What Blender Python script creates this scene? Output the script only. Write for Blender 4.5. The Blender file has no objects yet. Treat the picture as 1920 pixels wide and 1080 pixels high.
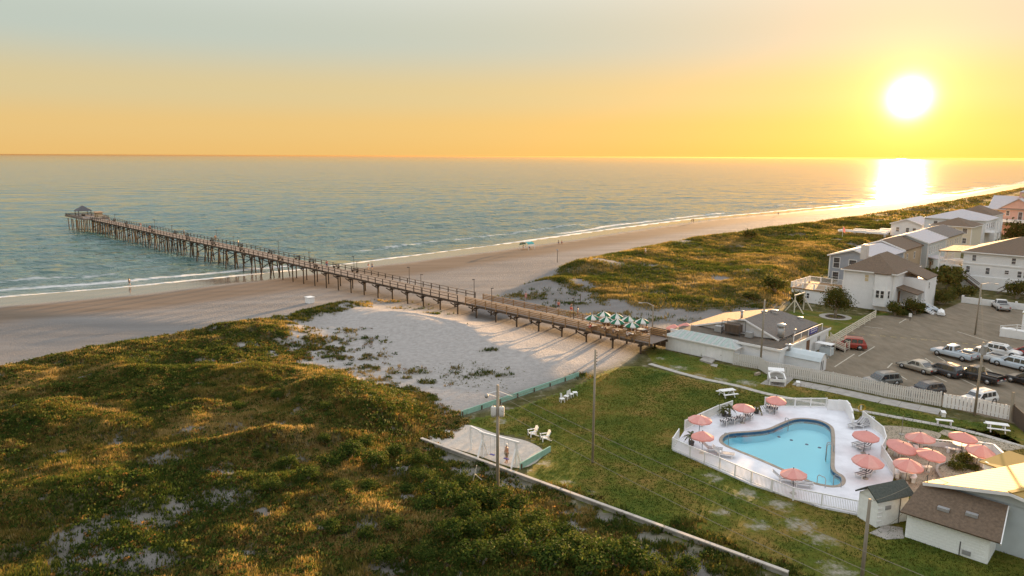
import bpy, bmesh, math, random
import numpy as np
from mathutils import Vector, Matrix
random.seed(7); RNG = np.random.default_rng(11)
R = math.radians
C = bpy.context.scene.collection
SC = bpy.context.scene

# light settings, all in one place
SKY_AIR, SKY_DUST, SKY_OZ, SKY_STR = 1.0, 1.0, 1.0, 0.1
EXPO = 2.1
SKY_NISHITA = .013
# glow of the hazy air by height above the horizon (0 = level, 1 = overhead); upper end brightened to fill shaded walls
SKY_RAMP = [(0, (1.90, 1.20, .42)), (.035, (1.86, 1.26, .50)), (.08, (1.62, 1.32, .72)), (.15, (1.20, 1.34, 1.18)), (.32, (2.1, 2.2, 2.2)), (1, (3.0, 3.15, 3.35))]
LOBES = [(.60, 1.25, (40, 34, 25)), (2.7, 1.3, (2.9, 1.0, .28)), (9.0, 1.0, (1.0, .28, -.02)), (30.0, 1.5, (.55, .20, -.12))]
SUN_E, SUN_COL = 5.0, (1, .60, .27)
HAZE_DENSITY, HAZE_G, HAZE_COL = 3e-5, .55, (.26, .16, .075)

# ---------------------------------------------------------------- camera
CAM_H, FPX = 26.0, 1332.0
PITCH = math.atan((540 - 293) / FPX); ROLL = math.atan(8 / 1920)
cam = bpy.data.cameras.new('camera'); camo = bpy.data.objects.new('camera', cam); C.objects.link(camo)
cam.sensor_width = 36; cam.lens = FPX / 1920 * 36; cam.clip_start = .5; cam.clip_end = 200000
camo.matrix_world = Matrix.Translation((0, 0, CAM_H)) @ Matrix.Rotation(R(90) - PITCH, 4, 'X') @ Matrix.Rotation(ROLL, 4, 'Z')
SC.camera = camo

def ray(px, py):
    a = (px - 960) / FPX; b = -(py - 540) / FPX
    cr, sr, cp, sp = math.cos(ROLL), math.sin(ROLL), math.cos(PITCH), math.sin(PITCH)
    a, b = a * cr - b * sr, a * sr + b * cr
    return (a, cp + b * sp, -sp + b * cp)
def G(px, py, z=0.0):
    """survey: the place on level z that the photograph shows at a pixel"""
    d = ray(px, py); t = (z - CAM_H) / d[2]
    return Vector((d[0] * t, d[1] * t, z))

# ---------------------------------------------------------------- sky, sun, exposure
SUN_DIR = Vector(ray(1705, 183)).normalized()
SUN_EL = math.asin(SUN_DIR.z); SUN_AZ = math.atan2(SUN_DIR.x, SUN_DIR.y)
W = bpy.data.worlds.new('World'); SC.world = W; W.use_nodes = True
wt = W.node_tree; wt.nodes.clear()
def wn(t, **k):
    n = wt.nodes.new(t)
    for a, b in k.items(): setattr(n, a, b)
    return n
sky = wn('ShaderNodeTexSky', sky_type='NISHITA', sun_disc=False, sun_elevation=SUN_EL, sun_rotation=SUN_AZ,
         altitude=0, air_density=SKY_AIR, dust_density=SKY_DUST, ozone_density=SKY_OZ)
tc = wn('ShaderNodeTexCoord')
dot = wn('ShaderNodeVectorMath', operation='DOT_PRODUCT'); dot.inputs[1].default_value = SUN_DIR
nrm = wn('ShaderNodeVectorMath', operation='NORMALIZE')
wt.links.new(tc.outputs['Generated'], nrm.inputs[0]); wt.links.new(nrm.outputs[0], dot.inputs[0])
acos = wn('ShaderNodeMath', operation='ARCCOSINE', use_clamp=False)
clampd = wn('ShaderNodeClamp'); wt.links.new(dot.outputs['Value'], clampd.inputs[0]); wt.links.new(clampd.outputs[0], acos.inputs[0])
def lobe(width_deg, power, col):
    m = wn('ShaderNodeMath', operation='DIVIDE'); wt.links.new(acos.outputs[0], m.inputs[0]); m.inputs[1].default_value = R(width_deg)
    p = wn('ShaderNodeMath', operation='POWER'); wt.links.new(m.outputs[0], p.inputs[0]); p.inputs[1].default_value = power
    q = wn('ShaderNodeMath', operation='MULTIPLY'); wt.links.new(p.outputs[0], q.inputs[0]); q.inputs[1].default_value = -1
    e = wn('ShaderNodeMath', operation='EXPONENT'); wt.links.new(q.outputs[0], e.inputs[0])
    v = wn('ShaderNodeVectorMath', operation='SCALE'); v.inputs[0].default_value = col; wt.links.new(e.outputs[0], v.inputs['Scale'])
    return v.outputs[0]
def vadd(a, b):
    n = wn('ShaderNodeVectorMath', operation='ADD'); wt.links.new(a, n.inputs[0]); wt.links.new(b, n.inputs[1]); return n.outputs[0]
ns = wn('ShaderNodeVectorMath', operation='SCALE'); ns.inputs['Scale'].default_value = SKY_NISHITA; wt.links.new(sky.outputs[0], ns.inputs[0])
sepz = wn('ShaderNodeSeparateXYZ'); wt.links.new(nrm.outputs[0], sepz.inputs[0])
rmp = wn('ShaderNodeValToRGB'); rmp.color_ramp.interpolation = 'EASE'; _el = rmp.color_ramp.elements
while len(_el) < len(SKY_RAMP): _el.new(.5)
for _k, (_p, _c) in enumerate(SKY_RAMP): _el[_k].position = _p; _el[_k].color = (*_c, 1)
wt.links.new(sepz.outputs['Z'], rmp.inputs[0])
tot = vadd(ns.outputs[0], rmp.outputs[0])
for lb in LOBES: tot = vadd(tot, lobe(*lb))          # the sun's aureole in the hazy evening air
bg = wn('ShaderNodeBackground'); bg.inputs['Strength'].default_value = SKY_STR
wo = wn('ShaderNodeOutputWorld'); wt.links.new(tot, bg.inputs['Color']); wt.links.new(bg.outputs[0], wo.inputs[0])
W.cycles.sampling_method = 'MANUAL'; W.cycles.sample_map_resolution = 1024
sl = bpy.data.lights.new('sun', 'SUN'); so = bpy.data.objects.new('sun', sl); C.objects.link(so)
sl.energy = SUN_E; sl.angle = R(.6); sl.color = SUN_COL
so.rotation_euler = (-SUN_DIR).to_track_quat('-Z', 'Y').to_euler()
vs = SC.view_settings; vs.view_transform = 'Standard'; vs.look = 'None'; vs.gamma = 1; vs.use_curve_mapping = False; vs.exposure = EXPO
SC.cycles.use_denoising = True; SC.cycles.max_bounces = 6; SC.cycles.diffuse_bounces = 3; SC.cycles.glossy_bounces = 3
SC.cycles.transmission_bounces = 4; SC.cycles.transparent_max_bounces = 6; SC.cycles.volume_bounces = 0
SC.cycles.sample_clamp_indirect = 6; SC.cycles.caustics_reflective = False; SC.cycles.caustics_refractive = False
# ---------------------------------------------------------------- mesh helpers
def tag(o, label=None, cat=None, group=None, kind=None):
    if label: o['label'] = label
    if cat: o['category'] = cat
    if group: o['group'] = group
    if kind: o['kind'] = kind
    return o
def thing(name, label, cat, loc=(0, 0, 0), rz=0.0, group=None):
    o = bpy.data.objects.new(name, None); C.objects.link(o); o.empty_display_size = .2
    o.location = loc; o.rotation_euler = (0, 0, rz)
    return tag(o, label, cat, group)
def kids(o): return list(o.children)
def dup(root, loc=None, rz=None, label=None, parent=None):
    c = root.copy(); C.objects.link(c); c.parent = parent
    if loc is not None: c.location = loc
    if rz is not None: c.rotation_euler = (c.rotation_euler[0], c.rotation_euler[1], rz)
    if label: c['label'] = label
    for ch in kids(root): dup(ch, parent=c)
    return c
class MB:
    """collects simple solids into ONE mesh object"""
    def __init__(s): s.v = []; s.f = []; s.mi = []; s.sm = []
    def add(s, vs, fs, mi=0, sm=False):
        n = len(s.v); s.v += [tuple(v) for v in vs]
        for f in fs: s.f.append(tuple(i + n for i in f)); s.mi.append(mi); s.sm.append(sm)
        return s
    def box(s, c, size, rz=0.0, mi=0, top=None):
        """top = (sx, sy) scale of the upper face"""
        hx, hy, hz = size[0] / 2, size[1] / 2, size[2] / 2; tx, ty = top or (1, 1)
        ca, sa = math.cos(rz), math.sin(rz); vs = []
        for z, kx, ky in ((-hz, 1, 1), (hz, tx, ty)):
            for x, y in ((-hx, -hy), (hx, -hy), (hx, hy), (-hx, hy)):
                x *= kx; y *= ky; vs.append((c[0] + x * ca - y * sa, c[1] + x * sa + y * ca, c[2] + z))
        return s.add(vs, [(3, 2, 1, 0), (4, 5, 6, 7), (0, 1, 5, 4), (1, 2, 6, 5), (2, 3, 7, 6), (3, 0, 4, 7)], mi)
    def bar(s, a, b, w, h=None, mi=0, up=(0, 0, 1)):
        """rectangular beam from a to b, w across, h high"""
        h = h or w; a = Vector(a); b = Vector(b); d = (b - a)
        if d.length < 1e-6: return s
        d.normalize(); u = Vector(up)
        if abs(d.dot(u)) > .98: u = Vector((1, 0, 0))
        sx = d.cross(u).normalized() * w / 2; uz = sx.cross(d).normalized() * h / 2
        vs = [a - sx - uz, a + sx - uz, a + sx + uz, a - sx + uz, b - sx - uz, b + sx - uz, b + sx + uz, b - sx + uz]
        return s.add(vs, [(0, 1, 2, 3), (7, 6, 5, 4), (0, 4, 5, 1), (1, 5, 6, 2), (2, 6, 7, 3), (3, 7, 4, 0)], mi)
    def cyl(s, a, b, r0, r1=None, n=8, mi=0, caps=True):
        r1 = r0 if r1 is None else r1; a = Vector(a); b = Vector(b); d = (b - a).normalized()
        u = Vector((0, 0, 1)) if abs(d.z) < .9 else Vector((1, 0, 0))
        x = d.cross(u).normalized(); y = d.cross(x)
        vs = []
        for p, r in ((a, r0), (b, r1)):
            for i in range(n):
                t = 2 * math.pi * i / n; vs.append(p + x * math.cos(t) * r + y * math.sin(t) * r)
        fs = [(i, i + n, (i + 1) % n + n, (i + 1) % n) for i in range(n)]
        if caps: fs += [tuple(range(n)), tuple(range(2 * n - 1, n - 1, -1))]
        return s.add(vs, fs, mi, n > 6)
    def tube(s, pts, r, n=6, mi=0):
        for a, b in zip(pts[:-1], pts[1:]): s.cyl(a, b, r, r, n, mi)
        return s
    def prism(s, poly, z0, z1, mi=0):
        n = len(poly); vs = [(p[0], p[1], z0) for p in poly] + [(p[0], p[1], z1) for p in poly]
        fs = [tuple(range(n - 1, -1, -1)), tuple(range(n, 2 * n))] + [(i, (i + 1) % n, (i + 1) % n + n, i + n) for i in range(n)]
        return s.add(vs, fs, mi)
    def lathe(s, prof, n=12, c=(0, 0, 0), mi=0, sm=True):
        vs = []; m = len(prof)
        for i in range(n):
            t = 2 * math.pi * i / n
            for r, z in prof: vs.append((c[0] + r * math.cos(t), c[1] + r * math.sin(t), c[2] + z))
        fs = [(i * m + k, ((i + 1) % n) * m + k, ((i + 1) % n) * m + k + 1, i * m + k + 1) for i in range(n) for k in range(m - 1)]
        return s.add(vs, fs, mi, sm)
    def slab(s, quad, t):
        """thick sheet: quad (3 or 4 points, counter-clockwise from above) lowered by t"""
        q = [Vector(p) for p in quad]; n = len(q); nn = (q[1] - q[0]).cross(q[2] - q[0]).normalized()
        vs = q + [p - nn * t for p in q]
        fs = [tuple(range(n)), tuple(range(2 * n - 1, n - 1, -1))] + [(i, i + n, (i + 1) % n + n, (i + 1) % n) for i in range(n)]
        return s.add(vs, fs)
    def build(s, name, mats, parent=None, loc=None, rz=None, kind=None):
        me = bpy.data.meshes.new(name); me.from_pydata(s.v, [], s.f)
        for m in (mats if isinstance(mats, (list, tuple)) else [mats]): me.materials.append(m)
        me.polygons.foreach_set('material_index', s.mi); me.polygons.foreach_set('use_smooth', s.sm)
        bm = bmesh.new(); bm.from_mesh(me); bmesh.ops.recalc_face_normals(bm, faces=bm.faces); bm.to_mesh(me); bm.free()
        o = bpy.data.objects.new(name, me); C.objects.link(o); o.parent = parent
        if loc is not None: o.location = loc
        if rz is not None: o.rotation_euler = (0, 0, rz)
        if kind: o['kind'] = kind
        return o
def share(src, name, parent, loc=(0, 0, 0), rz=0.0, rot=None):
    o = bpy.data.objects.new(name, src.data); C.objects.link(o); o.parent = parent; o.location = loc
    o.rotation_euler = rot or (0, 0, rz); return o

# ---------------------------------------------------------------- materials
def mat(name, col, rough=.7, var=.15, scale=3.0, bump=.0, bscale=40.0, metal=0.0, col2=None, spec=.4, stretch=(1, 1, 1), obj=True, detail=6):
    m = bpy.data.materials.new(name); m.use_nodes = True; t = m.node_tree; b = t.nodes['Principled BSDF']
    L = t.links.new; co = t.nodes.new('ShaderNodeTexCoord'); mp = t.nodes.new('ShaderNodeMapping'); mp.inputs['Scale'].default_value = stretch
    L(co.outputs['Object'], mp.inputs[0])
    n = t.nodes.new('ShaderNodeTexNoise'); n.inputs['Scale'].default_value = scale; n.inputs['Detail'].default_value = detail
    n.inputs['Roughness'].default_value = .65; L(mp.outputs[0], n.inputs['Vector'])
    rp = t.nodes.new('ShaderNodeValToRGB'); rp.color_ramp.elements[0].position = .3; rp.color_ramp.elements[1].position = .72
    c2 = col2 or tuple(min(1, c * (1 + var)) for c in col); c1 = col if col2 else tuple(c * (1 - var) for c in col)
    rp.color_ramp.elements[0].color = (*c1, 1); rp.color_ramp.elements[1].color = (*c2, 1)
    L(n.outputs[0], rp.inputs[0]); L(rp.outputs[0], b.inputs['Base Color'])
    b.inputs['Roughness'].default_value = rough; b.inputs['Metallic'].default_value = metal; b.inputs['Specular IOR Level'].default_value = spec
    if bump:
        n2 = t.nodes.new('ShaderNodeTexNoise'); n2.inputs['Scale'].default_value = bscale; n2.inputs['Detail'].default_value = 3; L(mp.outputs[0], n2.inputs['Vector'])
        bp = t.nodes.new('ShaderNodeBump'); bp.inputs['Strength'].default_value = bump; bp.inputs['Distance'].default_value = .05
        L(n2.outputs[0], bp.inputs['Height']); L(bp.outputs[0], b.inputs['Normal'])
    return m

# ---------------------------------------------------------------- numeric noise and outlines
def _h(ix, iy, seed):
    n = (ix * 374761393 + iy * 668265263 + seed * 974711) & 0xffffffff
    n = ((n ^ (n >> 13)) * 1274126177) & 0xffffffff
    return ((n ^ (n >> 16)) & 0xffff) / 65535.0
def vnoise(x, y, s=1.0, seed=0):
    x = np.asarray(x, float) * s + 1000.3; y = np.asarray(y, float) * s + 1000.7
    ix = np.floor(x).astype(np.int64); iy = np.floor(y).astype(np.int64); fx = x - ix; fy = y - iy
    fx = fx * fx * (3 - 2 * fx); fy = fy * fy * (3 - 2 * fy)
    a = _h(ix, iy, seed) * (1 - fx) + _h(ix + 1, iy, seed) * fx; b = _h(ix, iy + 1, seed) * (1 - fx) + _h(ix + 1, iy + 1, seed) * fx
    return a * (1 - fy) + b * fy
def fbm(x, y, s=1.0, seed=0, o=4):
    t = 0; a = .5; w = 0
    for k in range(o): t = t + a * vnoise(x, y, s, seed + 17 * k); w += a; a *= .5; s *= 2.07
    return t / w
def sstep(a, b, x): t = np.clip((x - a) / (b - a), 0, 1); return t * t * (3 - 2 * t)
def seg_dist(x, y, pts, closed=False):
    d = np.full(np.shape(x), 1e9); n = len(pts)
    for i in range(n if closed else n - 1):
        ax, ay = pts[i][:2]; bx, by = pts[(i + 1) % n][:2]; dx, dy = bx - ax, by - ay
        t = np.clip(((x - ax) * dx + (y - ay) * dy) / (dx * dx + dy * dy + 1e-9), 0, 1)
        d = np.minimum(d, np.hypot(x - ax - t * dx, y - ay - t * dy))
    return d
def inside(x, y, pts):
    r = np.zeros(np.shape(x), bool); n = len(pts)
    for i in range(n):
        ax, ay = pts[i][:2]; bx, by = pts[(i + 1) % n][:2]
        c = ((ay > y) != (by > y)) & (x < (bx - ax) * (y - ay) / ((by - ay) if by != ay else 1e-9) + ax); r ^= c
    return r
def sdist(x, y, pts):
    """signed distance to an outline, positive inside"""
    d = seg_dist(x, y, pts, True); return np.where(inside(x, y, pts), d, -d)

# ---------------------------------------------------------------- lie of the land
SEA = -2.0
SHORE = [G(*p, z=SEA) for p in ((-420, 610), (0, 557), (250, 537), (400, 522), (560, 506), (690, 490), (850, 469), (1000, 450), (1150, 429), (1300, 410), (1500, 392), (1620, 381), (1700, 372), (1800, 359), (1920, 342))]
_e = (SHORE[-1] - SHORE[-3]).normalized(); SHORE.append(SHORE[-1] + _e * 9000)
_b = (SHORE[0] - SHORE[2]).normalized(); SHORE.insert(0, SHORE[0] + _b * 400)
SHORE2 = [(p.x, p.y) for p in SHORE]
SEAPOLY = SHORE2 + [(SHORE2[-1][0], 40000), (-40000, 40000), (-40000, SHORE2[0][1])]
def inland(x, y):
    d = seg_dist(x, y, SHORE2); return np.where(inside(x, y, SEAPOLY), -d, d)
def P(*px, z=0.0): return [tuple(G(a, b, z)[:2]) for a, b in px]
# built-up ground (level): motel lawn, parking, houses
BUILT = P((785, 830), (865, 778), (1085, 703), (1150, 690), (1205, 650), (1236, 640), (1300, 628), (1380, 608), (1470, 570), (1500, 520), (1560, 505), (1660, 462), (1715, 430), (1740, 402), (1830, 383), (1925, 362)) \
    + [(2000, 1500), (3000, 200), (400, -40), (30, 28), (17, 39)]
VEG_A = P((-500, 800), (-200, 735), (0, 692), (120, 668), (260, 640), (430, 612), (520, 598), (565, 585), (640, 572), (672, 572), (640, 592), (560, 612), (590, 640), (545, 660), (535, 690), (640, 702), (700, 730), (760, 745), (800, 770), (835, 800), (790, 826), (930, 880), (1150, 960), (1330, 1025), (1500, 1090), (1600, 1200), (900, 1500), (-500, 1500))
VEG_B = P((1010, 535), (1055, 497), (1095, 487), (1180, 466), (1290, 448), (1400, 434), (1520, 419), (1640, 402), (1740, 384), (1830, 369), (1925, 351)) \
    + [(900, 900), (2200, 2100), (2400, 2000)] + P((1925, 372), (1830, 392), (1745, 410), (1715, 436), (1660, 468), (1560, 510), (1490, 540), (1470, 572), (1400, 592), (1330, 592), (1240, 588), (1170, 580), (1100, 560), (1040, 553))
SANDHILL = P((560, 612), (640, 575), (720, 562), (850, 588), (1000, 622), (1080, 655), (1000, 690), (900, 720), (820, 740), (700, 725), (600, 690), (545, 660), z=1.2)
def bumpg(x, y, px, sx, sy, h, ang=0.0, z=1.0):
    c = G(*px, z=z); ca, sa = math.cos(ang), math.sin(ang); dx, dy = x - c.x, y - c.y
    a = (dx * ca + dy * sa) / sx; b = (-dx * sa + dy * ca) / sy; return h * np.exp(-(a * a + b * b))
def height(x, y):
    x = np.asarray(x, float); y = np.asarray(y, float)
    d = inland(x, y)
    z = np.interp(d, [-200, -40, -10, 0, 12, 30, 55, 80, 200], [-9, -4.2, -2.55, SEA, -1.86, -1.35, -.75, -.25, 0])
    z = z + .10 * (fbm(x, y, .06, 5) - .5) * sstep(10, 40, d)
    bi = sdist(x, y, BUILT); flat = sstep(-7, 0, bi)
    da = sdist(x, y, VEG_A) ; db = sdist(x, y, VEG_B)
    va = sstep(-5, 7, da); vb = sstep(-6, 9, db)
    rid = 1 - np.abs(2 * fbm(x * .8 + y * .35, y - x * .3, .10, 3, 4) - 1)
    dune = .35 + .8 * (rid - .55) * 1.6 + 1.0 * (fbm(x, y, .16, 9, 4) - .5) + .75 * (fbm(x, y, .5, 19, 3) - .5)
    za = (dune + .3 * np.exp(-((da - 7) / 6) ** 2) + .4 + .032 * np.clip(da - 4, 0, 45)) * (1 - .75 * sstep(-15, -2, bi))
    for px, sx, sy, h, an in (((700, 770), 8, 5, 1.9, -.7), ((520, 838), 7, 1.5, 1.2, .35), ((560, 715), 10, 4, .9, .1), ((330, 705), 9, 3, .8, .15),
                              ((80, 800), 6, 3, .6, .3), ((200, 940), 6, 2.5, .8, .3), ((760, 850), 6, 3, .7, -.5)):
        za = za + bumpg(x, y, px, sx, sy, h, an)
    zb = dune * .5 + 1.0 * np.exp(-((db - 8) / 9) ** 2) * sstep(.35, .6, fbm(x, y, .03, 77, 3)) + .35
    z = z * (1 - va) + np.maximum(z, za) * va
    z = z * (1 - vb) + np.maximum(z, zb) * vb
    for px, sx, sy, h, an in (((760, 590), 16, 5.5, 1.5, -.72), ((640, 610), 11, 6, .8, .1), ((960, 655), 12, 5, .55, -.75), ((1030, 530), 9, 6, 1.6, .75), ((1090, 500), 8, 6, 1.2, .8)):
        z = z + bumpg(x, y, px, sx, sy, h, an, 1.2)
    z = z + (.12 * (fbm(x, y, .35, 29, 3) - .5) + .55 * (fbm(x, y, .09, 37, 3) - .5)) * sstep(30, 70, d)
    return z * (1 - flat)
def hit(px, py, it=10):
    """where the photograph's pixel meets the land"""
    z = 0.0
    for k in range(it):
        g = G(px, py, z); z = .5 * z + .5 * float(height(np.array([g.x]), np.array([g.y]))[0])
    return G(px, py, z)
def hz(x, y): return float(height(np.array([x]), np.array([y]))[0])
def hzs(pts):
    a = np.array(pts); return height(a[:, 0], a[:, 1])
BLOWN = [(hit(*p), r, e) for p, r, e in (((360, 803), 1.3, 1.6), ((220, 832), 1.1, 1.6), ((305, 855), 1.3, 1.5), ((270, 975), 1.6, 1.8), ((130, 1005), 1.6, 1.5), ((180, 1045), 2.2, 1.8), ((285, 1050), 1.3, 1.6), ((420, 930), 1.8, 1.6), ((330, 950), 1.1, 1.4), ((430, 885), 1.4, 1.8),
    ((500, 960), 1.1, 1.2), ((690, 985), 1.0, 1.0), ((745, 880), 1.0, .8), ((800, 880), .9, .9), ((760, 930), 1.0, 1.0), ((620, 925), .9, 1), ((600, 990), .9, 1), ((720, 1070), 1.0, 1.5), ((460, 1040), .9, 1.2), ((60, 880), 1.0, 2), ((110, 850), .9, 2), ((1030, 995), 1.4, 1.2), ((1210, 1040), 1.6, 1.2), ((555, 860), .8, 1.4), ((440, 800), .9, 1.4), ((30, 760), .8, 2), ((680, 712), 1.5, 1.6))]
TUFTS = [(hit(*p), r, e) for p, r, e in (((700, 566), 1.2, 2.2), ((770, 578), 1.1, 2.2), ((820, 588), 1.0, 1.8), ((650, 640), 1.6, 1.7), ((600, 655), 1.6, 2), ((620, 620), 1.2, 2.4), ((660, 668), 1.6, 1.5), ((590, 690), 1.4, 1.6), ((730, 700), 1.6, 2.0), ((760, 712), 1.6, 1.8), ((700, 690), 1.2, 1.5), ((805, 718), 1.0, 1.6), ((868, 690), .8, 1.4), ((905, 700), 1.1, 1.6), ((940, 705), .7, 1.4),
    ((920, 656), .7, 1.3), ((1090, 706), .8, 1.6), ((985, 552), 1.6, 1.6), ((1010, 558), 1.4, 1.4), ((1080, 568), 1.6, 1.6), ((1030, 575), 1.0, 1.2), ((1130, 590), 1.6, 2.4), ((1190, 600), 1.6, 2.2), ((1250, 600), 1.8, 2.4), ((1160, 585), 1.2, 1.8), ((520, 612), 1.4, 2), ((470, 622), 1.2, 2), ((350, 640), 1.0, 2.4), ((280, 648), 1.0, 2.4), ((140, 665), 1.0, 2.4))]
def veg_density(x, y):
    da = sdist(x, y, VEG_A); db = sdist(x, y, VEG_B)
    n = fbm(x, y, .12, 41, 4) - .5; n2 = fbm(x, y, .35, 43, 3) - .5
    a = sstep(-.8, 2.0, da + 13 * n + 6 * n2) * sstep(.27, .40, fbm(x, y, .40, 47, 4) + .12 * sstep(0, 14, da))
    b = sstep(-.8, 3, db + (12 * n + 4 * n2) * np.clip(160 / np.maximum(y, 1), 0, 1)) * sstep(.26, .44, fbm(x, y, .13, 53, 4) + .10 * sstep(0, 16, db))
    cb = sstep(0, .35, .0 + vnoise(x, y, .2, 61) - .93) * (sdist(x, y, BUILT) < -2) * (inland(x, y) > 45) * (y < 135) * (x < 35)
    for c, r, e in BLOWN: a = a * (1 - .85 * np.exp(-(((x - c.x) / (r * e * .85)) ** 2 + ((y - c.y) / (r * .85)) ** 2) * (.6 + .9 * vnoise(x, y, 1.1, 63))))
    for c, r, e in TUFTS: cb = np.maximum(cb, np.exp(-(((x - c.x) / (1.3 * r * e)) ** 2 + ((y - c.y) / r) ** 2)) * sstep(.35, .6, vnoise(x, y, .9, 65)))
    return np.clip(np.maximum(np.maximum(a, b), cb * .8), 0, 1)
def axis(a0, a1, f0, f1, step, g):
    c = list(np.arange(f0, f1 + 1e-6, step)); s = step; p = f1
    while p < a1: s *= g; p += s; c.append(min(p, a1))
    s = step; p = f0; lo = []
    while p > a0: s *= g; p -= s; lo.append(max(p, a0))
    return np.array(lo[::-1] + c)
def sheet(name, xs, ys, zf, keep=None):
    X, Y = np.meshgrid(xs, ys); Z = zf(X, Y); nx, ny = len(xs), len(ys)
    co = np.stack([X, Y, Z], -1).reshape(-1, 3); i = np.arange((nx - 1) * (ny - 1)); r, c = i // (nx - 1), i % (nx - 1)
    q = np.stack([r * nx + c, r * nx + c + 1, (r + 1) * nx + c + 1, (r + 1) * nx + c], -1)
    if keep is not None:
        k = keep(co[:, 0], co[:, 1]); q = q[k[q].any(1)]
    me = bpy.data.meshes.new(name); me.vertices.add(len(co)); me.vertices.foreach_set('co', co.ravel())
    me.loops.add(q.size); me.loops.foreach_set('vertex_index', q.ravel()); me.polygons.add(len(q))
    me.polygons.foreach_set('loop_start', np.arange(0, q.size, 4)); me.polygons.foreach_set('use_smooth', np.ones(len(q), bool)); me.update(calc_edges=True); me.validate()
    o = bpy.data.objects.new(name, me); C.objects.link(o); o['kind'] = 'structure'; return o, co
def attr(o, name, vals):
    a = o.data.attributes.new(name, 'FLOAT', 'POINT'); a.data.foreach_set('value', np.asarray(vals, np.float32))
ground, gco = sheet('ground', axis(-5000, 9000, -45, 62, .4, 1.04), axis(-600, 9500, 34, 92, .4, 1.03), height)
gx, gy = gco[:, 0], gco[:, 1]; gd = inland(gx, gy)
attr(ground, 'veg', veg_density(gx, gy))
wob = 6 * (fbm(gx, gy, .03, 71) - .5)
attr(ground, 'moist', sstep(0, 6, gd) * 0 + 1 - sstep(25 + wob, 34 + wob, gd)); attr(ground, 'gloss', 1 - sstep(9 + wob, 13 + wob * 1.5, gd))
attr(ground, 'yard', sstep(-1.5, 1.5, sdist(gx, gy, BUILT) + 2 * (fbm(gx, gy, .3, 5) - .5)))
attr(ground, 'hill', np.maximum(sstep(-14, 5, sdist(gx, gy, SANDHILL) + 8 * (fbm(gx, gy, .15, 33) - .5)), .0))

def ground_material():
    m = bpy.data.materials.new('sand'); m.use_nodes = True; t = m.node_tree; b = t.nodes['Principled BSDF']; L = t.links.new
    N = t.nodes.new
    def at(n): a = N('ShaderNodeAttribute'); a.attribute_name = n; return a.outputs['Fac']
    def noise(s, d=5, st=None, rough=.6):
        n = N('ShaderNodeTexNoise'); n.inputs['Scale'].default_value = s; n.inputs['Detail'].default_value = d; n.inputs['Roughness'].default_value = rough
        g = N('ShaderNodeNewGeometry')
        if st:
            mp = N('ShaderNodeMapping'); mp.inputs['Rotation'].default_value = (0, 0, st[0]); mp.inputs['Scale'].default_value = st[1]; L(g.outputs['Position'], mp.inputs[0]); L(mp.outputs[0], n.inputs['Vector'])
        else: L(g.outputs['Position'], n.inputs['Vector'])
        return n.outputs[0]
    def ramp(f, *st):
        r = N('ShaderNodeValToRGB'); e = r.color_ramp.elements
        while len(e) < len(st): e.new(.5)
        for k, (p, c) in enumerate(st): e[k].position = p; e[k].color = (*c, 1)
        L(f, r.inputs[0]); return r.outputs[0]
    def mix(f, a, bb):
        x = N('ShaderNodeMix'); x.data_type = 'RGBA'; L(f, x.inputs[0])
        for s, v in ((x.inputs[6], a), (x.inputs[7], bb)):
            if isinstance(v, tuple): s.default_value = (*v, 1)
            else: L(v, s)
        return x.outputs[2]
    st = (-R(46), (1, .12, 1))
    beach = ramp(noise(.22, 6, (-R(46), (.12, 1, 1))), (.3, (.165, .155, .148)), (.55, (.21, .197, .188)), (.75, (.255, .24, .228)))
    dry = ramp(noise(1.6, 8), (.3, (.30, .28, .265)), (.7, (.41, .38, .36)))
    hill = mix(at('hill'), beach, dry)
    dune = mix(at('veg'), hill, ramp(noise(.9, 6), (.35, (.050, .043, .020)), (.62, (.11, .095, .05)), (.8, (.20, .18, .12))))
    moist = mix(at('moist'), dune, ramp(noise(.3, 5, (-R(46), (.15, 1, 1))), (.3, (.14, .108, .082)), (.7, (.19, .148, .115))))
    yard = mix(at('yard'), moist, ramp(noise(.7, 7), (.38, (.055, .055, .018)), (.56, (.11, .10, .045)), (.74, (.30, .27, .21))))
    L(yard, b.inputs['Base Color'])
    rr = N('ShaderNodeMapRange'); rr.inputs['To Min'].default_value = .85; rr.inputs['To Max'].default_value = .12; L(at('gloss'), rr.inputs['Value']); L(rr.outputs[0], b.inputs['Roughness'])
    sp = N('ShaderNodeMapRange'); sp.inputs['To Min'].default_value = .02; sp.inputs['To Max'].default_value = .6; L(at('gloss'), sp.inputs['Value']); L(sp.outputs[0], b.inputs['Specular IOR Level'])
    bn = noise(2.6, 5, None, .7); bp = N('ShaderNodeBump'); bp.inputs['Distance'].default_value = .25
    dr = N('ShaderNodeMapRange'); dr.inputs['To Min'].default_value = .9; dr.inputs['To Max'].default_value = .0; L(at('moist'), dr.inputs['Value']); L(dr.outputs[0], bp.inputs['Strength'])
    L(bn, bp.inputs['Height']); L(bp.outputs[0], b.inputs['Normal']); return m
ground.data.materials.append(ground_material())

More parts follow.
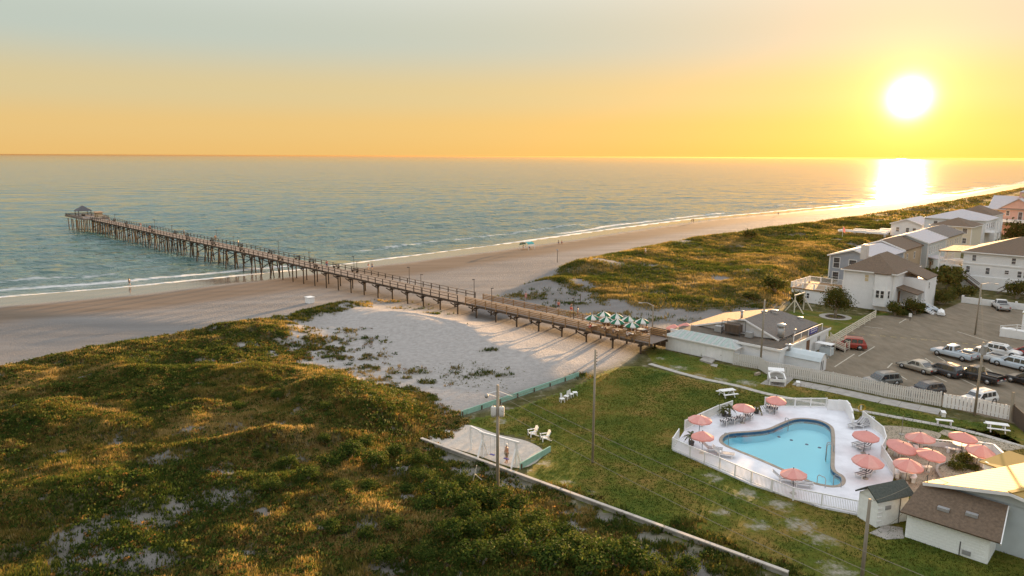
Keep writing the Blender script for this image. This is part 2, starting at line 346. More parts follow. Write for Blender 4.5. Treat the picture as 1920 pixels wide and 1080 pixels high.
# ---------------------------------------------------------------- sea
def wave(x, y):
    d = -inland(x, y); dist = np.hypot(x, y)
    e = (SHORE[12] - SHORE[5]).normalized(); al = x * e.x + y * e.y; ac = -x * e.y + y * e.x
    w1 = fbm(al * .25, ac, .16, 81, 3) - .5; w2 = fbm(al * .45 + ac * .2, ac, .33, 87, 3) - .5; w3 = fbm(x * .4, y, .07, 83, 2) - .5
    amp = sstep(0, 18, d) * np.clip(420 / np.maximum(dist, 60), 0, 1)
    z = SEA + amp * (1.15 * w1 + .8 * w2 + .5 * w3)
    for off, a, wd, sd in ((9, .3, 1.2, 1), (20, .4, 1.8, 2), (38, .4, 3.0, 3)):   # breakers
        wv = off + 9 * (fbm(al, ac * .2, .018, 91 + sd, 3) - .5); k = sstep(.4, .62, fbm(al, ac * 0, .022, 97 + sd, 2))
        z = z + a * k * np.exp(-((d - wv) / wd) ** 2)
    return z
sea, sco = sheet('sea', axis(-40000, 40000, -150, 120, 1.1, 1.045), axis(70, 50000, 125, 300, 1.0, 1.022), wave, lambda x, y: inland(x, y) < 25)
sx_, sy_ = sco[:, 0], sco[:, 1]; sd_ = -inland(sx_, sy_)
e_ = (SHORE[12] - SHORE[5]).normalized(); al_ = sx_ * e_.x + sy_ * e_.y; ac_ = -sx_ * e_.y + sy_ * e_.x
fo = (1 - sstep(.5, 2.2, sd_ - 3 * (fbm(al_, ac_, .05, 5) - .5))) * .8
for off, wd, sd in ((9, 1.3, 1), (20, 1.4, 2)):
    wv = off + 9 * (fbm(al_, ac_ * .2, .018, 91 + sd, 3) - .5); k = sstep(.42, .62, fbm(al_, ac_ * 0, .022, 97 + sd, 2))
    fo = np.maximum(fo, k * np.exp(-((sd_ - wv + 1.6) / wd) ** 2) * (.8 if sd == 1 else .5))
attr(sea, 'foam', np.clip(fo, 0, 1)); attr(sea, 'shoal', np.exp(-np.maximum(sd_, 0) / 45))
def sea_material():
    m = bpy.data.materials.new('sea_water'); m.use_nodes = True; t = m.node_tree; b = t.nodes['Principled BSDF']; L = t.links.new; N = t.nodes.new
    g = N('ShaderNodeNewGeometry')
    def noise(s, d, rot, sc):
        n = N('ShaderNodeTexNoise'); n.inputs['Scale'].default_value = s; n.inputs['Detail'].default_value = d
        mp = N('ShaderNodeMapping'); mp.inputs['Rotation'].default_value = (0, 0, rot); mp.inputs['Scale'].default_value = sc; L(g.outputs['Position'], mp.inputs[0]); L(mp.outputs[0], n.inputs['Vector']); return n.outputs[0]
    fa = N('ShaderNodeAttribute'); fa.attribute_name = 'foam'; sh = N('ShaderNodeAttribute'); sh.attribute_name = 'shoal'
    c = N('ShaderNodeMix'); c.data_type = 'RGBA'; L(sh.outputs['Fac'], c.inputs[0]); c.inputs[6].default_value = (*SEA_DEEP, 1); c.inputs[7].default_value = (*SEA_SHOAL, 1)
    fn = N('ShaderNodeMath'); fn.operation = 'ADD'; L(fa.outputs['Fac'], fn.inputs[0]); L(noise(.9, 6, -R(46), (.4, 1, 1)), fn.inputs[1])
    fr = N('ShaderNodeMapRange'); fr.inputs['From Min'].default_value = .85; fr.inputs['From Max'].default_value = 1.25; L(fn.outputs[0], fr.inputs['Value'])
    c2 = N('ShaderNodeMix'); c2.data_type = 'RGBA'; L(fr.outputs[0], c2.inputs[0]); L(c.outputs[2], c2.inputs[6]); c2.inputs[7].default_value = (.62, .60, .58, 1)
    L(c2.outputs[2], b.inputs['Base Color'])
    rr = N('ShaderNodeMapRange'); ra = N('ShaderNodeAttribute'); ra.attribute_name = 'gloss'; L(ra.outputs['Fac'], rr.inputs['To Min']); rr.inputs['To Max'].default_value = .8; L(fr.outputs[0], rr.inputs['Value']); L(rr.outputs[0], b.inputs['Roughness'])
    b.inputs['IOR'].default_value = 1.33; b.inputs['Specular IOR Level'].default_value = .5
    def fade(n):
        f = N('ShaderNodeAttribute'); f.attribute_name = n; return f.outputs['Fac']
    def mul(p, q): k = N('ShaderNodeMath'); k.operation = 'MULTIPLY'; L(p, k.inputs[0]); L(q, k.inputs[1]); return k.outputs[0]
    def add(p, q): k = N('ShaderNodeMath'); k.operation = 'ADD'; L(p, k.inputs[0]); L(q, k.inputs[1]); return k.outputs[0]
    hgt = add(add(mul(noise(.75, 4, -R(30), (.5, 1, 1)), fade('near')), mul(noise(.22, 5, -R(38), (.4, 1, 1)), fade('mid'))), mul(noise(.05, 5, -R(42), (.35, 1, 1)), fade('far')))
    bp = N('ShaderNodeBump'); bp.inputs['Strength'].default_value = 1.0; bp.inputs['Distance'].default_value = 1.0; L(hgt, bp.inputs['Height']); L(bp.outputs[0], b.inputs['Normal'])
    return m
SEA_DEEP, SEA_SHOAL, SEA_ROUGH, SEA_BUMP = (.028, .10, .10), (.10, .15, .13), .24, 1
_ds = np.hypot(sx_, sy_); attr(sea, 'near', 1.3 * np.clip(1.25 - _ds / 320, 0, 1)); attr(sea, 'mid', 5.0 * np.clip(1.2 - _ds / 480, .05, 1)); attr(sea, 'far', 8.0 * np.clip(_ds / 600, .2, 1) * np.clip(1.1 - _ds / 4500, .12, 1)); attr(sea, 'gloss', np.clip(.075 + _ds / 14000, .075, .125))
sea.data.materials.append(sea_material())

# ---------------------------------------------------------------- evening haze
hb = MB().box((0, 29000, 7.2), (92000, 62000, 40.6)).build('haze', [], None, kind='stuff'); hm = bpy.data.materials.new('haze'); hm.use_nodes = True; ht = hm.node_tree; ht.nodes.clear()
hv = ht.nodes.new('ShaderNodeVolumePrincipled'); hv.inputs['Color'].default_value = (*HAZE_COL, 1); hv.inputs['Density'].default_value = HAZE_DENSITY; hv.inputs['Anisotropy'].default_value = HAZE_G
ho = ht.nodes.new('ShaderNodeOutputMaterial'); ht.links.new(hv.outputs[0], ho.inputs['Volume']); hb.data.materials.append(hm)
# ---------------------------------------------------------------- surveying helpers
SITE = R(-44)                                     # every building of the place follows the coast
AX = Vector((math.cos(SITE), math.sin(SITE), 0)); BX = Vector((-math.sin(SITE), math.cos(SITE), 0))
def off(o, a, b, z=0.0): return Vector((o[0], o[1], 0)) + AX * a + BX * b + Vector((0, 0, z))
def proj(p):
    v = camo.matrix_world.inverted() @ Vector(p); return 960 + FPX * v.x / -v.z, 540 - FPX * v.y / -v.z
def ztop(p, py):
    """height above which a post standing at p would reach the row py"""
    lo, hi = -3.0, 40.0
    for k in range(40):
        m = (lo + hi) / 2
        if proj((p[0], p[1], m))[1] > py: lo = m
        else: hi = m
    return (lo + hi) / 2
def ang(a, b): return math.atan2(b[1] - a[1], b[0] - a[0])
def flat(px, z=0.0): g = G(px[0], px[1], z); return (g.x, g.y)

M = {}
M['old_wood'] = mat('weathered_timber', (.085, .062, .045), .85, .4, 6, .3, 30, stretch=(1, 1, .2))
M['pile'] = mat('pier_pile', (.060, .043, .030), .85, .35, 2, .3, 20)
M['deck_wood'] = mat('deck_boards', (.19, .15, .125), .85, .22, 3, .3, 12, stretch=(6, .35, 1))
M['new_wood'] = mat('pine_boards', (.27, .16, .075), .75, .25, 4, .2, 20)
M['white'] = mat('white_paint', (.74, .73, .72), .55, .06, 2)
M['white_siding'] = mat('white_siding', (.74, .735, .74), .6, .05, 1.2)
M['cream'] = mat('cream_siding', (.62, .56, .45), .65, .06, 1.2)
M['tan'] = mat('tan_siding', (.46, .36, .25), .65, .08, 1.2)
M['blue_grey'] = mat('blue_grey_siding', (.30, .33, .38), .65, .08, 1.2)
M['pale_blue'] = mat('pale_blue_siding', (.47, .52, .54), .65, .07, 1.2)
M['pink_siding'] = mat('pink_siding', (.60, .36, .30), .65, .07, 1.2)
M['brown_roof'] = mat('brown_shingle', (.135, .095, .065), .9, .3, 5, .5, 30)
M['tan_roof'] = mat('tan_shingle', (.30, .185, .11), .9, .2, 4, .5, 30)
M['grey_roof'] = mat('grey_shingle', (.155, .135, .12), .9, .3, 4, .5, 30)
M['pale_roof'] = mat('pale_metal_roof', (.44, .41, .42), .85, .08, 2)
M['dark_roof'] = mat('dark_green_shingle', (.065, .075, .065), .9, .35, 8, .5, 40)
M['flat_roof'] = mat('tar_roof', (.10, .080, .060), .9, .35, 1.0, .3, 10)
M['glass'] = mat('window_glass', (.045, .045, .05), .12, .2, 2, spec=.8)
M['painted_lit_glass'] = mat('painted_sunlit_pane', (.55, .42, .22), .5, .1, 2)  # pane with sunlight painted into its colour, no curtain behind
M['door'] = mat('brown_door', (.16, .075, .04), .6, .2, 3)
M['grey_metal'] = mat('grey_metal', (.34, .34, .34), .45, .12, 4, metal=.3)
M['concrete'] = mat('concrete', (.33, .305, .275), .9, .22, 1.3, .25, 14)
M['dark_metal'] = mat('dark_metal', (.06, .06, .06), .5, .2, 4)
M['pole_wood'] = mat('pole_wood', (.25, .215, .165), .85, .25, 3, .3, 25, stretch=(1, 1, .1))
M['chimney'] = mat('pale_render', (.55, .53, .50), .8, .1, 3)

_win = {}
def window(parent, loc, w, h, rz, glass='glass', trim='white', mull=True):
    key = (round(w, 2), round(h, 2), glass, trim)
    if key not in _win:
        f = MB(); t = .11
        for sx in (-1, 1): f.box((sx * (w / 2), 0, 0), (t, .09, h + t))
        for sz in (-1, 1): f.box((0, 0, sz * (h / 2)), (w - t, .09, t))
        if mull: f.box((0, 0, 0), (w - t, .06, .06))
        fo = f.build('window', M[trim], parent, loc, rz)
        p = MB().box((0, .015, 0), (w - t - .004, .02, h - t - .004)).build('pane', M[glass], fo); _win[key] = (fo, p); return fo
    fo = share(_win[key][0], 'window', parent, loc, rz); share(_win[key][1], 'pane', fo); return fo
def face_loc(face, w, d, u, z):
    return {'f': ((u, -.03, z), 0), 'r': ((w + .03, u, z), R(90)), 'l': ((-.03, u, z), R(-90)), 'b': ((u, d + .03, z), R(180))}[face]
def clapboard(mb, w, d, z0, z1, step=.32):
    """lapped boards: shallow ledges round the four walls"""
    z = z0 + step
    while z < z1 - .1:
        mb.box((w / 2, -.012, z), (w, .03, .03)); mb.box((w + .012, d / 2, z), (.03, d, .03)); mb.box((-.012, d / 2, z), (.03, d, .03)); z += step
def house(name, label, o, w, d, eave, ridge, kind, wall, roof, rx=None, over=.45, wins=(), group=None, z0=-.3, eave2=None, rz=SITE, trim='white', boards=True, cat='house'):
    h = thing(name, label, cat, (o[0], o[1], 0), rz, group)
    m = MB().box((w / 2, d / 2, (z0 + eave) / 2), (w, d, eave - z0))
    rx = w / 2 if rx is None else rx; T = .22
    if kind == 'along':                            # ridge runs away along the coast
        e2 = eave if eave2 is None else eave2
        for y0, y1 in ((0, .12), (d - .12, d)):
            m.add([(0, y0, eave), (w, y0, eave), (rx, y0, ridge), (0, y1, eave), (w, y1, eave), (rx, y1, ridge)], [(0, 1, 2), (5, 4, 3), (0, 2, 5, 3), (1, 4, 5, 2)])
    if kind == 'across':
        for x0, x1 in ((0, .12), (w - .12, w)):
            m.add([(x0, 0, eave), (x0, d, eave), (x0, d / 2, ridge), (x1, 0, eave), (x1, d, eave), (x1, d / 2, ridge)], [(0, 2, 1), (3, 4, 5), (0, 3, 5, 2), (1, 2, 5, 4)])
    if boards: clapboard(m, w, d, 0, eave)
    m.build('wall', M[wall], h); cb_ = None
    if boards:
        for cx in (0, w):
            for cy in (0, d):
                if cb_ is None: cb_ = MB().box((0, 0, (z0 + eave) / 2), (.2, .2, eave - z0 - .02)).build('corner_board', M[trim], h, (cx, cy, 0))
                else: share(cb_, 'corner_board', h, (cx, cy, 0))
    v = over; r = MB(); k = T * .6
    if kind == 'along':
        sl = (ridge - eave) / rx; sr = (ridge - eave) / (w - rx)
        r.slab([(-v, -v, eave - v * sl + k), (rx, -v, ridge + k), (rx, d + v, ridge + k), (-v, d + v, eave - v * sl + k)], T)
        r.slab([(rx, -v, ridge + k), (w + v, -v, eave - v * sr + k), (w + v, d + v, eave - v * sr + k), (rx, d + v, ridge + k)], T)
        f = MB()
        for y in (-v - .03, d + v + .03):
            f.bar((-v, y, eave - v * sl - .02), (rx, y, ridge - .02), .06, .3); f.bar((rx, y, ridge - .02), (w + v, y, eave - v * sr - .02), .06, .3)
        f.build('fascia', M[trim], h)
    elif kind == 'across':
        s = (ridge - eave) / (d / 2)
        r.slab([(-v, -v, eave - v * s + k), (w + v, -v, eave - v * s + k), (w + v, d / 2, ridge + k), (-v, d / 2, ridge + k)], T)
        r.slab([(-v, d / 2, ridge + k), (w + v, d / 2, ridge + k), (w + v, d + v, eave - v * s + k), (-v, d + v, eave - v * s + k)], T)
        f = MB()
        for x in (-v - .03, w + v + .03):
            f.bar((x, -v, eave - v * s - .02), (x, d / 2, ridge - .02), .06, .3); f.bar((x, d / 2, ridge - .02), (x, d + v, eave - v * s - .02), .06, .3)
        f.build('fascia', M[trim], h)
    elif kind == 'hip':
        i = min(w, d) / 2; e = eave + .02
        a = (i, i, ridge) if w >= d else (w / 2, i, ridge); b = (w - i, i, ridge) if w >= d else (w / 2, d - i, ridge)
        c = [(-v, -v, e), (w + v, -v, e), (w + v, d + v, e), (-v, d + v, e)]
        if w >= d: fs = [[c[0], c[1], b, a], [c[1], c[2], b], [c[2], c[3], a, b], [c[3], c[0], a]]
        else: fs = [[c[0], c[1], a], [c[1], c[2], b, a], [c[2], c[3], b], [c[3], c[0], a, b]]
        for q in fs: q = [p for n_, p in enumerate(q) if n_ == 0 or p != q[n_ - 1]]; r.add(q, [tuple(range(len(q)))])
        r.add([(p[0], p[1], p[2] - .004) for p in c], [(3, 2, 1, 0)])
        f = MB()
        for p, q in zip(c, c[1:] + c[:1]): f.bar((p[0], p[1], e - .1), (q[0], q[1], e - .1), .08, .2)
        f.build('fascia', M[trim], h)
    elif kind == 'flat':
        r.box((w / 2, d / 2, eave + .08), (w + 2 * v, d + 2 * v, .16))
    r.build('roof', M[roof], h)
    for q in wins:
        loc, a = face_loc(q[0], w, d, q[1], q[2]); window(h, loc, q[3], q[4], a, *(q[5:6]))
    return h
def railing(name, mats, parent, pts, h=1.0, step=1.6, pick=0.0, closed=False, pn='railing_post', post=.1):
    """posts (a part each), rails and, if asked, thin balusters along a line of points"""
    ra = MB(); first = None; pk = MB(); n = len(pts)
    for i in range(n if closed else n - 1):
        a, b = Vector(pts[i]), Vector(pts[(i + 1) % n]); L = (b - a).length; k = max(1, round(L / step))
        for z in ((h, .12) if pick else (h, h * .62, h * .3)):
            ra.bar(a + Vector((0, 0, z)), b + Vector((0, 0, z)), .07, .09 if z == h else .07)
        for j in range(k + (1 if (i == n - 2 and not closed) else 0)):
            p = a.lerp(b, j / k)
            if first is None: first = MB().box((0, 0, h / 2 + .03), (post, post, h + .06)).build(pn, mats, parent, p, ang(a, b))
            else: share(first, pn, parent, p, ang(a, b))
        if pick:
            q = pick
            while q < L: p = a.lerp(b, q / L); pk.box((p.x, p.y, p.z + h / 2), (.035, .035, h - .16), ang(a, b)); q += pick
    ra.build(name, mats, parent)
    if pick: pk.build('balusters', mats, parent, kind='stuff')

# ---------------------------------------------------------------- the pier
T0, N0 = 46.0, 79.9
PO = Vector((0, 0, 0)) - AX * T0 + BX * N0
pier = thing('pier', 'long wooden fishing pier on slender piles reaching out into the sea', 'pier', (PO.x, PO.y, 0), SITE)
def pw(t, y): return PO - AX * (t - T0) + BX * y          # world place of a pier station
def ploc(t, y, z): return Vector((-(t - T0), y, z))
def pz(t): return float(np.interp(t, [46, 95, 175, 300], [1.75, 1.95, 2.75, 2.85]))
def pn_(t): return float(np.interp(t, [46, 180, 300], [0, .2, 1.3]))
HALF = 2.05; TEND = 290.0
dk = MB(); st = MB(); ts = list(np.arange(49.6, TEND, 4.6)) + [TEND]
for a, b in zip(ts[:-1], ts[1:]):
    za, zb, ya, yb = pz(a), pz(b), pn_(a), pn_(b)
    q = [ploc(a, ya - HALF, za), ploc(a, ya + HALF, za), ploc(b, yb + HALF, zb), ploc(b, yb - HALF, zb)]
    dk.slab(q[::-1], .07)
    for y in (-1.85, 0, 1.85): st.bar(ploc(a, ya + y, za - .24), ploc(b, yb + y, zb - .24), .14, .3)
dk.build('deck', M['deck_wood'], pier); st.build('stringers', M['old_wood'], pier)
pile_mesh = MB().cyl((0, 0, 0), (0, 0, 1), .13, .15, 7).build('pile', M['pile'], pier); first_pile = True
def pile(t, y, zt, dx=0.0, dy=0.0):
    global first_pile
    w = pw(t, y); zb = hz(w.x, w.y) - 1.0; L = zt - zb
    rot = (math.atan2(dy, L) * -1, math.atan2(dx, L), 0)
    if first_pile: o = pile_mesh; first_pile = False; o.location = ploc(t, y, zb)
    else: o = share(pile_mesh, 'pile', pier, ploc(t, y, zb))
    o.rotation_euler = rot; o.scale = (1, 1, L * 1.0); return o
cap0 = None
def cap(t, ln, y):
    global cap0
    if cap0 is None: cap0 = MB().box((0, 0, 0), (.26, 1, .28)).build('cap_beam', M['pile'], pier)
    o = cap0 if cap0.get('used') is None else share(cap0, 'cap_beam', pier); cap0['used'] = 1
    o.location = ploc(t, y, pz(t) - .53); o.scale = (1, ln, 1)
for i, t in enumerate(np.arange(51.5, TEND, 4.6)):
    y0 = pn_(t); zt = pz(t) - .4; cap(t, 4.5, y0); rr = random.uniform
    if t < 150:
        for s in (-1, 1): pile(t, y0 + s * 1.7, zt, rr(-.05, .05), rr(-.05, .05))
    else:
        for s in (-1, 1): pile(t + rr(-.1, .1), y0 + s * (2.5 + rr(-.15, .25)), zt, rr(-.25, .25), -s * (.75 + rr(-.2, .2)))
        pile(t, y0 + rr(-.2, .2), zt, rr(-.15, .15), rr(-.1, .1))
        if i % 2 == 0: pile(t + .5, y0 - 1.1, zt, rr(-.9, .9), rr(-.3, .3))
    if 60 < t < 150 or (t > 150 and i % 2):
        br = MB(); z1 = pz(t) - .6; zg = max(z1 - 2.2, hz(*pw(t, y0)[:2]) + .4)
        br.bar(ploc(t, y0 - 1.7, zg if t > 150 else z1 - .5), ploc(t + 1.9, y0 - 1.7, z1), .1, .16)
        if t > 150: br.bar(ploc(t, y0 - 2.2, zg), ploc(t, y0 + 2.0, z1), .08, .18); br.bar(ploc(t + .2, y0 + 2.2, zg), ploc(t + .2, y0 - 2.0, z1), .08, .18)
        br.build('brace', M['pile'], pier)
# railings: weathered over the beach and sea, newer pine near the restaurant
def pier_rail(t0, t1, side, m, step, h=1.05, boards=(1.05, .55), w=.11):
    rl = MB(); tt = np.arange(t0, t1 + .01, step); p0 = None
    for a, b in zip(tt[:-1], tt[1:]):
        for z in boards:
            rl.bar(ploc(a, pn_(a) + side * (HALF - .06), pz(a) + z), ploc(b, pn_(b) + side * (HALF - .06), pz(b) + z), .05 if z < h else .16, w if z < h else .06)
    rl.build('railing', m, pier)
    for a in tt:
        p = ploc(a, pn_(a) + side * (HALF - .02), pz(a) - .3)
        if p0 is None: p0 = MB().box((0, 0, .68), (.13, .13, 1.38)).build('railing_post', m, pier, p)
        else: share(p0, 'railing_post', pier, p)
for s in (-1, 1):
    pier_rail(88, TEND, s, M['old_wood'], 2.36); pier_rail(50, 86.1, s, M['new_wood'], 2.4, 1.05, (1.05, .8, .55, .3), .16)
# seaward end: a wider head with its own piles and a roofed shelter
hd = MB(); hd.slab([ploc(288, -3.6, 2.86), ploc(310, -3.6, 2.86), ploc(310, 5.2, 2.86), ploc(288, 5.2, 2.86)], .4); hd.build('head_deck', M['deck_wood'], pier)
for t in np.arange(289, 310, 3.0):
    for y in (-3.2, -.5, 2.2, 4.8): pile(t, y, 2.4, random.uniform(-.2, .2), random.uniform(-.2, .2))
hr = MB(); hp = None
for a, b in ((ploc(288, -3.5, 2.86), ploc(310, -3.5, 2.86)), (ploc(310, -3.5, 2.86), ploc(310, 5.1, 2.86)), (ploc(310, 5.1, 2.86), ploc(288, 5.1, 2.86))):
    for z in (.25, .5, .78, 1.05): hr.bar(a + Vector((0, 0, z)), b + Vector((0, 0, z)), .06, .16)
hr.build('head_railing', M['old_wood'], pier)
M['shelter_roof'] = mat('slate_roof', (.085, .085, .095), .8, .1, 3)
sh = thing('pier_shelter', 'grey hip roofed shelter standing at the seaward end of the pier', 'shelter', pw(303, .8) + Vector((0, 0, 2.87)), SITE)
for x in (-2.1, 2.1):
    for y in (-2.1, 2.1): MB().box((x, y, 1.25), (.18, .18, 2.5)).build('post', M['old_wood'], sh)
MB().lathe([(3.5, 2.3), (3.5, 2.4), (.02, 4.3)], 4, sm=False).build('roof', M['shelter_roof'], sh, rz=R(45)); MB().box((0, 0, .5), (3, .5, .9)).build('counter', M['old_wood'], sh)
kb = thing('pier_bait_hut', 'small tan hut on the pier catching the low sun', 'hut', pw(293.5, 3.2) + Vector((0, 0, 2.87)), SITE)
MB().box((0, 0, 1.05), (2.4, 2.2, 2.1)).build('wall', M['tan'], kb); MB().slab([(-1.5, -1.4, 2.35), (1.7, -1.4, 2.1), (1.7, 1.4, 2.1), (-1.5, 1.4, 2.35)], .12).build('roof', M['tan_roof'], kb)
MB().box((1.9, .2, .55), (1.3, 1.6, 1.1)).build('bin_store', M['tan'], kb); MB().box((.3, -1.12, .95), (.9, .05, 1.9)).build('door', M['new_wood'], kb)
# fence that closes the pier off beside the restaurant
gate = thing('slatted_gate_fence', 'brown upright board fence where the pier meets the restaurant yard', 'fence', G(1223, 646), ang(G(1223, 646), G(1250, 652)))
for i in range(24): MB().box((.05 + i * .12, 0, 1.3 + .04 * random.random()), (.105, .04, 2.5)).build('board', M['old_wood'], gate)
for z in (.5, 1.9): MB().box((1.45, .06, z), (2.95, .06, .1)).build('rail', M['old_wood'], gate)

# pier benches and lamp posts
ORD = 'first second third fourth fifth sixth seventh eighth ninth tenth eleventh twelfth thirteenth fourteenth fifteenth sixteenth seventeenth eighteenth nineteenth'.split()
bench0 = thing('pier_bench', 'dark wooden bench along the railing of the pier', 'bench', (0, 0, 0), SITE, 'benches along the pier')
MB().box((0, 0, .44), (1.9, .42, .06)).build('seat', M['pile'], bench0)
for z in (.66, .84): MB().box((0, .2, z), (1.9, .05, .13)).build('back_slat', M['pile'], bench0)
for x in (-.8, .8): MB().box((x, 0, .2), (.09, .4, .41)).build('leg', M['pile'], bench0)
spots = [(t, s) for t, s in zip((124, 131, 133.5, 141, 147, 149, 160, 168, 176, 184, 193, 201, 210, 219, 228, 240, 251, 262, 275), (1, 1, -1, 1, 1, -1, 1, -1, 1, -1, 1, -1, 1, 1, -1, 1, -1, 1, 1))]
for i, (t, s) in enumerate(spots):
    o = bench0 if i == 0 else dup(bench0)
    o['label'] = 'dark wooden pier bench, %s from the land end, on the %s rail' % (ORD[i], 'far' if s > 0 else 'near')
    o.location = pw(t, pn_(t) + s * 1.6) + Vector((0, 0, pz(t) + .005)); o.rotation_euler = (0, 0, SITE + (0 if s > 0 else math.pi))
lamp0 = thing('pier_lamp_post', 'thin dark lamp post rising from the pier railing', 'lamp post', (0, 0, 0), SITE, 'lamp posts along the pier')
MB().cyl((0, 0, 0), (0, 0, 3.3), .055, .045, 6).build('post', M['pile'], lamp0); MB().box((0, -.16, 3.3), (.14, .5, .12)).build('lamp_head', M['dark_metal'], lamp0)
for i, t in enumerate((66, 80, 88, 98, 106, 118, 124.5, 136, 156, 172, 190, 212, 236, 262)):
    o = lamp0 if i == 0 else dup(lamp0); s = (-1) ** i; o['label'] = 'thin dark lamp post on the pier, %s counted from the land end' % ORD[i]
    o.location = pw(t, pn_(t) + s * (HALF - .25)) + Vector((0, 0, pz(t) + .005)); o.rotation_euler = (0, 0, SITE + (0 if s > 0 else math.pi))

# ---------------------------------------------------------------- houses behind the dunes
H0 = G(1557, 477, 6)
def HO(a, b): return off(H0, a, b)
G1 = None
wf = lambda us, zs, w=.9, h=1.5, g='glass': [('f', u, z, w, h, g) for u in us for z in zs]
house('beach_house', 'blue grey gabled beach house with a pale roof behind the white house', HO(0, 0), 9.3, 17, 6, 7.45, 'along', 'blue_grey', 'pale_roof', 4.65,
      wins=[('f', 1.4, 4.4, 1.3, 2.2, 'glass'), ('f', 4.6, 4.3, 1.5, 2.0, 'glass'), ('f', 1.4, 1.4, 1.3, 2.2, 'glass')] + [('l', y, z, 1.0, 1.5) for y in (3, 7, 11, 14) for z in (1.5, 4.4)])
house('beach_house', 'tan walled beach house with a brown shingle roof in the middle of the row', HO(0, 17.1), 9.4, 13.3, 6.3, 7.95, 'along', 'tan', 'brown_roof', 4.7,
      wins=[('r', y, z, .8, 1.5) for y in (2.5, 8) for z in (1.4, 4.4)] + [('l', y, 4.3, 1.0, 1.5) for y in (3, 9)])
hh = house('beach_house', 'tall pale blue beach house with a light grey roof and many side windows', HO(1, 30.5), 9.7, 15.4, 6.8, 8.4, 'along', 'pale_blue', 'pale_roof', 4.9,
      wins=[('r', 1.6 + i * 1.9, 4.9, .6, 1.7) for i in range(7)] + [('r', 2.2, 1.9, .9, 1.4), ('l', 4, 4.6, 1, 1.5), ('l', 10, 4.6, 1, 1.5)])
MB().slab([(9.75, 1.0, 3.5), (13.4, 1.0, 2.9), (13.4, 6.5, 2.9), (9.75, 6.5, 3.5)], .2).build('porch_roof', M['pale_roof'], hh)
for x, y in ((13.2, 1.2), (13.2, 6.2)): MB().box((x, y, 1.35), (.28, .28, 2.7)).build('porch_column', M['white'], hh)
MB().box((9.78, 3.2, 1.05), (.07, 1.1, 2.1)).build('door', M['door'], hh); window(hh, (9.74, 5.0, 1.6), .9, 1.1, R(90))
house('beach_house', 'pale beach house with a brown grey roof beyond the long window wall', HO(1, 46), 9.8, 16, 6.9, 8.55, 'along', 'cream', 'grey_roof', 4.9,
      wins=[('r', 1.6 + i * 2.4, 5.2, .7, 1.5) for i in range(6)] + [('l', 4, 4.6, 1, 1.5)])
h6 = house('beach_house', 'cream beach house under a low brown hip roof with white decks', HO(0, 76), 10, 12, 7.3, 9.3, 'hip', 'cream', 'brown_roof',
      wins=wf((2.2, 5.5, 8.4), (6.1, 3.4), 1.2, 1.5))
railing('deck_railing', M['white'], h6, [(-3, 1, 4.6), (-3, 10, 4.6)], 1, 1.6, .3); MB().box((-1.55, 5.5, 4.5), (3, 9.4, .2)).build('deck', M['white'], h6)
for y in (1.2, 9.8): MB().box((-2.9, y, 2.2), (.2, .2, 4.4)).build('deck_post', M['white'], h6)
h7 = house('beach_house', 'large white beach house under a broad pale hip roof', HO(-6.5, 95), 16, 16, 7.9, 10.5, 'hip', 'white_siding', 'pale_roof',
      wins=wf((3, 6, 9, 12), (6.2,), 1.1, 1.6) + [('r', 3 + i * 3, 6.0, 1, 1.6) for i in range(4)])
MB().box((17.5, 4, 4.4), (2.9, 7.8, .22)).build('balcony', M['white'], h7); railing('balcony_railing', M['white'], h7, [(16.1, .2, 4.5), (18.9, .2, 4.5), (18.9, 7.8, 4.5)], 1, 1.5, .3)
for y in (.2, 4, 7.8): MB().box((18.8, y, 3.9), (.3, .3, 7.8)).build('balcony_column', M['white'], h7)
house('beach_house', 'white beach house under a wide brown hip roof beside the pink house', HO(-3, 113), 11, 15, 8.2, 10.9, 'hip', 'white_siding', 'brown_roof', wins=wf((3, 6, 9), (6.2, 3.2), 1, 1.5) + [('r', 2 + i * 3, 5.4, 1, 1.6) for i in range(4)])
house('beach_house', 'low pale roofed beach house nearest the beach with long sunlit decks', HO(-19, 106), 9, 15, 4.6, 6.2, 'along', 'white_siding', 'pale_roof', wins=wf((2, 5, 7), (2.6,), 1, 1.5))
for i, (a, b, ln) in enumerate(((-30, 104, 11), (-33, 98, 15), (-24, 112, 8))):
    d_ = thing('beach_boardwalk', ('short white boardwalk over the dune beside the low pale house', 'long white boardwalk nearest the viewer leading over the dune', 'white boardwalk farthest along the dune')[i], 'boardwalk', HO(a, b), SITE)
    MB().box((ln / 2, 0, 1.5), (ln, 1.6, .12)).build('deck', M['white'], d_)
    for s in (-1, 1): MB().box((ln / 2, s * .78, 1.85), (ln, .06, .5)).build('side_board', M['white'], d_)
    for k in range(4): MB().box((.4 + k * (ln - .8) / 3, 0, .9), (.2, 1.4, 1.1)).build('leg', M['white'], d_)
ph = house('beach_house', 'tall pink house with a pale roof and a small square cupola', HO(2, 140), 19, 15, 9.1, 13, 'across', 'pink_siding', 'pale_roof', trim='white',
      wins=[('f', 2.6, 8.0, .9, 1.7, 'painted_lit_glass'), ('f', 5.4, 7.6, 1.0, 1.7), ('f', 9, 6.8, 1.2, 2.6), ('f', 12, 6.8, 1.2, 2.6), ('f', 15, 6.8, 1.2, 2.6), ('f', 5.4, 4.4, 1, 1.6)])
g = MB(); g.add([(3.2, -.9, 9.2), (13.2, -.9, 9.2), (8.2, -.9, 12.4), (3.2, 6, 9.2), (13.2, 6, 9.2), (8.2, 6, 12.4)], [(0, 1, 2), (5, 4, 3), (0, 2, 5, 3), (1, 4, 5, 2)]); g.build('front_gable', M['pink_siding'], ph)
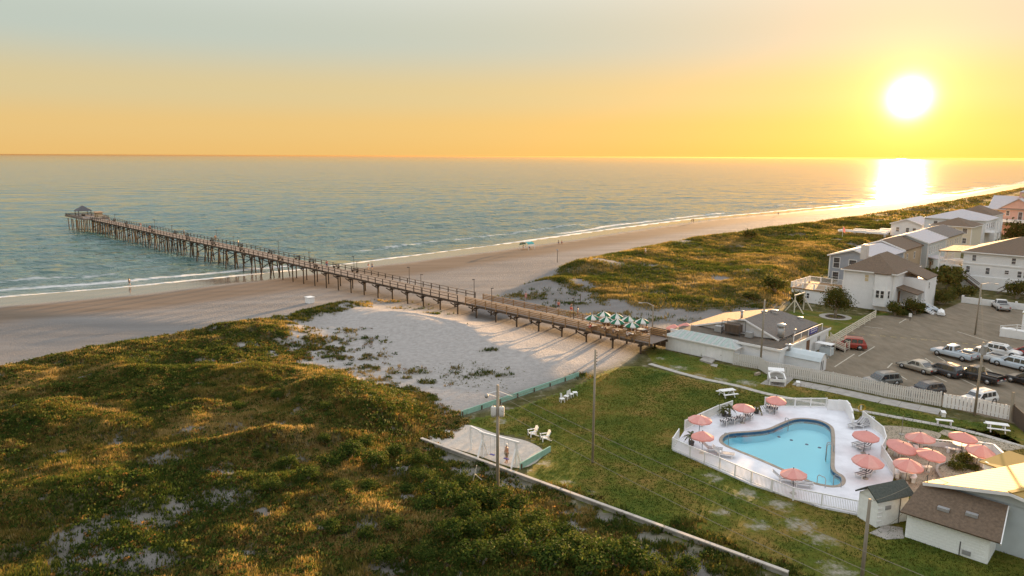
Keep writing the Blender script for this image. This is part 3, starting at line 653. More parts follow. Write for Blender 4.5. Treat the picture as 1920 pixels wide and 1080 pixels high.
g = MB(); g.slab([(2.6, -1.3, 9.1), (8.2, -1.3, 12.7), (8.2, 6.5, 12.7), (2.6, 6.5, 9.1)], .2); g.slab([(8.2, -1.3, 12.7), (13.8, -1.3, 9.1), (13.8, 6.5, 9.1), (8.2, 6.5, 12.7)], .2); g.build('gable_roof', M['pale_roof'], ph)
cu = MB().box((8.4, 6.2, 13.6), (2.2, 2.2, 2.0)).build('cupola', M['pink_siding'], ph); MB().lathe([(2.0, 14.6), (.02, 15.4)], 4, (0, 0, 0), sm=False).build('cupola_roof', M['pale_roof'], cu, (8.4, 6.2, 0), R(45)); MB().box((8.4, 5.07, 13.7), (1, .06, 1)).build('cupola_window', M['painted_lit_glass'], cu)
MB().slab([(-3.2, -1.6, 8.9), (5, -1.6, 8.9), (5, 2, 9.6), (-3.2, 2, 9.6)], .2).build('porch_roof', M['pale_roof'], ph)
MB().box((-1.4, .6, 5.0), (3.4, 3.6, .25)).build('porch_floor', M['white'], ph)
for x in (-3, 0, 2): MB().box((x, -1.3, 4.4), (.3, .3, 8.8)).build('porch_column', M['white'], ph)
MB().box((7.2, -1.6, 5.1), (9, 2.2, .9)).build('balcony', M['white'], ph); MB().slab([(2.2, -3.2, 4.0), (8, -3.2, 4.0), (8, 0, 4.9), (2.2, 0, 4.9)], .2).build('lower_roof', M['tan_roof'], ph)

# large white house at the right with the brown hip roof
B0 = G(1804, 472, 7.5); BO = off(B0, 0, 2.4)
bh = house('large_house', 'large white house with a brown hip roof at the right edge behind the garden wall', BO, 22, 16, 7.4, 10.4, 'hip', 'white_siding', 'brown_roof', over=.5,
      wins=[('f', 1.75, 6.2, .75, 1.3), ('f', 8.4, 6.2, .75, 1.3), ('f', .9, 3.8, .75, 1.3), ('f', 4.3, 3.8, .75, 1.3), ('f', 7.5, 3.9, .75, .8), ('f', 9.6, 3.7, .75, 1.3), ('f', 10.6, 3.7, .75, 1.3), ('f', 14, 6.2, .75, 1.3)])
MB().slab([(-4.6, -.5, 7.2), (0, -.5, 7.42), (0, 12, 7.42), (-4.6, 12, 7.2)], .22).build('porch_roof', M['brown_roof'], bh)
MB().box((-2.3, 5.8, 4.3), (4.5, 11.8, .25)).build('porch_floor', M['white'], bh); railing('porch_railing', M['white'], bh, [(-.1, -.1, 4.4), (-4.4, -.1, 4.4), (-4.4, 11.5, 4.4)], 1, 1.6, .3)
for y in (-.1, 5.6, 11.5): MB().box((-4.4, y, 3.6), (.26, .26, 7.2)).build('porch_column', M['white'], bh)
MB().box((11, -.06, 5.05), (22, .12, .25)).build('belt_course', M['white'], bh)
MB().box((11, -.10, 1.3), (22.1, .2, 2.6)).build('base_wall', M['white'], bh)
s_ = MB()
for i in range(12): s_.box((-.2 + i * .3, -1.0, 2.7 - i * .22), (.32, 1.3, .06))
for y in (-1.65, -.36): s_.bar((-.3, y, 2.75), (3.4, y, .1), .06, .25); s_.bar((-.3, y, 3.7), (3.4, y, 1.1), .07, .09)
s_.build('stairs', M['old_wood'], bh)
s_ = MB()
for i in range(9): s_.box((7.0 + i * .3, -3.2, .2 + i * .2), (.32, 1.4, .06))
for y in (-3.9, -2.5): s_.bar((6.9, y, .9), (9.8, y, 2.8), .07, .09); s_.bar((9.8, y, 2.8), (13, y, 2.8), .07, .09)
s_.box((11.4, -3.2, 1.8), (3.4, 1.4, .1)); s_.build('front_steps', M['old_wood'], bh)
gw0, gw1 = G(1802, 567), off(G(1802, 567), 22, 0)
gw = thing('garden_wall', 'low white garden wall in front of the large white house', 'wall', gw0, SITE)
MB().box((11, 0, .55), (22, .2, 1.1)).build('wall', M['white'], gw)
for k in range(9): MB().box((.2 + k * 2.7, 0, .68), (.34, .34, 1.36)).build('pier_post', M['white'], gw)

# white house with the big side deck
W0 = G(1592, 574); WO = off(W0, -1.3, 0)
wh = house('white_house', 'white two storey house with a brown hip roof and wide deck', WO, 8.2, 13, 6.6, 9.3, 'hip', 'white_siding', 'brown_roof', over=.5,
      wins=[('f', 5.0 - 1.2, 5.4, .7, 1.2, 'painted_lit_glass'), ('f', 6.5, 5.0, .6, 1.1), ('r', 8.5, 4.9, .7, 1.3)])
bay = MB().prism([(5.0, -.02), (5.5, -1.1), (7.4, -1.1), (7.95, -.02)], .9, 6.45).build('bay', M['white_siding'], wh)
MB().prism([(4.8, -.02), (5.4, -1.3), (7.5, -1.3), (8.1, -.02)], 6.45, 6.62).build('bay_roof', M['brown_roof'], wh)
for u, w in ((6.1, .62), (6.85, .62)): window(bay, (u, -1.13, 3.0), w, 1.35, 0)
window(bay, (5.22, -.58, 3.0), .6, 1.35, R(-65)); window(bay, (7.7, -.58, 3.0), .5, 1.35, R(63)); window(bay, (5.22, -.58, 5.3), .55, 1.1, R(-65))
wg = MB().box((10.0, 8.6, 2.7), (3.6, 6.4, 5.6)).build('side_wing', M['white_siding'], wh)
MB().slab([(8.2, 5.2, 6.9), (11.95, 5.2, 5.5), (11.95, 12.0, 5.5), (8.2, 12.0, 6.9)], .2).build('wing_roof', M['brown_roof'], wh); window(wg, (11.83, 7.2, 4.2), .7, 1.2, R(90))
MB().slab([(8.2, 1.6, 4.1), (11.6, 1.6, 3.3), (11.6, 5.4, 3.3), (8.2, 5.4, 4.1)], .16).build('porch_roof', M['brown_roof'], wh)
MB().box((10.0, 3.4, 1.15), (3.4, 3.6, .18)).build('porch_floor', M['white'], wh)
for y in (1.8, 5.1): MB().box((11.4, y, 2.2), (.2, .2, 2.1)).build('porch_column', M['white'], wh)
MB().box((8.24, 3.4, 2.2), (.07, 1.0, 2.0)).build('door', M['door'], wh)
s_ = MB()
for i in range(7): s_.box((11.8 + i * .32, 3.4, 1.1 - i * .17), (.34, 1.5, .06))
for y in (2.6, 4.2): s_.bar((11.7, y, 2.1), (14.1, y, .95), .08, .1); s_.bar((11.7, y, 1.1), (14.1, y, 0), .06, .22)
s_.build('porch_steps', M['white'], wh)
MB().box((.55, 8.0, 8.9), (1.1, 1.1, 2.6)).build('chimney', M['chimney'], wh); MB().box((.55, 8.0, 10.25), (.7, .7, .12)).build('chimney_cap', M['dark_metal'], wh)
dko = MB().box((-4.2, 1.9, 2.42), (8.4, 8.6, .2)).build('deck', M['new_wood'], wh)
MB().box((-4.2, 1.9, 1.1), (8.1, 8.3, 2.5)).build('deck_base', M['white_siding'], wh)
railing('deck_railing', M['white'], wh, [(-.1, -2.3, 2.52), (-8.3, -2.3, 2.52), (-8.3, 6.1, 2.52), (-.1, 6.1, 2.52)], 1.0, 2.1, .16, post=.22)
window(wh, (-5.2, -2.28, 1.3), .55, 1.0, 0)
MB().box((-.8, 6.6, 3.4), (1.6, 1.2, 1.8)).build('side_stair_box', M['white'], wh)

# ---------------------------------------------------------------- restaurant at the foot of the pier
R0 = G(1458, 634, 2.8)
rs = thing('pier_restaurant', 'white restaurant with a sloping brown gable roof and flat tar annex by the pier', 'restaurant', (R0.x, R0.y, 0), SITE)
Lz, Az, Rz_ = 1.95, 4.65, 2.75
w_ = MB().prism([(-13.6, .3), (-.2, .3), (-.2, 12.6), (-13.6, 12.6)], -.2, 1.85)
w_.add([(-13.8, .25, 1.8), (0, .25, 2.6), (-4.7, .25, Az - .2), (-13.8, .4, 1.8), (0, .4, 2.6), (-4.7, .4, Az - .2)], [(0, 1, 2), (5, 4, 3), (0, 2, 5, 3), (1, 4, 5, 2), (0, 3, 4, 1)])
w_.prism([(-.35, .3), (-.1, .3), (-.1, 12.6), (-.35, 12.6)], 1.8, 2.6); w_.build('wall', M['white_siding'], rs)
MB().slab([(-14.2, -.2, Lz), (-4.7, -.2, Az), (-4.7, 9.2, Az), (-14.2, 12.9, Lz)], .14).build('sea_side_roof', M['tan_roof'], rs)
MB().slab([(-4.7, -.2, Az), (.3, -.2, Rz_ - .1), (.3, 12.9, Rz_ - .1), (-4.7, 9.2, Az)], .14).build('land_side_roof', M['grey_roof'], rs)
MB().add([(-14.2, 12.9, Lz), (-4.7, 9.2, Az), (.3, 12.9, Rz_ - .1)], [(0, 1, 2), (2, 1, 0)]).build('rear_hip', M['grey_roof'], rs)
f = MB(); f.bar((-14.2, -.24, Lz - .1), (-4.7, -.24, Az - .1), .06, .22); f.bar((-4.7, -.24, Az - .1), (.3, -.24, Rz_ - .2), .06, .22); f.build('fascia', M['white'], rs)
MB().prism([(-13, -4.3), (2.2, -4.3), (2.2, 11.8), (.32, 11.8), (.32, .2), (-13, .2)], -.2, 2.3).build('annex_wall', M['white_siding'], rs)
MB().prism([(-13.2, -4.5), (2.4, -4.5), (2.4, 12.0), (.34, 12.0), (.34, .22), (-13.2, .22)], 2.303, 2.45).build('annex_roof', M['flat_roof'], rs)
f = MB(); f.box((-5.4, -4.52, 2.45), (15.7, .08, .3)); f.box((2.42, 3.75, 2.45), (.08, 16.4, .3)); f.build('annex_fascia', M['white'], rs)
pr = MB()
for i in range(5): pr.cyl((1.9, .5 + i * 2.4, 2.45), (1.9, .5 + i * 2.4, 3.4), .05, n=6)
pr.bar((1.9, .5, 3.4), (1.9, 10.1, 3.4), .06); pr.build('roof_rail', M['white'], rs)
MB().box((2.22, 4.6, 1.05), (.06, 1.0, 2.0)).build('door', M['door'], rs); MB().box((2.22, 8.2, 1.5), (.06, .8, .9)).build('hatch', M['grey_metal'], rs)
for x in (-10.5, -7.0): window(rs, (x, -4.33, 1.4), .9, .8, 0)
# banner on the roof rail
def text_part(name, s, size, m, parent, loc, rot, ext=.01, sx=1.0):
    cu = bpy.data.curves.new(name, 'FONT'); cu.body = s; cu.size = size; cu.align_x = 'CENTER'; cu.align_y = 'CENTER'; cu.extrude = ext
    t = bpy.data.objects.new('tmp_text', cu); C.objects.link(t); dg = bpy.context.evaluated_depsgraph_get(); me = bpy.data.meshes.new_from_object(t.evaluated_get(dg)); bpy.data.objects.remove(t)
    o = bpy.data.objects.new(name, me); C.objects.link(o); me.materials.clear(); me.materials.append(m); o.parent = parent; o.location = loc; o.rotation_euler = rot; o.scale = (sx, 1, 1); return o
bn = thing('roof_banner', 'blue banner with white lettering hung on the restaurant roof rail', 'banner', off(R0, 2.02, 5.4, 2.5), SITE + R(90))
M['banner'] = mat('banner_blue', (.07, .06, .25), .7, .15, 6)
MB().box((1.3, 0, .55), (2.7, .04, .85)).build('cloth', M['banner'], bn)
for z, wd in ((.72, 2.2), (.42, 1.9)):
    q = MB(); x = 1.3 - wd / 2
    while x < 1.3 + wd / 2: l_ = random.uniform(.12, .4); q.box((x + l_ / 2, -.024, z), (l_, .008, .12)); x += l_ + .07
    q.build('lettering', M['white'], bn)
# things on the roof
def vent(px, z, h, r, label, cat='roof vent'):
    p = G(*px, z=z); t = thing('roof_vent', label, cat, (p.x, p.y, z), SITE)
    MB().cyl((0, 0, -.4), (0, 0, h * .7), r * .75, n=12).build('duct', M['grey_metal'], t); MB().lathe([(r * .7, h * .7), (r, h * .75), (r, h), (r * .5, h * 1.08), (.01, h * 1.1)], 14).build('hood', M['grey_metal'], t)
vent((1464, 626), 3.2, 1.3, .55, 'big mushroom exhaust fan on the grey restaurant roof'); vent((1432, 592), 4.2, .7, .4, 'pale vent hood near the ridge of the restaurant roof'); vent((1500, 600), 3.2, .45, .4, 'small round vent at the far edge of the restaurant roof')
vent((1391, 591), 4.7, .6, .22, 'small dish shaped vent on the brown side of the restaurant roof'); vent((1452, 585), 4.5, .3, .5, 'flat vent cap close to the top of the restaurant roof')
vent((1478, 650), 2.5, .3, .4, 'low vent on the flat annex roof near its corner'); vent((1490, 627), 2.6, .7, .18, 'thin pipe vent at the lower roof edge')
ac = thing('cooling_unit', 'rusty brown cooling unit in a pipe frame on the restaurant annex roof', 'cooling unit', off(R0, -5.6, -1.2, 2.46), SITE)
MB().box((0, 0, .95), (2.0, 1.2, 1.1)).build('housing', M['old_wood'], ac)
fr = MB()
for x in (-1.3, 1.3):
    for y in (-.8, .8): fr.cyl((x, y, 0), (x, y, 1.9), .04, n=5)
for y in (-.8, .8): fr.bar((-1.3, y, 1.9), (1.3, y, 1.9), .06); fr.bar((-1.3, y, .4), (1.3, y, .4), .08)
fr.build('pipe_frame', M['dark_metal'], ac); MB().box((-2.2, .2, .45), (1.0, .8, .8)).build('small_unit', M['grey_metal'], ac); MB().box((2.2, .2, .4), (.9, .8, .7)).build('side_unit', M['grey_metal'], ac)

# long low white shed with the green ribbed roof
S0 = G(1375, 682)
sd = thing('storage_shed', 'long low white shed with a pale green ribbed metal roof', 'shed', (S0.x, S0.y, 0), SITE)
m_ = MB().box((-5, 1.7, .95), (10, 3.4, 2.1)); clap = MB()
m_.build('wall', M['white_siding'], sd)
for i in range(20): MB().box((-9.75 + i * .5, -.015, 1.05), (.49, .035, 1.88)).build('panel', M['white'], sd)
MB().box((-2.1, -.045, .85), (1.0, .05, 1.62)).build('door', M['white'], sd); MB().box((-1.72, -.09, .8), (.08, .06, .1)).build('handle', M['dark_metal'], sd); MB().box((-3.2, -.045, .85), (.9, .05, 1.62)).build('door', M['white'], sd)
M['roof_green'] = mat('green_metal_roof', (.31, .38, .35), .45, .12, 2, metal=.2); M['roof_lilac'] = mat('faded_metal_roof', (.37, .385, .375), .45, .12, 2, metal=.2)
zr, ze = 2.75, 2.05
def rp(x0, x1, x2, x3, side, m):                # one roof panel: eave x0..x1, ridge x2..x3
    y0, y1 = (-.3, 1.7) if side < 0 else (3.7, 1.7)
    MB().slab([(x0, y0, ze), (x1, y0, ze), (x3, y1, zr), (x2, y1, zr)] if side < 0 else [(x2, y1, zr), (x3, y1, zr), (x1, y0, ze), (x0, y0, ze)], .05).build('roof_panel', m, sd)
nP = 24
for i in range(nP):
    a, b = -10.3 + i * 10.6 / nP, -10.3 + (i + 1) * 10.6 / nP - .03; cl = lambda x: min(max(x, -8.6), -1.4)
    for s in (-1, 1): rp(a, b, cl(a), max(cl(b), cl(a) + .01), s, M['roof_green' if i % 2 else 'roof_lilac'])
MB().slab([(.3, -.3, ze), (.3, 3.7, ze), (-1.4, 1.7, zr)], .05).build('hip_panel', M['roof_lilac'], sd); MB().slab([(-10.3, 3.7, ze), (-10.3, -.3, ze), (-8.6, 1.7, zr)], .05).build('hip_panel', M['roof_lilac'], sd)
f = MB(); f.box((-5, -.33, ze - .08), (10.7, .05, .16)); f.box((.33, 1.7, ze - .08), (.05, 4.1, .16)); f.build('fascia', M['white'], sd)
# small white shed inside the fence
q0 = G(1535, 700); sm = thing('small_shed', 'small white shed with a pale blue curved roof behind the picket fence', 'shed', (q0.x, q0.y, 0), SITE)
MB().box((-2.2, 1.1, .75), (4.4, 2.2, 1.7)).build('wall', M['white_siding'], sm)
rf = MB(); arc = [(-.2, 1.45), (.15, 1.9), (.7, 2.25), (1.1, 2.33), (1.5, 2.25), (2.05, 1.9), (2.4, 1.45)]
for (ya, za), (yb, zb) in zip(arc[:-1], arc[1:]): rf.slab([(-4.6, ya, za), (.2, ya, za), (.2, yb, zb), (-4.6, yb, zb)], .05)
rf.build('roof', M['pale_blue'], sm)
e_m = MB()
for x in (-4.395, -.005): e_m.add([(x - .004, 0, 1.55)] + [(x - .004, y, z - .06) for y, z in arc[1:-1]] + [(x - .004, 2.2, 1.55)], [tuple(range(7))]); e_m.add([(x + .004, 0, 1.55)] + [(x + .004, y, z - .06) for y, z in arc[1:-1]] + [(x + .004, 2.2, 1.55)], [tuple(range(7))])
e_m.build('gable', M['white_siding'], sm); MB().box((.03, .55, .8), (.05, .12, 1.2)).build('bracket', M['dark_metal'], sm); MB().box((.03, 1.1, .8), (.05, .12, 1.2)).build('bracket', M['dark_metal'], sm)

# ---------------------------------------------------------------- buildings at the lower right corner
M['block'] = mat('white_block', (.78, .80, .78), .8, .1, 3, .3, 12)
Q0 = G(1695, 1008); mb = thing('motel_building', 'white block building with a brown shingle roof at the bottom right corner', 'building', (Q0.x, Q0.y, 0), SITE)
MB().box((2.45, 2.3, .85), (4.9, 4.3, 2.3)).build('wall', M['block'], mb)
first = None
for r_ in range(9):
    for c_ in range(12):
        x = .02 + (c_ + (.5 if r_ % 2 else 0)) * .41; 
        if x + .39 > 4.9: continue
        if first is None: first = MB().box((.195, 0, .095), (.385, .03, .185)).build('block', M['block'], mb, (x, .145, .02 + r_ * .2))
        else: share(first, 'block', mb, (x, .145 + random.uniform(-.004, .004), .02 + r_ * .2))
MB().slab([(-.35, -.35, 1.98), (5.5, -.35, 1.98), (5.3, 2.3, 3.5), (.25, 2.3, 3.5)], .14).build('roof', M['brown_roof'], mb)
MB().slab([(.25, 2.3, 3.5), (5.3, 2.3, 3.5), (5.5, 4.9, 1.98), (-.35, 4.9, 1.98)], .14).build('rear_roof', M['brown_roof'], mb); MB().slab([(-.35, 4.9, 1.98), (-.35, -.35, 1.98), (.25, 2.3, 3.5)], .1).build('end_roof', M['brown_roof'], mb)
f = MB(); f.bar((5.52, -.35, 1.85), (5.32, 2.3, 3.38), .08, .2); f.bar((5.52, 4.9, 1.85), (5.32, 2.3, 3.38), .08, .2); f.build('bargeboard', M['white'], mb)
MB().cyl((3.3, .1, 0), (3.3, .1, 1.0), .03, n=6).build('standpipe', M['dark_metal'], mb); MB().box((3.7, .1, .35), (.5, .1, .3)).build('meter_box', M['grey_metal'], mb)
mt = MB().cyl((.5, 2.3, 3.2), (.5, 2.3, 4.1), .035, n=6).build('service_mast', M['dark_metal'], mb)
for i, (x, y, z) in enumerate(((2.0, .7, 2.62), (3.6, .9, 2.73))): MB().box((x, y, z), (.7, .35, .2)).build('roof_vent', M['grey_metal'], mb)
M['yellow_roof'] = mat('yellow_metal_roof', (.34, .22, .06), .75, .06, 2, metal=.0)
yb = thing('yellow_roof_building', 'building with a broad yellow metal roof behind the brown roofed building', 'building', off(Q0, 0, 0), SITE)
sk = lambda x, s_, z: (x + .45 * s_, 1.9 + .89 * s_, z)
MB().prism([(.8, 2.6), (9.9, 2.6), (15.3, 13.3), (6.2, 13.3)], -.2, 3.5).add([(.7, 2.6, 3.4), (10, 2.6, 3.4), (10, 2.6, 3.6), (5.35, 2.6, 4.42), (.7, 2.6, 3.6), (.7, 2.8, 3.4), (10, 2.8, 3.4), (10, 2.8, 3.6), (5.35, 2.8, 4.42), (.7, 2.8, 3.6)], [(0, 1, 2, 3, 4), (9, 8, 7, 6, 5), (0, 4, 9, 5), (4, 3, 8, 9), (3, 2, 7, 8), (1, 6, 7, 2)]).build('wall', M['pale_blue'], yb)
for i in range(17):
    a, b = i * .72, (i + 1) * .72 - .03
    MB().slab([sk(.35, a, 3.62), sk(5.35, a, 4.58), sk(5.35, b, 4.58), sk(.35, b, 3.62)], .06).build('roof_panel', M['yellow_roof'], yb); MB().slab([sk(5.35, a, 4.58), sk(10.35, a, 3.62), sk(10.35, b, 3.62), sk(5.35, b, 4.58)], .06).build('roof_panel', M['yellow_roof'], yb)
MB().bar(sk(5.35, -.05, 4.61), sk(5.35, 12.2, 4.61), .3, .05).build('ridge_cap', M['yellow_roof'], yb)
f = MB(); f.bar((.35, 1.87, 3.48), (5.35, 1.87, 4.44), .05, .2); f.bar((5.35, 1.87, 4.44), (10.35, 1.87, 3.48), .05, .2); f.build('bargeboard', M['white'], yb)
yo = G(1886, 846, 3.3); y2 = thing('yellow_roof_annex', 'smaller pale yellow roofed annex at the right edge beyond the patio', 'building', (yo.x, yo.y, 0), SITE - R(24.4))
MB().box((4, -1.2, 1.4), (7.4, 3.2, 3.2)).build('wall', M['white_siding'], y2); MB().slab([(0, -3, 2.95), (8, -3, 3.4), (8, .4, 3.6), (0, .4, 3.3)], .1).build('roof', M['yellow_roof'], y2)
# pump house by the pool
k0, k1 = G(1607, 917, 2.1), G(1651, 941, 2.1); ka = ang(k0, k1); kw = (k1 - k0).length
kp = thing('pump_house', 'small white pump house with a dark green shingle roof at the pool corner', 'pump house', (k0.x, k0.y, 0), ka)
MB().box((kw / 2, 1.5, .95), (kw - .4, 2.9, 2.1)).add([(.2, .05, 1.95), (kw - .2, .05, 1.95), (kw / 2, .05, 2.7), (.2, .25, 1.95), (kw - .2, .25, 1.95), (kw / 2, .25, 2.7)], [(0, 1, 2), (5, 4, 3), (0, 2, 5, 3), (1, 4, 5, 2)]).build('wall', M['block'], kp)
MB().slab([(0, -.2, 2.06), (kw / 2, -.2, 2.85), (kw / 2, 3.3, 2.85), (0, 3.3, 2.06)], .1).build('roof', M['dark_roof'], kp); MB().slab([(kw / 2, -.2, 2.85), (kw, -.2, 2.06), (kw, 3.3, 2.06), (kw / 2, 3.3, 2.85)], .1).build('roof', M['dark_roof'], kp)
MB().box((kw - .17, 1.0, 1.4), (.06, .5, .3)).build('vent', M['grey_metal'], kp); MB().cyl((kw - .14, 2.1, 0), (kw - .14, 2.1, 1.9), .03, n=6).build('drain_pipe', M['dark_metal'], kp)
for i in range(5): MB().box((kw - .16, .25 + 0 * i, .5 + i * .32), (.05, .4, .05)).build('louvre', M['white'], kp)
# white trailer at the right edge
t0 = G(1872, 632); tr = thing('white_trailer', 'white trailer with a yellow roof stripe and a white ramp', 'trailer', (t0.x, t0.y, 0), SITE)
M['stripe'] = mat('yellow_stripe', (.55, .42, .10), .6)
MB().box((7.5, 6.0, 1.9), (11, 3.2, 2.8)).build('body', M['white'], tr); MB().box((7.5, 6.0, 3.2), (11.06, 3.26, .14)).build('stripe', M['stripe'], tr); MB().box((7.5, 6.0, 3.38), (11.2, 3.4, .2)).build('roof', M['white'], tr)
MB().box((6, 1.4, .6), (12, 1.6, 1.2)).build('ramp', M['white'], tr); railing('ramp_railing', M['white'], tr, [(0, .7, .7), (2, .65, 1.2), (12, .65, 1.2)], .9, 1.7)
# ---------------------------------------------------------------- paving, lawn, lot
def smooth(pts, k=6, closed=True):
    n = len(pts); out = []
    for i in range(n if closed else n - 1):
        p0, p1, p2, p3 = [np.array(pts[(i + j) % n if closed else min(max(i + j, 0), n - 1)][:2], float) for j in (-1, 0, 1, 2)]
        for t in np.arange(k) / k: out.append(tuple(.5 * (2 * p1 + (p2 - p0) * t + (2 * p0 - 5 * p1 + 4 * p2 - p3) * t * t + (3 * p1 - p0 - 3 * p2 + p3) * t ** 3)))
    if not closed: out.append(tuple(pts[-1][:2]))
    return out
def plate(name, pts, z1, z0, m, parent=None, kind='structure'):
    o = MB().prism(pts, z0, z1).build(name, m, parent)
    if parent is None and kind: o['kind'] = kind
    return o
def strip(pts, w):
    L, Rr = [], []
    for i, p in enumerate(pts):
        a = np.array(pts[max(i - 1, 0)]); b = np.array(pts[min(i + 1, len(pts) - 1)]); d = (b - a) / (np.linalg.norm(b - a) + 1e-9); n = np.array((-d[1], d[0])) * w / 2
        L.append(tuple(np.array(p) + n)); Rr.append(tuple(np.array(p) - n))
    return Rr + L[::-1]
LAWN = P((880, 792), (960, 770), (1060, 735), (1110, 712), (1150, 694), (1200, 688), (1300, 712), (1440, 742), (1600, 768), (1780, 800), (1925, 840)) + [(34, 38)] + P((1500, 1082), (1300, 1012), (1150, 958), (1010, 905), (1000, 880), (1030, 848), (990, 820), (920, 806))
LAWN2 = P((1250, 688), (1216, 668), (1236, 656), (1380, 690), (1480, 715), (1760, 782), (1900, 800), (1915, 832), (1780, 796), (1600, 764), (1440, 738), (1330, 712))
LAWN3 = P((1470, 600), (1500, 582), (1590, 592), (1660, 590), (1640, 585), (1546, 640), (1520, 625))
def lawn_material():
    m = bpy.data.materials.new('lawn_grass'); m.use_nodes = True; t = m.node_tree; b = t.nodes['Principled BSDF']; L = t.links.new; N = t.nodes.new
    g = N('ShaderNodeNewGeometry')
    def no(s, d, r=.6):
        n = N('ShaderNodeTexNoise'); n.inputs['Scale'].default_value = s; n.inputs['Detail'].default_value = d; n.inputs['Roughness'].default_value = r; L(g.outputs['Position'], n.inputs['Vector']); return n.outputs[0]
    def ramp(f, *st):
        r = N('ShaderNodeValToRGB'); e = r.color_ramp.elements
        while len(e) < len(st): e.new(.5)
        for k, (p, c) in enumerate(st): e[k].position = p; e[k].color = (*c, 1)
        L(f, r.inputs[0]); return r.outputs[0]
    a = ramp(no(.16, 6, .7), (.36, (.056, .092, .012)), (.50, (.115, .122, .018)), (.63, (.23, .155, .042)))
    d = ramp(no(3.5, 5, .8), (.3, (.55, .55, .5)), (.7, (1.3, 1.3, 1.25)))
    mx = N('ShaderNodeMix'); mx.data_type = 'RGBA'; mx.blend_type = 'MULTIPLY'; mx.inputs[0].default_value = 1; L(a, mx.inputs[6]); L(d, mx.inputs[7])
    at = N('ShaderNodeAttribute'); at.attribute_name = 'bare'
    ad = N('ShaderNodeMath'); ad.operation = 'MULTIPLY_ADD'; L(no(1.4, 6, .75), ad.inputs[0]); ad.inputs[1].default_value = 1.1; L(at.outputs['Fac'], ad.inputs[2])
    mr = N('ShaderNodeMapRange'); mr.inputs['From Min'].default_value = .95; mr.inputs['From Max'].default_value = 1.22; L(ad.outputs[0], mr.inputs['Value'])
    m2 = N('ShaderNodeMix'); m2.data_type = 'RGBA'; L(mr.outputs[0], m2.inputs[0]); L(mx.outputs[2], m2.inputs[6]); m2.inputs[7].default_value = (.34, .31, .26, 1); L(m2.outputs[2], b.inputs['Base Color'])
    b.inputs['Roughness'].default_value = .9; b.inputs['Specular IOR Level'].default_value = .1
    bp = N('ShaderNodeBump'); bp.inputs['Strength'].default_value = .8; bp.inputs['Distance'].default_value = .12; L(no(9, 4, .8), bp.inputs['Height']); L(bp.outputs[0], b.inputs['Normal']); return m
M['lawn'] = lawn_material()
BARE = [(G(*p), r) for p, r in (((1270, 822), 1.3), ((1340, 895), 1.6), ((1400, 925), 1.8), ((1460, 945), 2.0), ((1500, 985), 2.2), ((1540, 1010), 1.8), ((1570, 1070), 2.0), ((1420, 985), 1.6), ((1350, 960), 1.2),
        ((1270, 690), 2.2), ((1240, 672), 1.2), ((1350, 712), 1.8), ((1400, 718), 2.2), ((1310, 705), 1.6), ((1020, 868), 1.2), ((980, 885), 1.4), ((1060, 905), 1.0), ((1110, 925), .9), ((940, 790), 1.4), ((960, 850), 1.2), ((1265, 650), 1.0))]
def lawn(name, pts, z):
    pts = np.array(smooth(pts, 4)); x0, y0 = pts.min(0); x1, y1 = pts.max(0); o, co = sheet(name, np.arange(x0, x1 + .5, .5), np.arange(y0, y1 + .5, .5), lambda X, Y: 0 * X + z, lambda x, y: sdist(x, y, pts) > .25 * (fbm(x, y, .8, 3) - .5))
    b = np.zeros(len(co))
    for g, r in BARE: b = np.maximum(b, .55 * np.exp(-((co[:, 0] - g.x) ** 2 + (co[:, 1] - g.y) ** 2) / r ** 2))
    b = np.maximum(b, .34 * (1 - sstep(0, 1.6, sdist(co[:, 0], co[:, 1], pts)))); attr(o, 'bare', b)
    bm = bmesh.new(); bm.from_mesh(o.data); bmesh.ops.delete(bm, geom=[v for v in bm.verts if not v.link_faces], context='VERTS'); bm.to_mesh(o.data); bm.free()
    o.data.materials.append(M['lawn']); return o
lawn('lawn', LAWN, .006); lawn('lawn', LAWN2, .006); lawn('lawn', LAWN3, .006)
M['asphalt'] = mat('asphalt', (.115, .092, .060), .9, .3, .8, .3, 18, col2=(.22, .175, .125), stretch=(1, .35, 1), detail=10)
M['line'] = mat('faded_line', (.46, .42, .34), .8, .3, 3); M['line_y'] = mat('faded_yellow_line', (.50, .36, .12), .8, .3, 3)
lot = P((1500, 690), (1548, 645), (1644, 592), (1700, 592), (1760, 585), (1800, 568), (1930, 584)) + [tuple((G(1930, 584) + AX * 40)[:2]), tuple((G(1905, 795) + AX * 25)[:2])] + P((1905, 795), (1760, 760), (1540, 708))
plate('parking_lot', lot, .02, -.2, M['asphalt'])
def line(a, b, w, m, z=.024):
    a, b = G(*a), G(*b); return MB().slab([tuple(p) + (z,) for p in strip([(a.x, a.y), (b.x, b.y)], w)], .003).build('painted_line', m, kind='structure')
for a, b in (((1680, 700), (1700, 712)), ((1735, 672), (1750, 682)), ((1848, 690), (1885, 712)), ((1620, 612), (1655, 616)), ((1610, 668), (1640, 650)), ((1565, 688), (1602, 664)), ((1686, 606), (1699, 598)), ((1664, 690), (1673, 681)), ((1745, 702), (1775, 716)), ((1757, 668), (1790, 688)), ((1790, 705), (1830, 724)), ((1795, 622), (1860, 642))): line(a, b, .14, M['line'])
for k in range(13): line((1592 + k * 19.3, 624.5 + k * 1.75), (1603 + k * 19.3, 625.5 + k * 1.75), .12, M['line_y'])
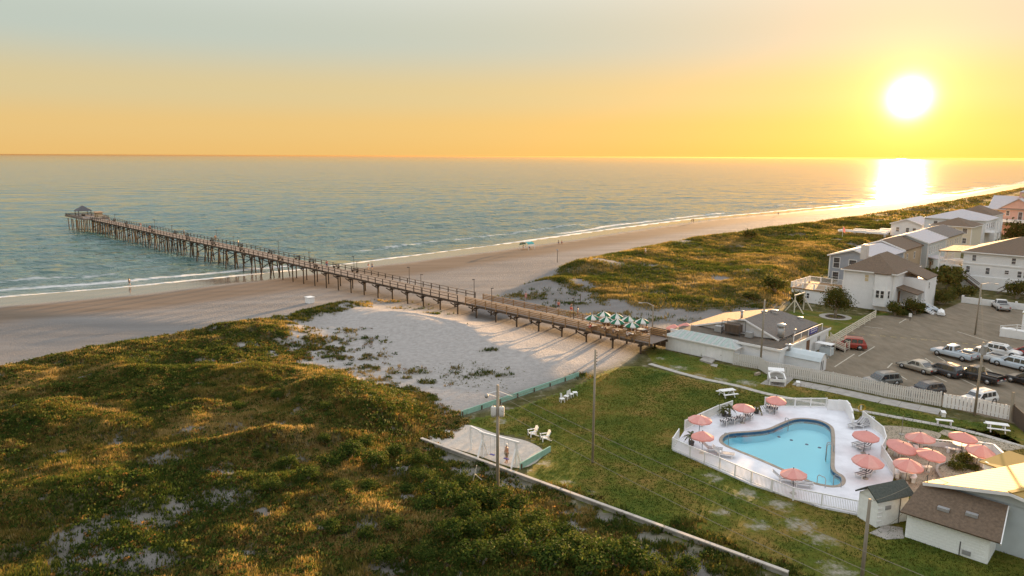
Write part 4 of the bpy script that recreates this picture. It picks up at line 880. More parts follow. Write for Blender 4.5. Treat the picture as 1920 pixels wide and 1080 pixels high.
# walks
def walk(name, pts, w, z, m='concrete', n=None, gap=.03):
    """a walk of separate slabs"""
    root = thing(name, None, None); root['kind'] = 'structure'
    pts = [np.array(p) for p in pts]; L = [0]
    for a, b in zip(pts[:-1], pts[1:]): L.append(L[-1] + np.linalg.norm(b - a))
    n = n or max(1, int(L[-1] / w)); at_ = lambda s: tuple(np.array([np.interp(s, L, [p[0] for p in pts]), np.interp(s, L, [p[1] for p in pts])]))
    for i in range(n):
        a, b = L[-1] * i / n + gap / 2, L[-1] * (i + 1) / n - gap / 2
        MB().prism(strip([at_(a), at_((a + b) / 2), at_(b)], w), -.1, z + random.uniform(-.006, .006)).build('slab', M[m], root)
    return root
M['path_conc'] = mat('path_concrete', (.40, .37, .33), .9, .2, 1.2, .2, 12); M['tan_conc'] = mat('patio_concrete', (.33, .27, .20), .9, .18, 1.2, .25, 14)
walk('garden_path', smooth(P((1218, 682), (1300, 706), (1380, 723), (1440, 739), (1520, 754), (1600, 768), (1700, 786), (1790, 803), (1850, 818), (1930, 842)), 3, False), .75, .03, 'path_conc')
walk('fence_sidewalk', P((1490, 717.5), (1560, 731), (1651, 751), (1762, 772.5)), 2.1, .035, 'concrete', 8)
plate('concrete_pad', P((1425, 720), (1470, 726), (1490, 708), (1450, 704)), .03, -.1, M['concrete'])
plate('shed_step', P((1312, 677), (1334, 684), (1341, 676), (1322, 670)), .22, -.1, M['concrete']); plate('stepping_slab', P((1332, 686), (1344, 689), (1346, 684), (1335, 682)), .05, -.1, M['concrete'])
plate('side_slab', P((1630, 1000), (1662, 1012), (1695, 1010), (1692, 990), (1660, 985)), .04, -.1, M['concrete'])
# swing pit of pale sand
M['pit'] = mat('pit_sand', (.44, .39, .34), .95, .15, 2, .6, 6)
plate('sand_pit', smooth(P((800, 822), (868, 796), (935, 815), (990, 828), (1020, 850), (975, 878), (890, 852), (835, 836)), 4), .012, -.1, M['pit'])
# low wall and green timber boards
a, b = G(790, 828), G(1478, 1082)
lw = thing('low_garden_wall', 'long low concrete wall between the dune shrubs and the motel lawn', 'wall', a, ang(a, b)); LL = (b - a).length
M['wall_c'] = mat('wall_concrete', (.27, .25, .21), .9, .3, 1.5, .3, 10); M['wall_t'] = mat('wall_coping', (.45, .40, .35), .85, .15, 2)
nseg = 12
for i in range(nseg):
    s0, s1 = LL * i / nseg, LL * (i + 1) / nseg - .02; MB().box(((s0 + s1) / 2, 0, -.15), (s1 - s0, .18, .9)).build('wall_section', M['wall_c'], lw); MB().box(((s0 + s1) / 2, 0, .34), (s1 - s0, .28, .08)).build('coping', M['wall_t'], lw)
M['green'] = mat('green_painted_board', (.26, .44, .36), .6, .15, 3)
def board_wall(pa, pb, label, h=.55):
    a, b = hit(*pa), hit(*pb); a.z = 0; b.z = 0; L = (b - a).length; t = thing('green_board_edging', label, 'edging', a, ang(a, b)); n = max(1, int(L / 2.4))
    for i in range(n):
        MB().box(((i + .5) * L / n, 0, h / 2 - .05), (L / n - .015, .09, h + .1)).build('board', M['green'], t); MB().box((i * L / n + .1, -.09, h / 2 - .1), (.12, .1, h)).build('stake', M['old_wood'], t)
board_wall((865, 780), (1085, 706), 'long mint green board edging between the sandhill and the lawn'); board_wall((975, 880), (1032, 847), 'short mint green board edging beside the swing pit')
# ---------------------------------------------------------------- swings
def swing(name, label, loc, rz, h, span, m, lean=1.1, kids_=True):
    t = thing(name, label, 'swing', loc, rz); w = .16
    for x in (0, span):
        MB().bar((x, 0, 0), (x, 0, h), w).build('post', m, t)
        for s in (-1, 1): MB().bar((x, s * lean * .75, -.1), (x, s * .05, h * .72), w * .85).build('brace', m, t)
    MB().bar((-.3, 0, h), (span + .3, 0, h), w, w * 1.1).build('top_beam', m, t)
    if kids_:
        for x in (span * .3, span * .72):
            q = MB()
            for dx in (-.22, .22): q.cyl((x + dx, 0, .5), (x + dx, 0, h - .1), .012, n=4)
            q.build('chain', M['grey_metal'], t); MB().box((x, 0, .5), (.5, .2, .04)).build('swing_seat', M['banner'], t)
    return t
s0, s1 = G(905, 857), G(958, 871)
sw = swing('swing_set', 'white timber swing set in the sand pit beside the utility pole', s0, ang(s0, G(962, 874)), 2.25, (G(962, 874) - s0).length + .3, M['white'])
p_ = G(883, 843); q_ = p_ - s0; rzq = ang(s0, G(962, 874)); lq = Vector((q_.x * math.cos(rzq) + q_.y * math.sin(rzq), -q_.x * math.sin(rzq) + q_.y * math.cos(rzq), 0))
MB().bar((lq.x, lq.y, 0), (lq.x, lq.y, 2.2), .16).build('post', M['white'], sw); MB().bar((lq.x, lq.y, 2.2), (0, 0, 2.3), .14).build('side_beam', M['white'], sw)
g0 = G(1489, 586); swing('garden_swing_frame', 'pale A frame swing frame on the grass beside the white house', g0, ang(g0, G(1513, 578)), 3.0, 3.6, M['cream'], 2.2, False)
# ---------------------------------------------------------------- white plastic garden chairs
def adirondack(label, px, rz, group='white garden chairs on the lawn'):
    t = thing('garden_chair', label, 'chair', G(*px), rz, group); m = M['white']
    MB().add([(-.28, -.3, .36), (.28, -.3, .36), (.25, .25, .24), (-.25, .25, .24), (-.28, -.3, .32), (.28, -.3, .32), (.25, .25, .20), (-.25, .25, .20)], [(0, 1, 2, 3), (7, 6, 5, 4), (0, 4, 5, 1), (1, 5, 6, 2), (2, 6, 7, 3), (3, 7, 4, 0)]).build('seat', m, t)
    for i in range(5):
        x = (i - 2) * .11; top = 1.02 - abs(i - 2) * .05; MB().bar((x, .22, .24), (x * 1.15, .52, top), .095, .03, up=(1, 0, 0)).build('back_slat', m, t)
    for s in (-1, 1):
        MB().bar((s * .33, -.36, .58), (s * .30, .38, .60), .13, .035).build('armrest', m, t); MB().box((s * .31, -.28, .28), (.06, .09, .57)).build('leg', m, t); MB().bar((s * .28, .1, .26), (s * .28, .62, .0), .05, .08).build('leg', m, t)
    return t
ad1 = adirondack('white slatted garden chair nearer the utility pole, one of two on the grass', (998, 818), R(-68))
dup(ad1, G(1021, 826), R(-74), 'white slatted garden chair farther from the swing pit, one of two on the grass')
def stool(label, px, rz):
    t = thing('plastic_chair', label, 'chair', G(*px), rz, 'low white plastic chairs at the sand edge'); m = M['white']
    MB().box((0, 0, .4), (.5, .5, .06)).build('seat', m, t)
    for x in (-.2, .2):
        for y in (-.2, .2): MB().box((x, y, .19), (.06, .06, .38)).build('leg', m, t)
    return t
def pchair(label, px, rz):
    t = stool(label, px, rz); t['label'] = label; MB().bar((0, .24, .42), (0, .36, .9), .48, .05, up=(1, 0, 0)).build('back', M['white'], t); return t
pchair('white plastic chair nearest the viewer in the row by the sand', (1054, 754), R(20)); pchair('second white plastic chair in the row by the sand', (1062, 749), R(-30)); pchair('white plastic chair beside the little stool', (1070, 745), R(140)); stool('white plastic stool at the far end of the chair row', (1078, 742), R(10))
# ---------------------------------------------------------------- picnic tables, benches, big chair
def picnic(label, px, rz, s=1.0, bench=True):
    t = thing('picnic_table', label, 'picnic table', G(*px), rz, 'white picnic tables'); m = M['white']
    for i in range(4): MB().box((0, (i - 1.5) * .19, .74), (1.8 * s, .18, .045)).build('plank', m, t)
    if bench:
        for y in (-.72, .72): MB().box((0, y, .44), (1.8 * s, .28, .05)).build('bench_seat', m, t)
    for x in (-.6, .6):
        q = MB(); q.bar((x, -.62, 0), (x, -.2, .72), .09, .09); q.bar((x, .62, 0), (x, .2, .72), .09, .09); q.bar((x, -.8, .4), (x, .8, .4), .05, .1); q.build('leg_frame', m, t)
    return t
picnic('white picnic table on the lawn beyond the pool', (1363, 743), SITE + R(62)); picnic('white picnic table on the grass at the right by the fence end', (1868, 808), R(-22), 1.05)
def bench(label, px, rz, w=1.2, h=.45):
    t = thing('garden_bench', label, 'bench', G(*px), rz, 'white garden benches')
    MB().box((0, 0, h), (w, .42, .06)).build('seat', M['white'], t)
    for x in (-w * .38, w * .38): MB().box((x, 0, h / 2), (.08, .36, h)).build('leg', M['white'], t)
    return t
bench('white backless bench on the grass near the fence post', (1770, 796), R(-17), 1.5); bench('short white bench at the end of the fence sidewalk', (1768, 780), R(68), .9); bench('small white bench at the near end of the fence sidewalk', (1496, 723), R(70), .8)
c0 = G(1443, 722); bc = thing('oversized_chair', 'oversized white wooden chair with a slatted seat in front of the picket fence', 'chair', c0, R(-14)); m = M['white']
for x in (0, 1.7):
    MB().box((x, 0, .4), (.12, .12, .8)).build('leg', m, bc); MB().box((x, 1.9, .3), (.12, .12, .6)).build('leg', m, bc)
    MB().bar((x, -.05, .75), (x, 2.0, .9), .12, .28).build('side_board', m, bc)
MB().box((.85, -.03, .62), (1.82, .1, .32)).build('front_board', m, bc)
for i in range(7): MB().bar((.1, .15 + i * .23, .58 - i * .03), (1.6, .15 + i * .23, .58 - i * .03), .2, .04).build('seat_slat', M['old_wood'], bc)
MB().box((.85, .95, .6), (.14, 1.6, .05)).build('seat_rail', m, bc)
ar = MB()
for i in range(12):
    t0_, t1_ = math.pi * i / 12, math.pi * (i + 1) / 12; ar.bar((.85 - math.cos(t0_) * .85, 1.35 + .35 * math.sin(t0_), .85 + math.sin(t0_) * .35), (.85 - math.cos(t1_) * .85, 1.35 + .35 * math.sin(t1_), .85 + math.sin(t1_) * .35), .16, .16)
ar.build('arched_rail', m, bc); MB().slab([(-.05, 1.75, 1.25), (1.75, 1.75, 1.25), (1.75, 2.3, 1.5), (-.05, 2.3, 1.5)], .12).build('head_board', m, bc); MB().box((.85, 2.3, .8), (1.8, .08, 1.35)).build('back_board', m, bc)
# ---------------------------------------------------------------- long picket fence, pier end to lot
def picket_fence(label, pts, h, mt, name='picket_fence', pw_=.17, gap=.045, group=None, cat='fence'):
    o = Vector((pts[0][0], pts[0][1], 0)); t = thing(name, label, cat, o, 0, group); first = None; fp = None; rl = MB()
    for a, b in zip(pts[:-1], pts[1:]):
        a, b = Vector((a[0], a[1], 0)) - o, Vector((b[0], b[1], 0)) - o; L = (b - a).length; an = ang(a, b); n = int(L / (pw_ + gap))
        for z in (h * .25, h * .8): rl.bar(a + Vector((0, 0, z)), b + Vector((0, 0, z)), .05, .09)
        nr = Vector((math.sin(an), -math.cos(an), 0)) * .05
        for i in range(n):
            p = a.lerp(b, (i + .5) / n) + nr
            if first is None: first = MB().box((0, 0, h / 2), (pw_, .025, h)).build('picket', mt, t, p, an)
            else: first_o = share(first, 'picket', t, p + Vector((0, 0, random.uniform(-.015, .015))), an + random.uniform(-.02, .02))
        for i in range(int(L / 2.6) + 1):
            p = a.lerp(b, min(1, i * 2.6 / L)) - nr
            if fp is None: fp = MB().box((0, 0, h / 2), (.1, .1, h + .05)).build('post', mt, t, p, an)
            else: share(fp, 'post', t, p, an)
    rl.build('rail', mt, t); return t
M['picket'] = mat('weathered_white_picket', (.60, .57, .53), .7, .12, 1.0)
picket_fence('long weathered white picket fence between the lot and the lawn', [flat((1374, 683)), flat((1424, 692)), flat((1438, 701)), flat((1477, 707)), flat((1560, 722)), flat((1660, 743)), flat((1764, 762))], 1.55, M['picket'])
picket_fence('short end run of white picket fence patched with paler boards', [flat((1768, 763)), flat((1827, 773)), flat((1896, 788))], 1.5, M['white'], pw_=.30, gap=.03)
f_ = thing('lot_rail_fence', 'white four rail fence climbing beside the parking lot', 'fence', G(1548, 653), 0)
fa, fb = G(1548, 653), G(1641, 596); n_ = 8
for i in range(n_ + 1):
    p = (fb - fa) * (i / n_); MB().box((p.x, p.y, .65), (.14, .14, 1.3)).build('post', M['cream'], f_)
for z in (.3, .6, .9, 1.2): MB().bar((0, 0, z), (fb - fa) + Vector((0, 0, z)), .06, .15).build('rail', M['cream'], f_)
f_ = thing('lot_rail_fence', 'short white rail fence end in front of the red car', 'fence', G(1548, 656), 0)
pb = G(1566, 652) - G(1548, 656)
for p in (Vector((0, 0, 0)), pb): MB().box((p.x, p.y, .6), (.14, .14, 1.2)).build('post', M['cream'], f_)
for z in (.3, .7, 1.1): MB().bar((0, 0, z), pb + Vector((0, 0, z)), .06, .15).build('rail', M['cream'], f_)
picket_fence('dark board fence at the right edge beside the leaning post', [flat((1897, 788)), flat((1925, 815))], 1.7, M['old_wood'], 'board_fence', .2, .02)
# ---------------------------------------------------------------- swimming pool
DZ = .14
deck_px = [(1261, 842), (1284, 806), (1292, 800), (1348, 775), (1372, 768), (1432, 760), (1549, 761), (1588, 762), (1600, 788), (1618, 786), (1657, 818), (1662, 836), (1655, 853), (1676, 892), (1668, 920), (1652, 972), (1615, 965), (1540, 950), (1408, 907)]
pool_px = [(1348, 827), (1353, 817), (1369, 811), (1408, 808), (1438, 804), (1464, 793), (1485, 785.5), (1507, 784), (1537, 788), (1557, 797), (1565, 810), (1565.5, 849), (1566, 880), (1581, 892), (1586, 902), (1580, 911), (1563, 914), (1543, 911.5), (1521, 906), (1493, 894), (1458, 878.5), (1418, 861), (1378.6, 845), (1358, 836)]
DECK = P(*deck_px, z=DZ); POOL = smooth(P(*pool_px, z=DZ), 4)
def shrink(pts, d):
    c = []; n = len(pts); A = sum(pts[i][0] * pts[(i + 1) % n][1] - pts[(i + 1) % n][0] * pts[i][1] for i in range(n)); s = 1 if A > 0 else -1
    for i in range(n):
        a, b = np.array(pts[i - 1]), np.array(pts[(i + 1) % n]); t = (b - a) / (np.linalg.norm(b - a) + 1e-9); c.append((pts[i][0] - t[1] * d * s, pts[i][1] + t[0] * d * s))
    return c
M['pool_deck'] = mat('pool_deck_paint', (.67, .67, .71), .85, .13, .6, .08, 8, spec=.15)
def ring(outer, inner, z1, z0, m, name, parent=None):
    """flat plate with a hole"""
    bm = bmesh.new(); lo = []
    for z in (z1, z0):
        rows = []
        for pts in (outer, inner):
            vs = [bm.verts.new((p[0], p[1], z)) for p in pts]; es = [bm.edges.new((vs[i], vs[(i + 1) % len(vs)])) for i in range(len(vs))]; rows.append((vs, es))
        bmesh.ops.triangle_fill(bm, use_beauty=True, use_dissolve=False, edges=rows[0][1] + rows[1][1]); lo.append(rows)
    for k in (0, 1):
        a, b = lo[0][k][0], lo[1][k][0]
        for i in range(len(a)): bm.faces.new((a[i], a[(i + 1) % len(a)], b[(i + 1) % len(a)], b[i]))
    bmesh.ops.recalc_face_normals(bm, faces=bm.faces); me = bpy.data.meshes.new(name); bm.to_mesh(me); bm.free(); me.materials.append(m)
    o = bpy.data.objects.new(name, me); C.objects.link(o); o.parent = parent; return o
ring(DECK, POOL, DZ, -.3, M['pool_deck'], 'pool_deck')['kind'] = 'structure'
pool = thing('swimming_pool', 'bean shaped swimming pool with bright blue water and tan coping', 'pool', (0, 0, 0))
M['coping'] = mat('pool_coping', (.30, .25, .20), .8, .2, 2); M['basin'] = mat('pool_blue', (.36, .86, 1.0), .6, .02, .3)
ins = shrink(POOL, .32)
ring(POOL, ins, DZ + .035, -.3, M['coping'], 'coping', pool)
def cut(o, poly):
    bm = bmesh.new(); bm.from_mesh(o.data); bm.verts.ensure_lookup_table(); co = np.array([v.co[:2] for v in bm.verts]); k = np.zeros(len(co), bool)
    bb = (co[:, 0] > 10) & (co[:, 0] < 40) & (co[:, 1] > 40) & (co[:, 1] < 80); k[bb] = inside(co[bb, 0], co[bb, 1], poly)
    bmesh.ops.delete(bm, geom=[f for f in bm.faces if all(k[v.index] for v in f.verts)], context='FACES'); bm.to_mesh(o.data); bm.free()
cut(ground, DECK); cut(bpy.data.objects['lawn'], DECK)      # the pool is dug into the ground
wl = MB(); n = len(ins)
wl.add([(p[0], p[1], DZ + .0) for p in ins] + [(p[0], p[1], -.95) for p in ins], [(i, (i + 1) % n, (i + 1) % n + n, i + n) for i in range(n)] + [tuple(range(n, 2 * n))]); wl.build('basin', M['basin'], pool)
M['tile'] = mat('pool_tile', (.03, .12, .24), .4, .3, 20); ti = shrink(POOL, .335)
MB().add([(p[0], p[1], DZ + .005) for p in ti] + [(p[0], p[1], -.12) for p in ti], [(i, (i + 1) % n, (i + 1) % n + n, i + n) for i in range(n)]).build('tile_band', M['tile'], pool)
def water_mat():
    m = bpy.data.materials.new('pool_water'); m.use_nodes = True; t = m.node_tree; t.nodes.clear(); N = t.nodes.new; L = t.links.new
    o = N('ShaderNodeOutputMaterial'); tr = N('ShaderNodeBsdfTransparent'); tr.inputs[0].default_value = (.93, 1, 1, 1); gl = N('ShaderNodeBsdfGlossy'); gl.inputs['Roughness'].default_value = .04; mx = N('ShaderNodeMixShader'); fr = N('ShaderNodeFresnel'); fr.inputs[0].default_value = 1.33
    no = N('ShaderNodeTexNoise'); no.inputs['Scale'].default_value = 2.2; ge = N('ShaderNodeNewGeometry'); L(ge.outputs['Position'], no.inputs['Vector']); bp = N('ShaderNodeBump'); bp.inputs['Strength'].default_value = .12; bp.inputs['Distance'].default_value = .05; L(no.outputs[0], bp.inputs['Height']); L(bp.outputs[0], gl.inputs['Normal']); L(bp.outputs[0], fr.inputs['Normal'])
    L(fr.outputs[0], mx.inputs[0]); L(tr.outputs[0], mx.inputs[1]); L(gl.outputs[0], mx.inputs[2]); L(mx.outputs[0], o.inputs[0]); return m
MB().add([(p[0], p[1], .05) for p in shrink(POOL, .34)], [tuple(range(len(POOL)))]).build('water', water_mat(), pool)
_w = [o for o in pool.children if o.name.startswith('water')][0].data
if _w.polygons[0].normal.z < 0: _w.flip_normals()
M['drain'] = mat('pool_drain', (.03, .10, .20), .6)
for px in ((1461, 815), (1484, 821), (1513, 829), (1537, 835)): g = G(*px, z=-.7); MB().cyl((g.x, g.y, -.94), (g.x, g.y, -.91), .16, n=10).build('drain', M['drain'], pool)
def hoop(px, rz, h=.75, w=.55):
    g = G(*px, z=DZ); q = MB(); ca, sa = math.cos(rz), math.sin(rz)
    pts = [(0, 0, -.2), (0, 0, h * .8), (w * .15, 0, h), (w * .85, 0, h), (w, 0, h * .8), (w, 0, -.9)]
    q.tube([(g.x + x * ca, g.y + x * sa, DZ + z) for x, y, z in pts], .03, 6); q.build('hand_rail', M['grey_metal'], pool)
hoop((1547, 915), R(120), .85, .75); hoop((1577, 914), R(120), .85, .7); hoop((1562, 846), R(175), .8, .6); hoop((1563, 849), R(175), .8, .6)
for px, rz in (((1472, 790), -1.0), ((1358, 819), -.3)): hoop(px, rz, .4, .4)
# white picket fence round the pool, open balustrade look
def pool_fence(label, pts, h=1.0):
    o = pts[0]; t = thing('pool_fence', label, 'fence', o, 0, 'white fence runs round the pool'); railing('rails', M['white'], t, [p - o for p in pts], h, 1.9, .115, pn='post', post=.11); return t
Gd = lambda *p: G(*p, z=DZ)
pool_fence('white pool fence run along the near side facing the lawn', [Gd(1261, 842), Gd(1293.5, 857), Gd(1349, 880), Gd(1408, 906), Gd(1487, 938), Gd(1540, 949), Gd(1612, 964)])
pool_fence('white pool fence run along the far side behind the loungers', [Gd(1434, 762), Gd(1490, 764), Gd(1549, 764)]); pool_fence('white pool fence run at the left corner by the two left parasols', [Gd(1284, 807), Gd(1318, 791), Gd(1346, 778)])
pool_fence('white pool fence run zigzagging between the pool and the patio', [Gd(1617, 789), Gd(1655, 820), Gd(1660, 838), Gd(1652, 856), Gd(1675, 893)]); pool_fence('very short white pool fence run at the far left corner', [Gd(1261, 841), Gd(1272, 824)], 1.0)
pool_fence('white pool fence run at the upper left beside the palms', [Gd(1350, 777), Gd(1372, 769)]); 
cw = thing('pool_screen_wall', 'white curved screen wall at the far corner of the pool deck', 'wall', Gd(1551, 768), 0)
cp_ = [Gd(*p) - Gd(1551, 768) for p in ((1551, 768), (1570, 769), (1585, 771), (1592, 779), (1597, 790), (1599, 800))]; hs = (1.1, 1.15, 1.2, 1.1, .85, .75)
for i, (a, b) in enumerate(zip(cp_[:-1], cp_[1:])): MB().bar(a + Vector((0, 0, hs[i] / 2)), b + Vector((0, 0, hs[i] / 2)), .16, hs[i]).build('wall_section', M['white'], cw)
# ---------------------------------------------------------------- pink parasols
M['pink'] = mat('pink_canvas', (.76, .35, .31), .8, .06, 2); M['pink2'] = mat('pale_pink_canvas', (.80, .42, .37), .8, .06, 2)
def canopy_mats(m):
    t = m.node_tree; b = t.nodes['Principled BSDF']; tr = t.nodes.new('ShaderNodeBsdfTranslucent'); mx = t.nodes.new('ShaderNodeMixShader'); mx.inputs[0].default_value = .35
    col = b.inputs['Base Color'].links[0].from_socket; t.links.new(col, tr.inputs[0]); o = t.nodes['Material Output']; t.links.new(b.outputs[0], mx.inputs[1]); t.links.new(tr.outputs[0], mx.inputs[2]); t.links.new(mx.outputs[0], o.inputs[0])
canopy_mats(M['pink']); canopy_mats(M['pink2'])
def parasol(name, label, loc, rad, rim, top, mats_, n=8, group=None, tilt=0.0, pole=None):
    t = thing(name, label, 'parasol', loc, random.uniform(0, .7), group)
    MB().cyl((0, 0, 0), (0, 0, top + .03), .025, n=6).build('pole', pole or M['dark_metal'], t); MB().lathe([(.25, 0), (.22, .08), (.03, .1)], 12).build('base', M['concrete'], t)
    pn = []
    for i in range(n):
        q = MB(); a0, a1 = 2 * math.pi * i / n, 2 * math.pi * (i + 1) / n; k = 3; vs = []
        for j in range(k + 1):
            f = j / k; r = rad * f; z = rim + (top - rim) * (1 - f ** 1.25); vs += [(r * math.cos(a0), r * math.sin(a0), z), (r * .965 * math.cos((a0 + a1) / 2), r * .965 * math.sin((a0 + a1) / 2), z - .05 * f), (r * math.cos(a1), r * math.sin(a1), z)]
        vs += [(rad * math.cos(a0), rad * math.sin(a0), rim - .12), (rad * .965 * math.cos((a0 + a1) / 2), rad * .965 * math.sin((a0 + a1) / 2), rim - .17), (rad * math.cos(a1), rad * math.sin(a1), rim - .12)]
        fs = []
        for j in range(k + 1): fs += [(3 * j, 3 * j + 3, 3 * j + 4, 3 * j + 1), (3 * j + 1, 3 * j + 4, 3 * j + 5, 3 * j + 2)]
        q.add(vs, fs); pn.append(q.build('canopy_panel', mats_[i % len(mats_)], t))
    rb = MB()
    for i in range(n): a0 = 2 * math.pi * i / n; rb.bar((.02, 0, top - .35), (rad * .55 * math.cos(a0), rad * .55 * math.sin(a0), rim + (top - rim) * .42), .015)
    rb.build('ribs', M['grey_metal'], t); MB().lathe([(.05, top), (.02, top + .09)], 8).build('finial', pole or M['dark_metal'], t)
    if tilt: t.rotation_euler = (R(tilt), 0, t.rotation_euler[2])
    return t
PPX = [((1312, 783), 'at the upper left corner of the pool deck'), ((1318, 815), 'at the left end of the pool nearest the lawn fence'), ((1394, 761), 'over the row of four striped loungers'), ((1454, 746), 'standing behind the far pool fence'), ((1490, 886), 'in front of the pool at the near fence, largest in view'),
       ((1622, 815), 'right of the pool, the farther of two'), ((1626, 860), 'right of the pool, the nearer of two'), ((1684, 830), 'tilted beside the curved patio wall, first from the pool'), ((1727, 815), 'over the round table behind the curved patio wall'), ((1741, 846), 'in the middle of the patio, lit along one edge'),
       ((1701, 865), 'on the patio nearest the pump house'), ((1805, 814), 'with sunlit edge at the far side of the patio'), ((1833, 837), 'rightmost on the patio, tilted')]
par0 = None
for i, (px, wh_) in enumerate(PPX):
    g = G(px[0], px[1] + 2, 1.8); z = DZ if i < 7 else .05
    if i == 3: z = .03
    p = parasol('pink_parasol', 'pink parasol ' + wh_, (g.x, g.y, z), 1.08 + (.1 if i > 4 else 0) + random.uniform(-.07, .07), 1.62 + random.uniform(-.08, .06), 2.08 + random.uniform(-.08, .08), [M['pink']] if i % 2 else [M['pink'], M['pink2']], 8, 'pink parasols round the pool and patio', (2, -3, 2, 4, -3, 3, 3, 12, -2, 8, 6, 3, 10)[i])
for px, l_ in (((1264, 610), 'behind the pier restaurant, left of two'), ((1286, 607), 'behind the pier restaurant, right of two')):
    g = G(*px, z=2.6); parasol('pink_parasol', 'pink parasol ' + l_, (g.x, g.y, .5), 1.1, 1.75, 2.25, [M['pink']], 8, 'pink parasols behind the restaurant')
# green and white parasols on the pier
M['p_green'] = mat('green_canvas', (.02, .16, .09), .8, .1, 2); M['p_white'] = mat('white_canvas', (.74, .73, .70), .8, .05, 2); canopy_mats(M['p_green']); canopy_mats(M['p_white'])
GPX = [((1110, 592), 'green and white striped parasol at the sea end of the pier group, left front'), ((1132, 586), 'green and white striped parasol farthest back in the pier group'), ((1137, 596), 'second green and white parasol in the front row on the pier'), ((1156, 590), 'second green and white parasol in the back row on the pier'), ((1158, 600), 'third green and white parasol in the front row on the pier'),
       ((1179, 595), 'third green and white parasol in the back row on the pier'), ((1185, 606), 'green and white parasol nearest the viewer on the pier, by the front rail'), ((1204, 599), 'green and white parasol closest to the restaurant on the pier')]
for px, l_ in GPX:
    g = G(*px, z=4.0); parasol('striped_parasol', l_, (g.x, g.y, 1.93), 1.0, 1.75, 2.25, [M['p_green'], M['p_white']], 8, 'green and white parasols on the pier', pole=M['white'])
    tb = thing('pier_table', l_.replace('green and white striped parasol', 'table under the parasol').replace('green and white parasol', 'table under the parasol'), 'table', (g.x, g.y, 1.93), SITE, 'tables under the pier parasols')
    tb['label'] = ' '.join(('white topped ' + tb['label']).split()[:16]); MB().box((0, 0, .72), (1.1, .9, .05)).build('top', M['white'], tb); MB().box((0, 0, .36), (.1, .5, .7)).build('pedestal', M['new_wood'], tb)
    for s in (-1, 1): MB().box((0, s * .75, .42), (1.1, .28, .05)).build('bench_seat', M['new_wood'], tb); MB().box((0, s * .75, .2), (.9, .08, .4)).build('bench_leg', M['new_wood'], tb)
# ---------------------------------------------------------------- loungers
M['strap_d'] = mat('navy_strap', (.035, .035, .06), .7); M['strap_w'] = mat('white_strap', (.72, .70, .68), .7)
def lounger(label, px, rz, col='navy'):
    t = thing('pool_lounger', label, 'lounger', Gd(*px), rz, 'striped loungers round the pool'); fr = M['white']
    q = MB()
    for s in (-1, 1): q.bar((s * .3, -.95, .34), (s * .3, .3, .34), .05); q.bar((s * .3, .3, .34), (s * .3, .95, .88), .05)
    q.bar((-.3, -.95, .34), (.3, -.95, .34), .05); q.bar((-.3, .95, .88), (.3, .95, .88), .05); q.build('frame', fr, t)
    for s in (-1, 1):
        for y in (-.75, .3): MB().box((s * .3, y, .17), (.05, .06, .34)).build('leg', fr, t)
    d, w = MB(), MB()
    for i in range(5):
        x = (i - 2) * .118; (w if i % 2 else d).box((x, -.32, .365), (.114, 1.25, .015)); (w if i % 2 else d).bar((x, .31, .37), (x, .94, .895), .114, .015)
    d.build('dark_straps', M['strap_d'], t); w.build('white_straps', M['strap_w'], t); return t
LP = [((1358, 797), 150, 'striped lounger at the left end of the row of four'), ((1373, 794), 150, 'second striped lounger in the row of four'), ((1389, 790), 150, 'third striped lounger in the row of four'), ((1404, 786), 150, 'striped lounger at the right end of the row of four under the parasol'),
      ((1451, 772), 165, 'striped lounger by the far pool fence'), ((1441, 770), 165, 'striped lounger behind the one at the far pool fence'), ((1334, 846), 70, 'striped lounger near the fence left of the pool, farther one'), ((1356, 856), 70, 'striped lounger near the fence left of the pool, nearer one'), ((1470, 903), 75, 'striped lounger left of the near parasol'), ((1500, 912), 75, 'striped lounger right of the near parasol'),
      ((1606, 801), -65, 'striped lounger highest up on the right pool side'), ((1622, 800), -60, 'striped lounger against the zigzag fence at its far end'), ((1614, 836), -65, 'striped lounger below the farther right parasol'), ((1622, 842), -65, 'second striped lounger below the farther right parasol'), ((1630, 885), -65, 'striped lounger below the nearer right parasol'), ((1622, 893), -65, 'lounger with dark towel nearest the pump house')]
l0 = None
for px, a_, lb in LP:
    if l0 is None: l0 = lounger(lb, px, R(a_))
    else: dup(l0, Gd(*px), R(a_ - 0), lb)
for px, lb, h in (((1394, 787), 'white side table among the four loungers', .42), ((1443, 775), 'white side table with a pink drink by the far lounger', .42), ((1346, 853), 'white side table between the two left loungers', .4), ((1485, 906), 'white side table with food under the near parasol', .42), ((1316, 800), 'white round table under the upper left parasol', .65), ((1616, 826), 'white side table right of the pool', .42), ((1628, 882), 'white side table under the nearer right parasol', .45)):
    t = thing('side_table', lb, 'table', Gd(*px), 0, 'white side tables by the pool'); MB().lathe([(.02, h - .04), (.3, h - .04), (.3, h), (.01, h)], 12, sm=False).build('top', M['white'], t); MB().cyl((0, 0, 0), (0, 0, h - .04), .12, .06, 8).build('pedestal', M['white'], t)
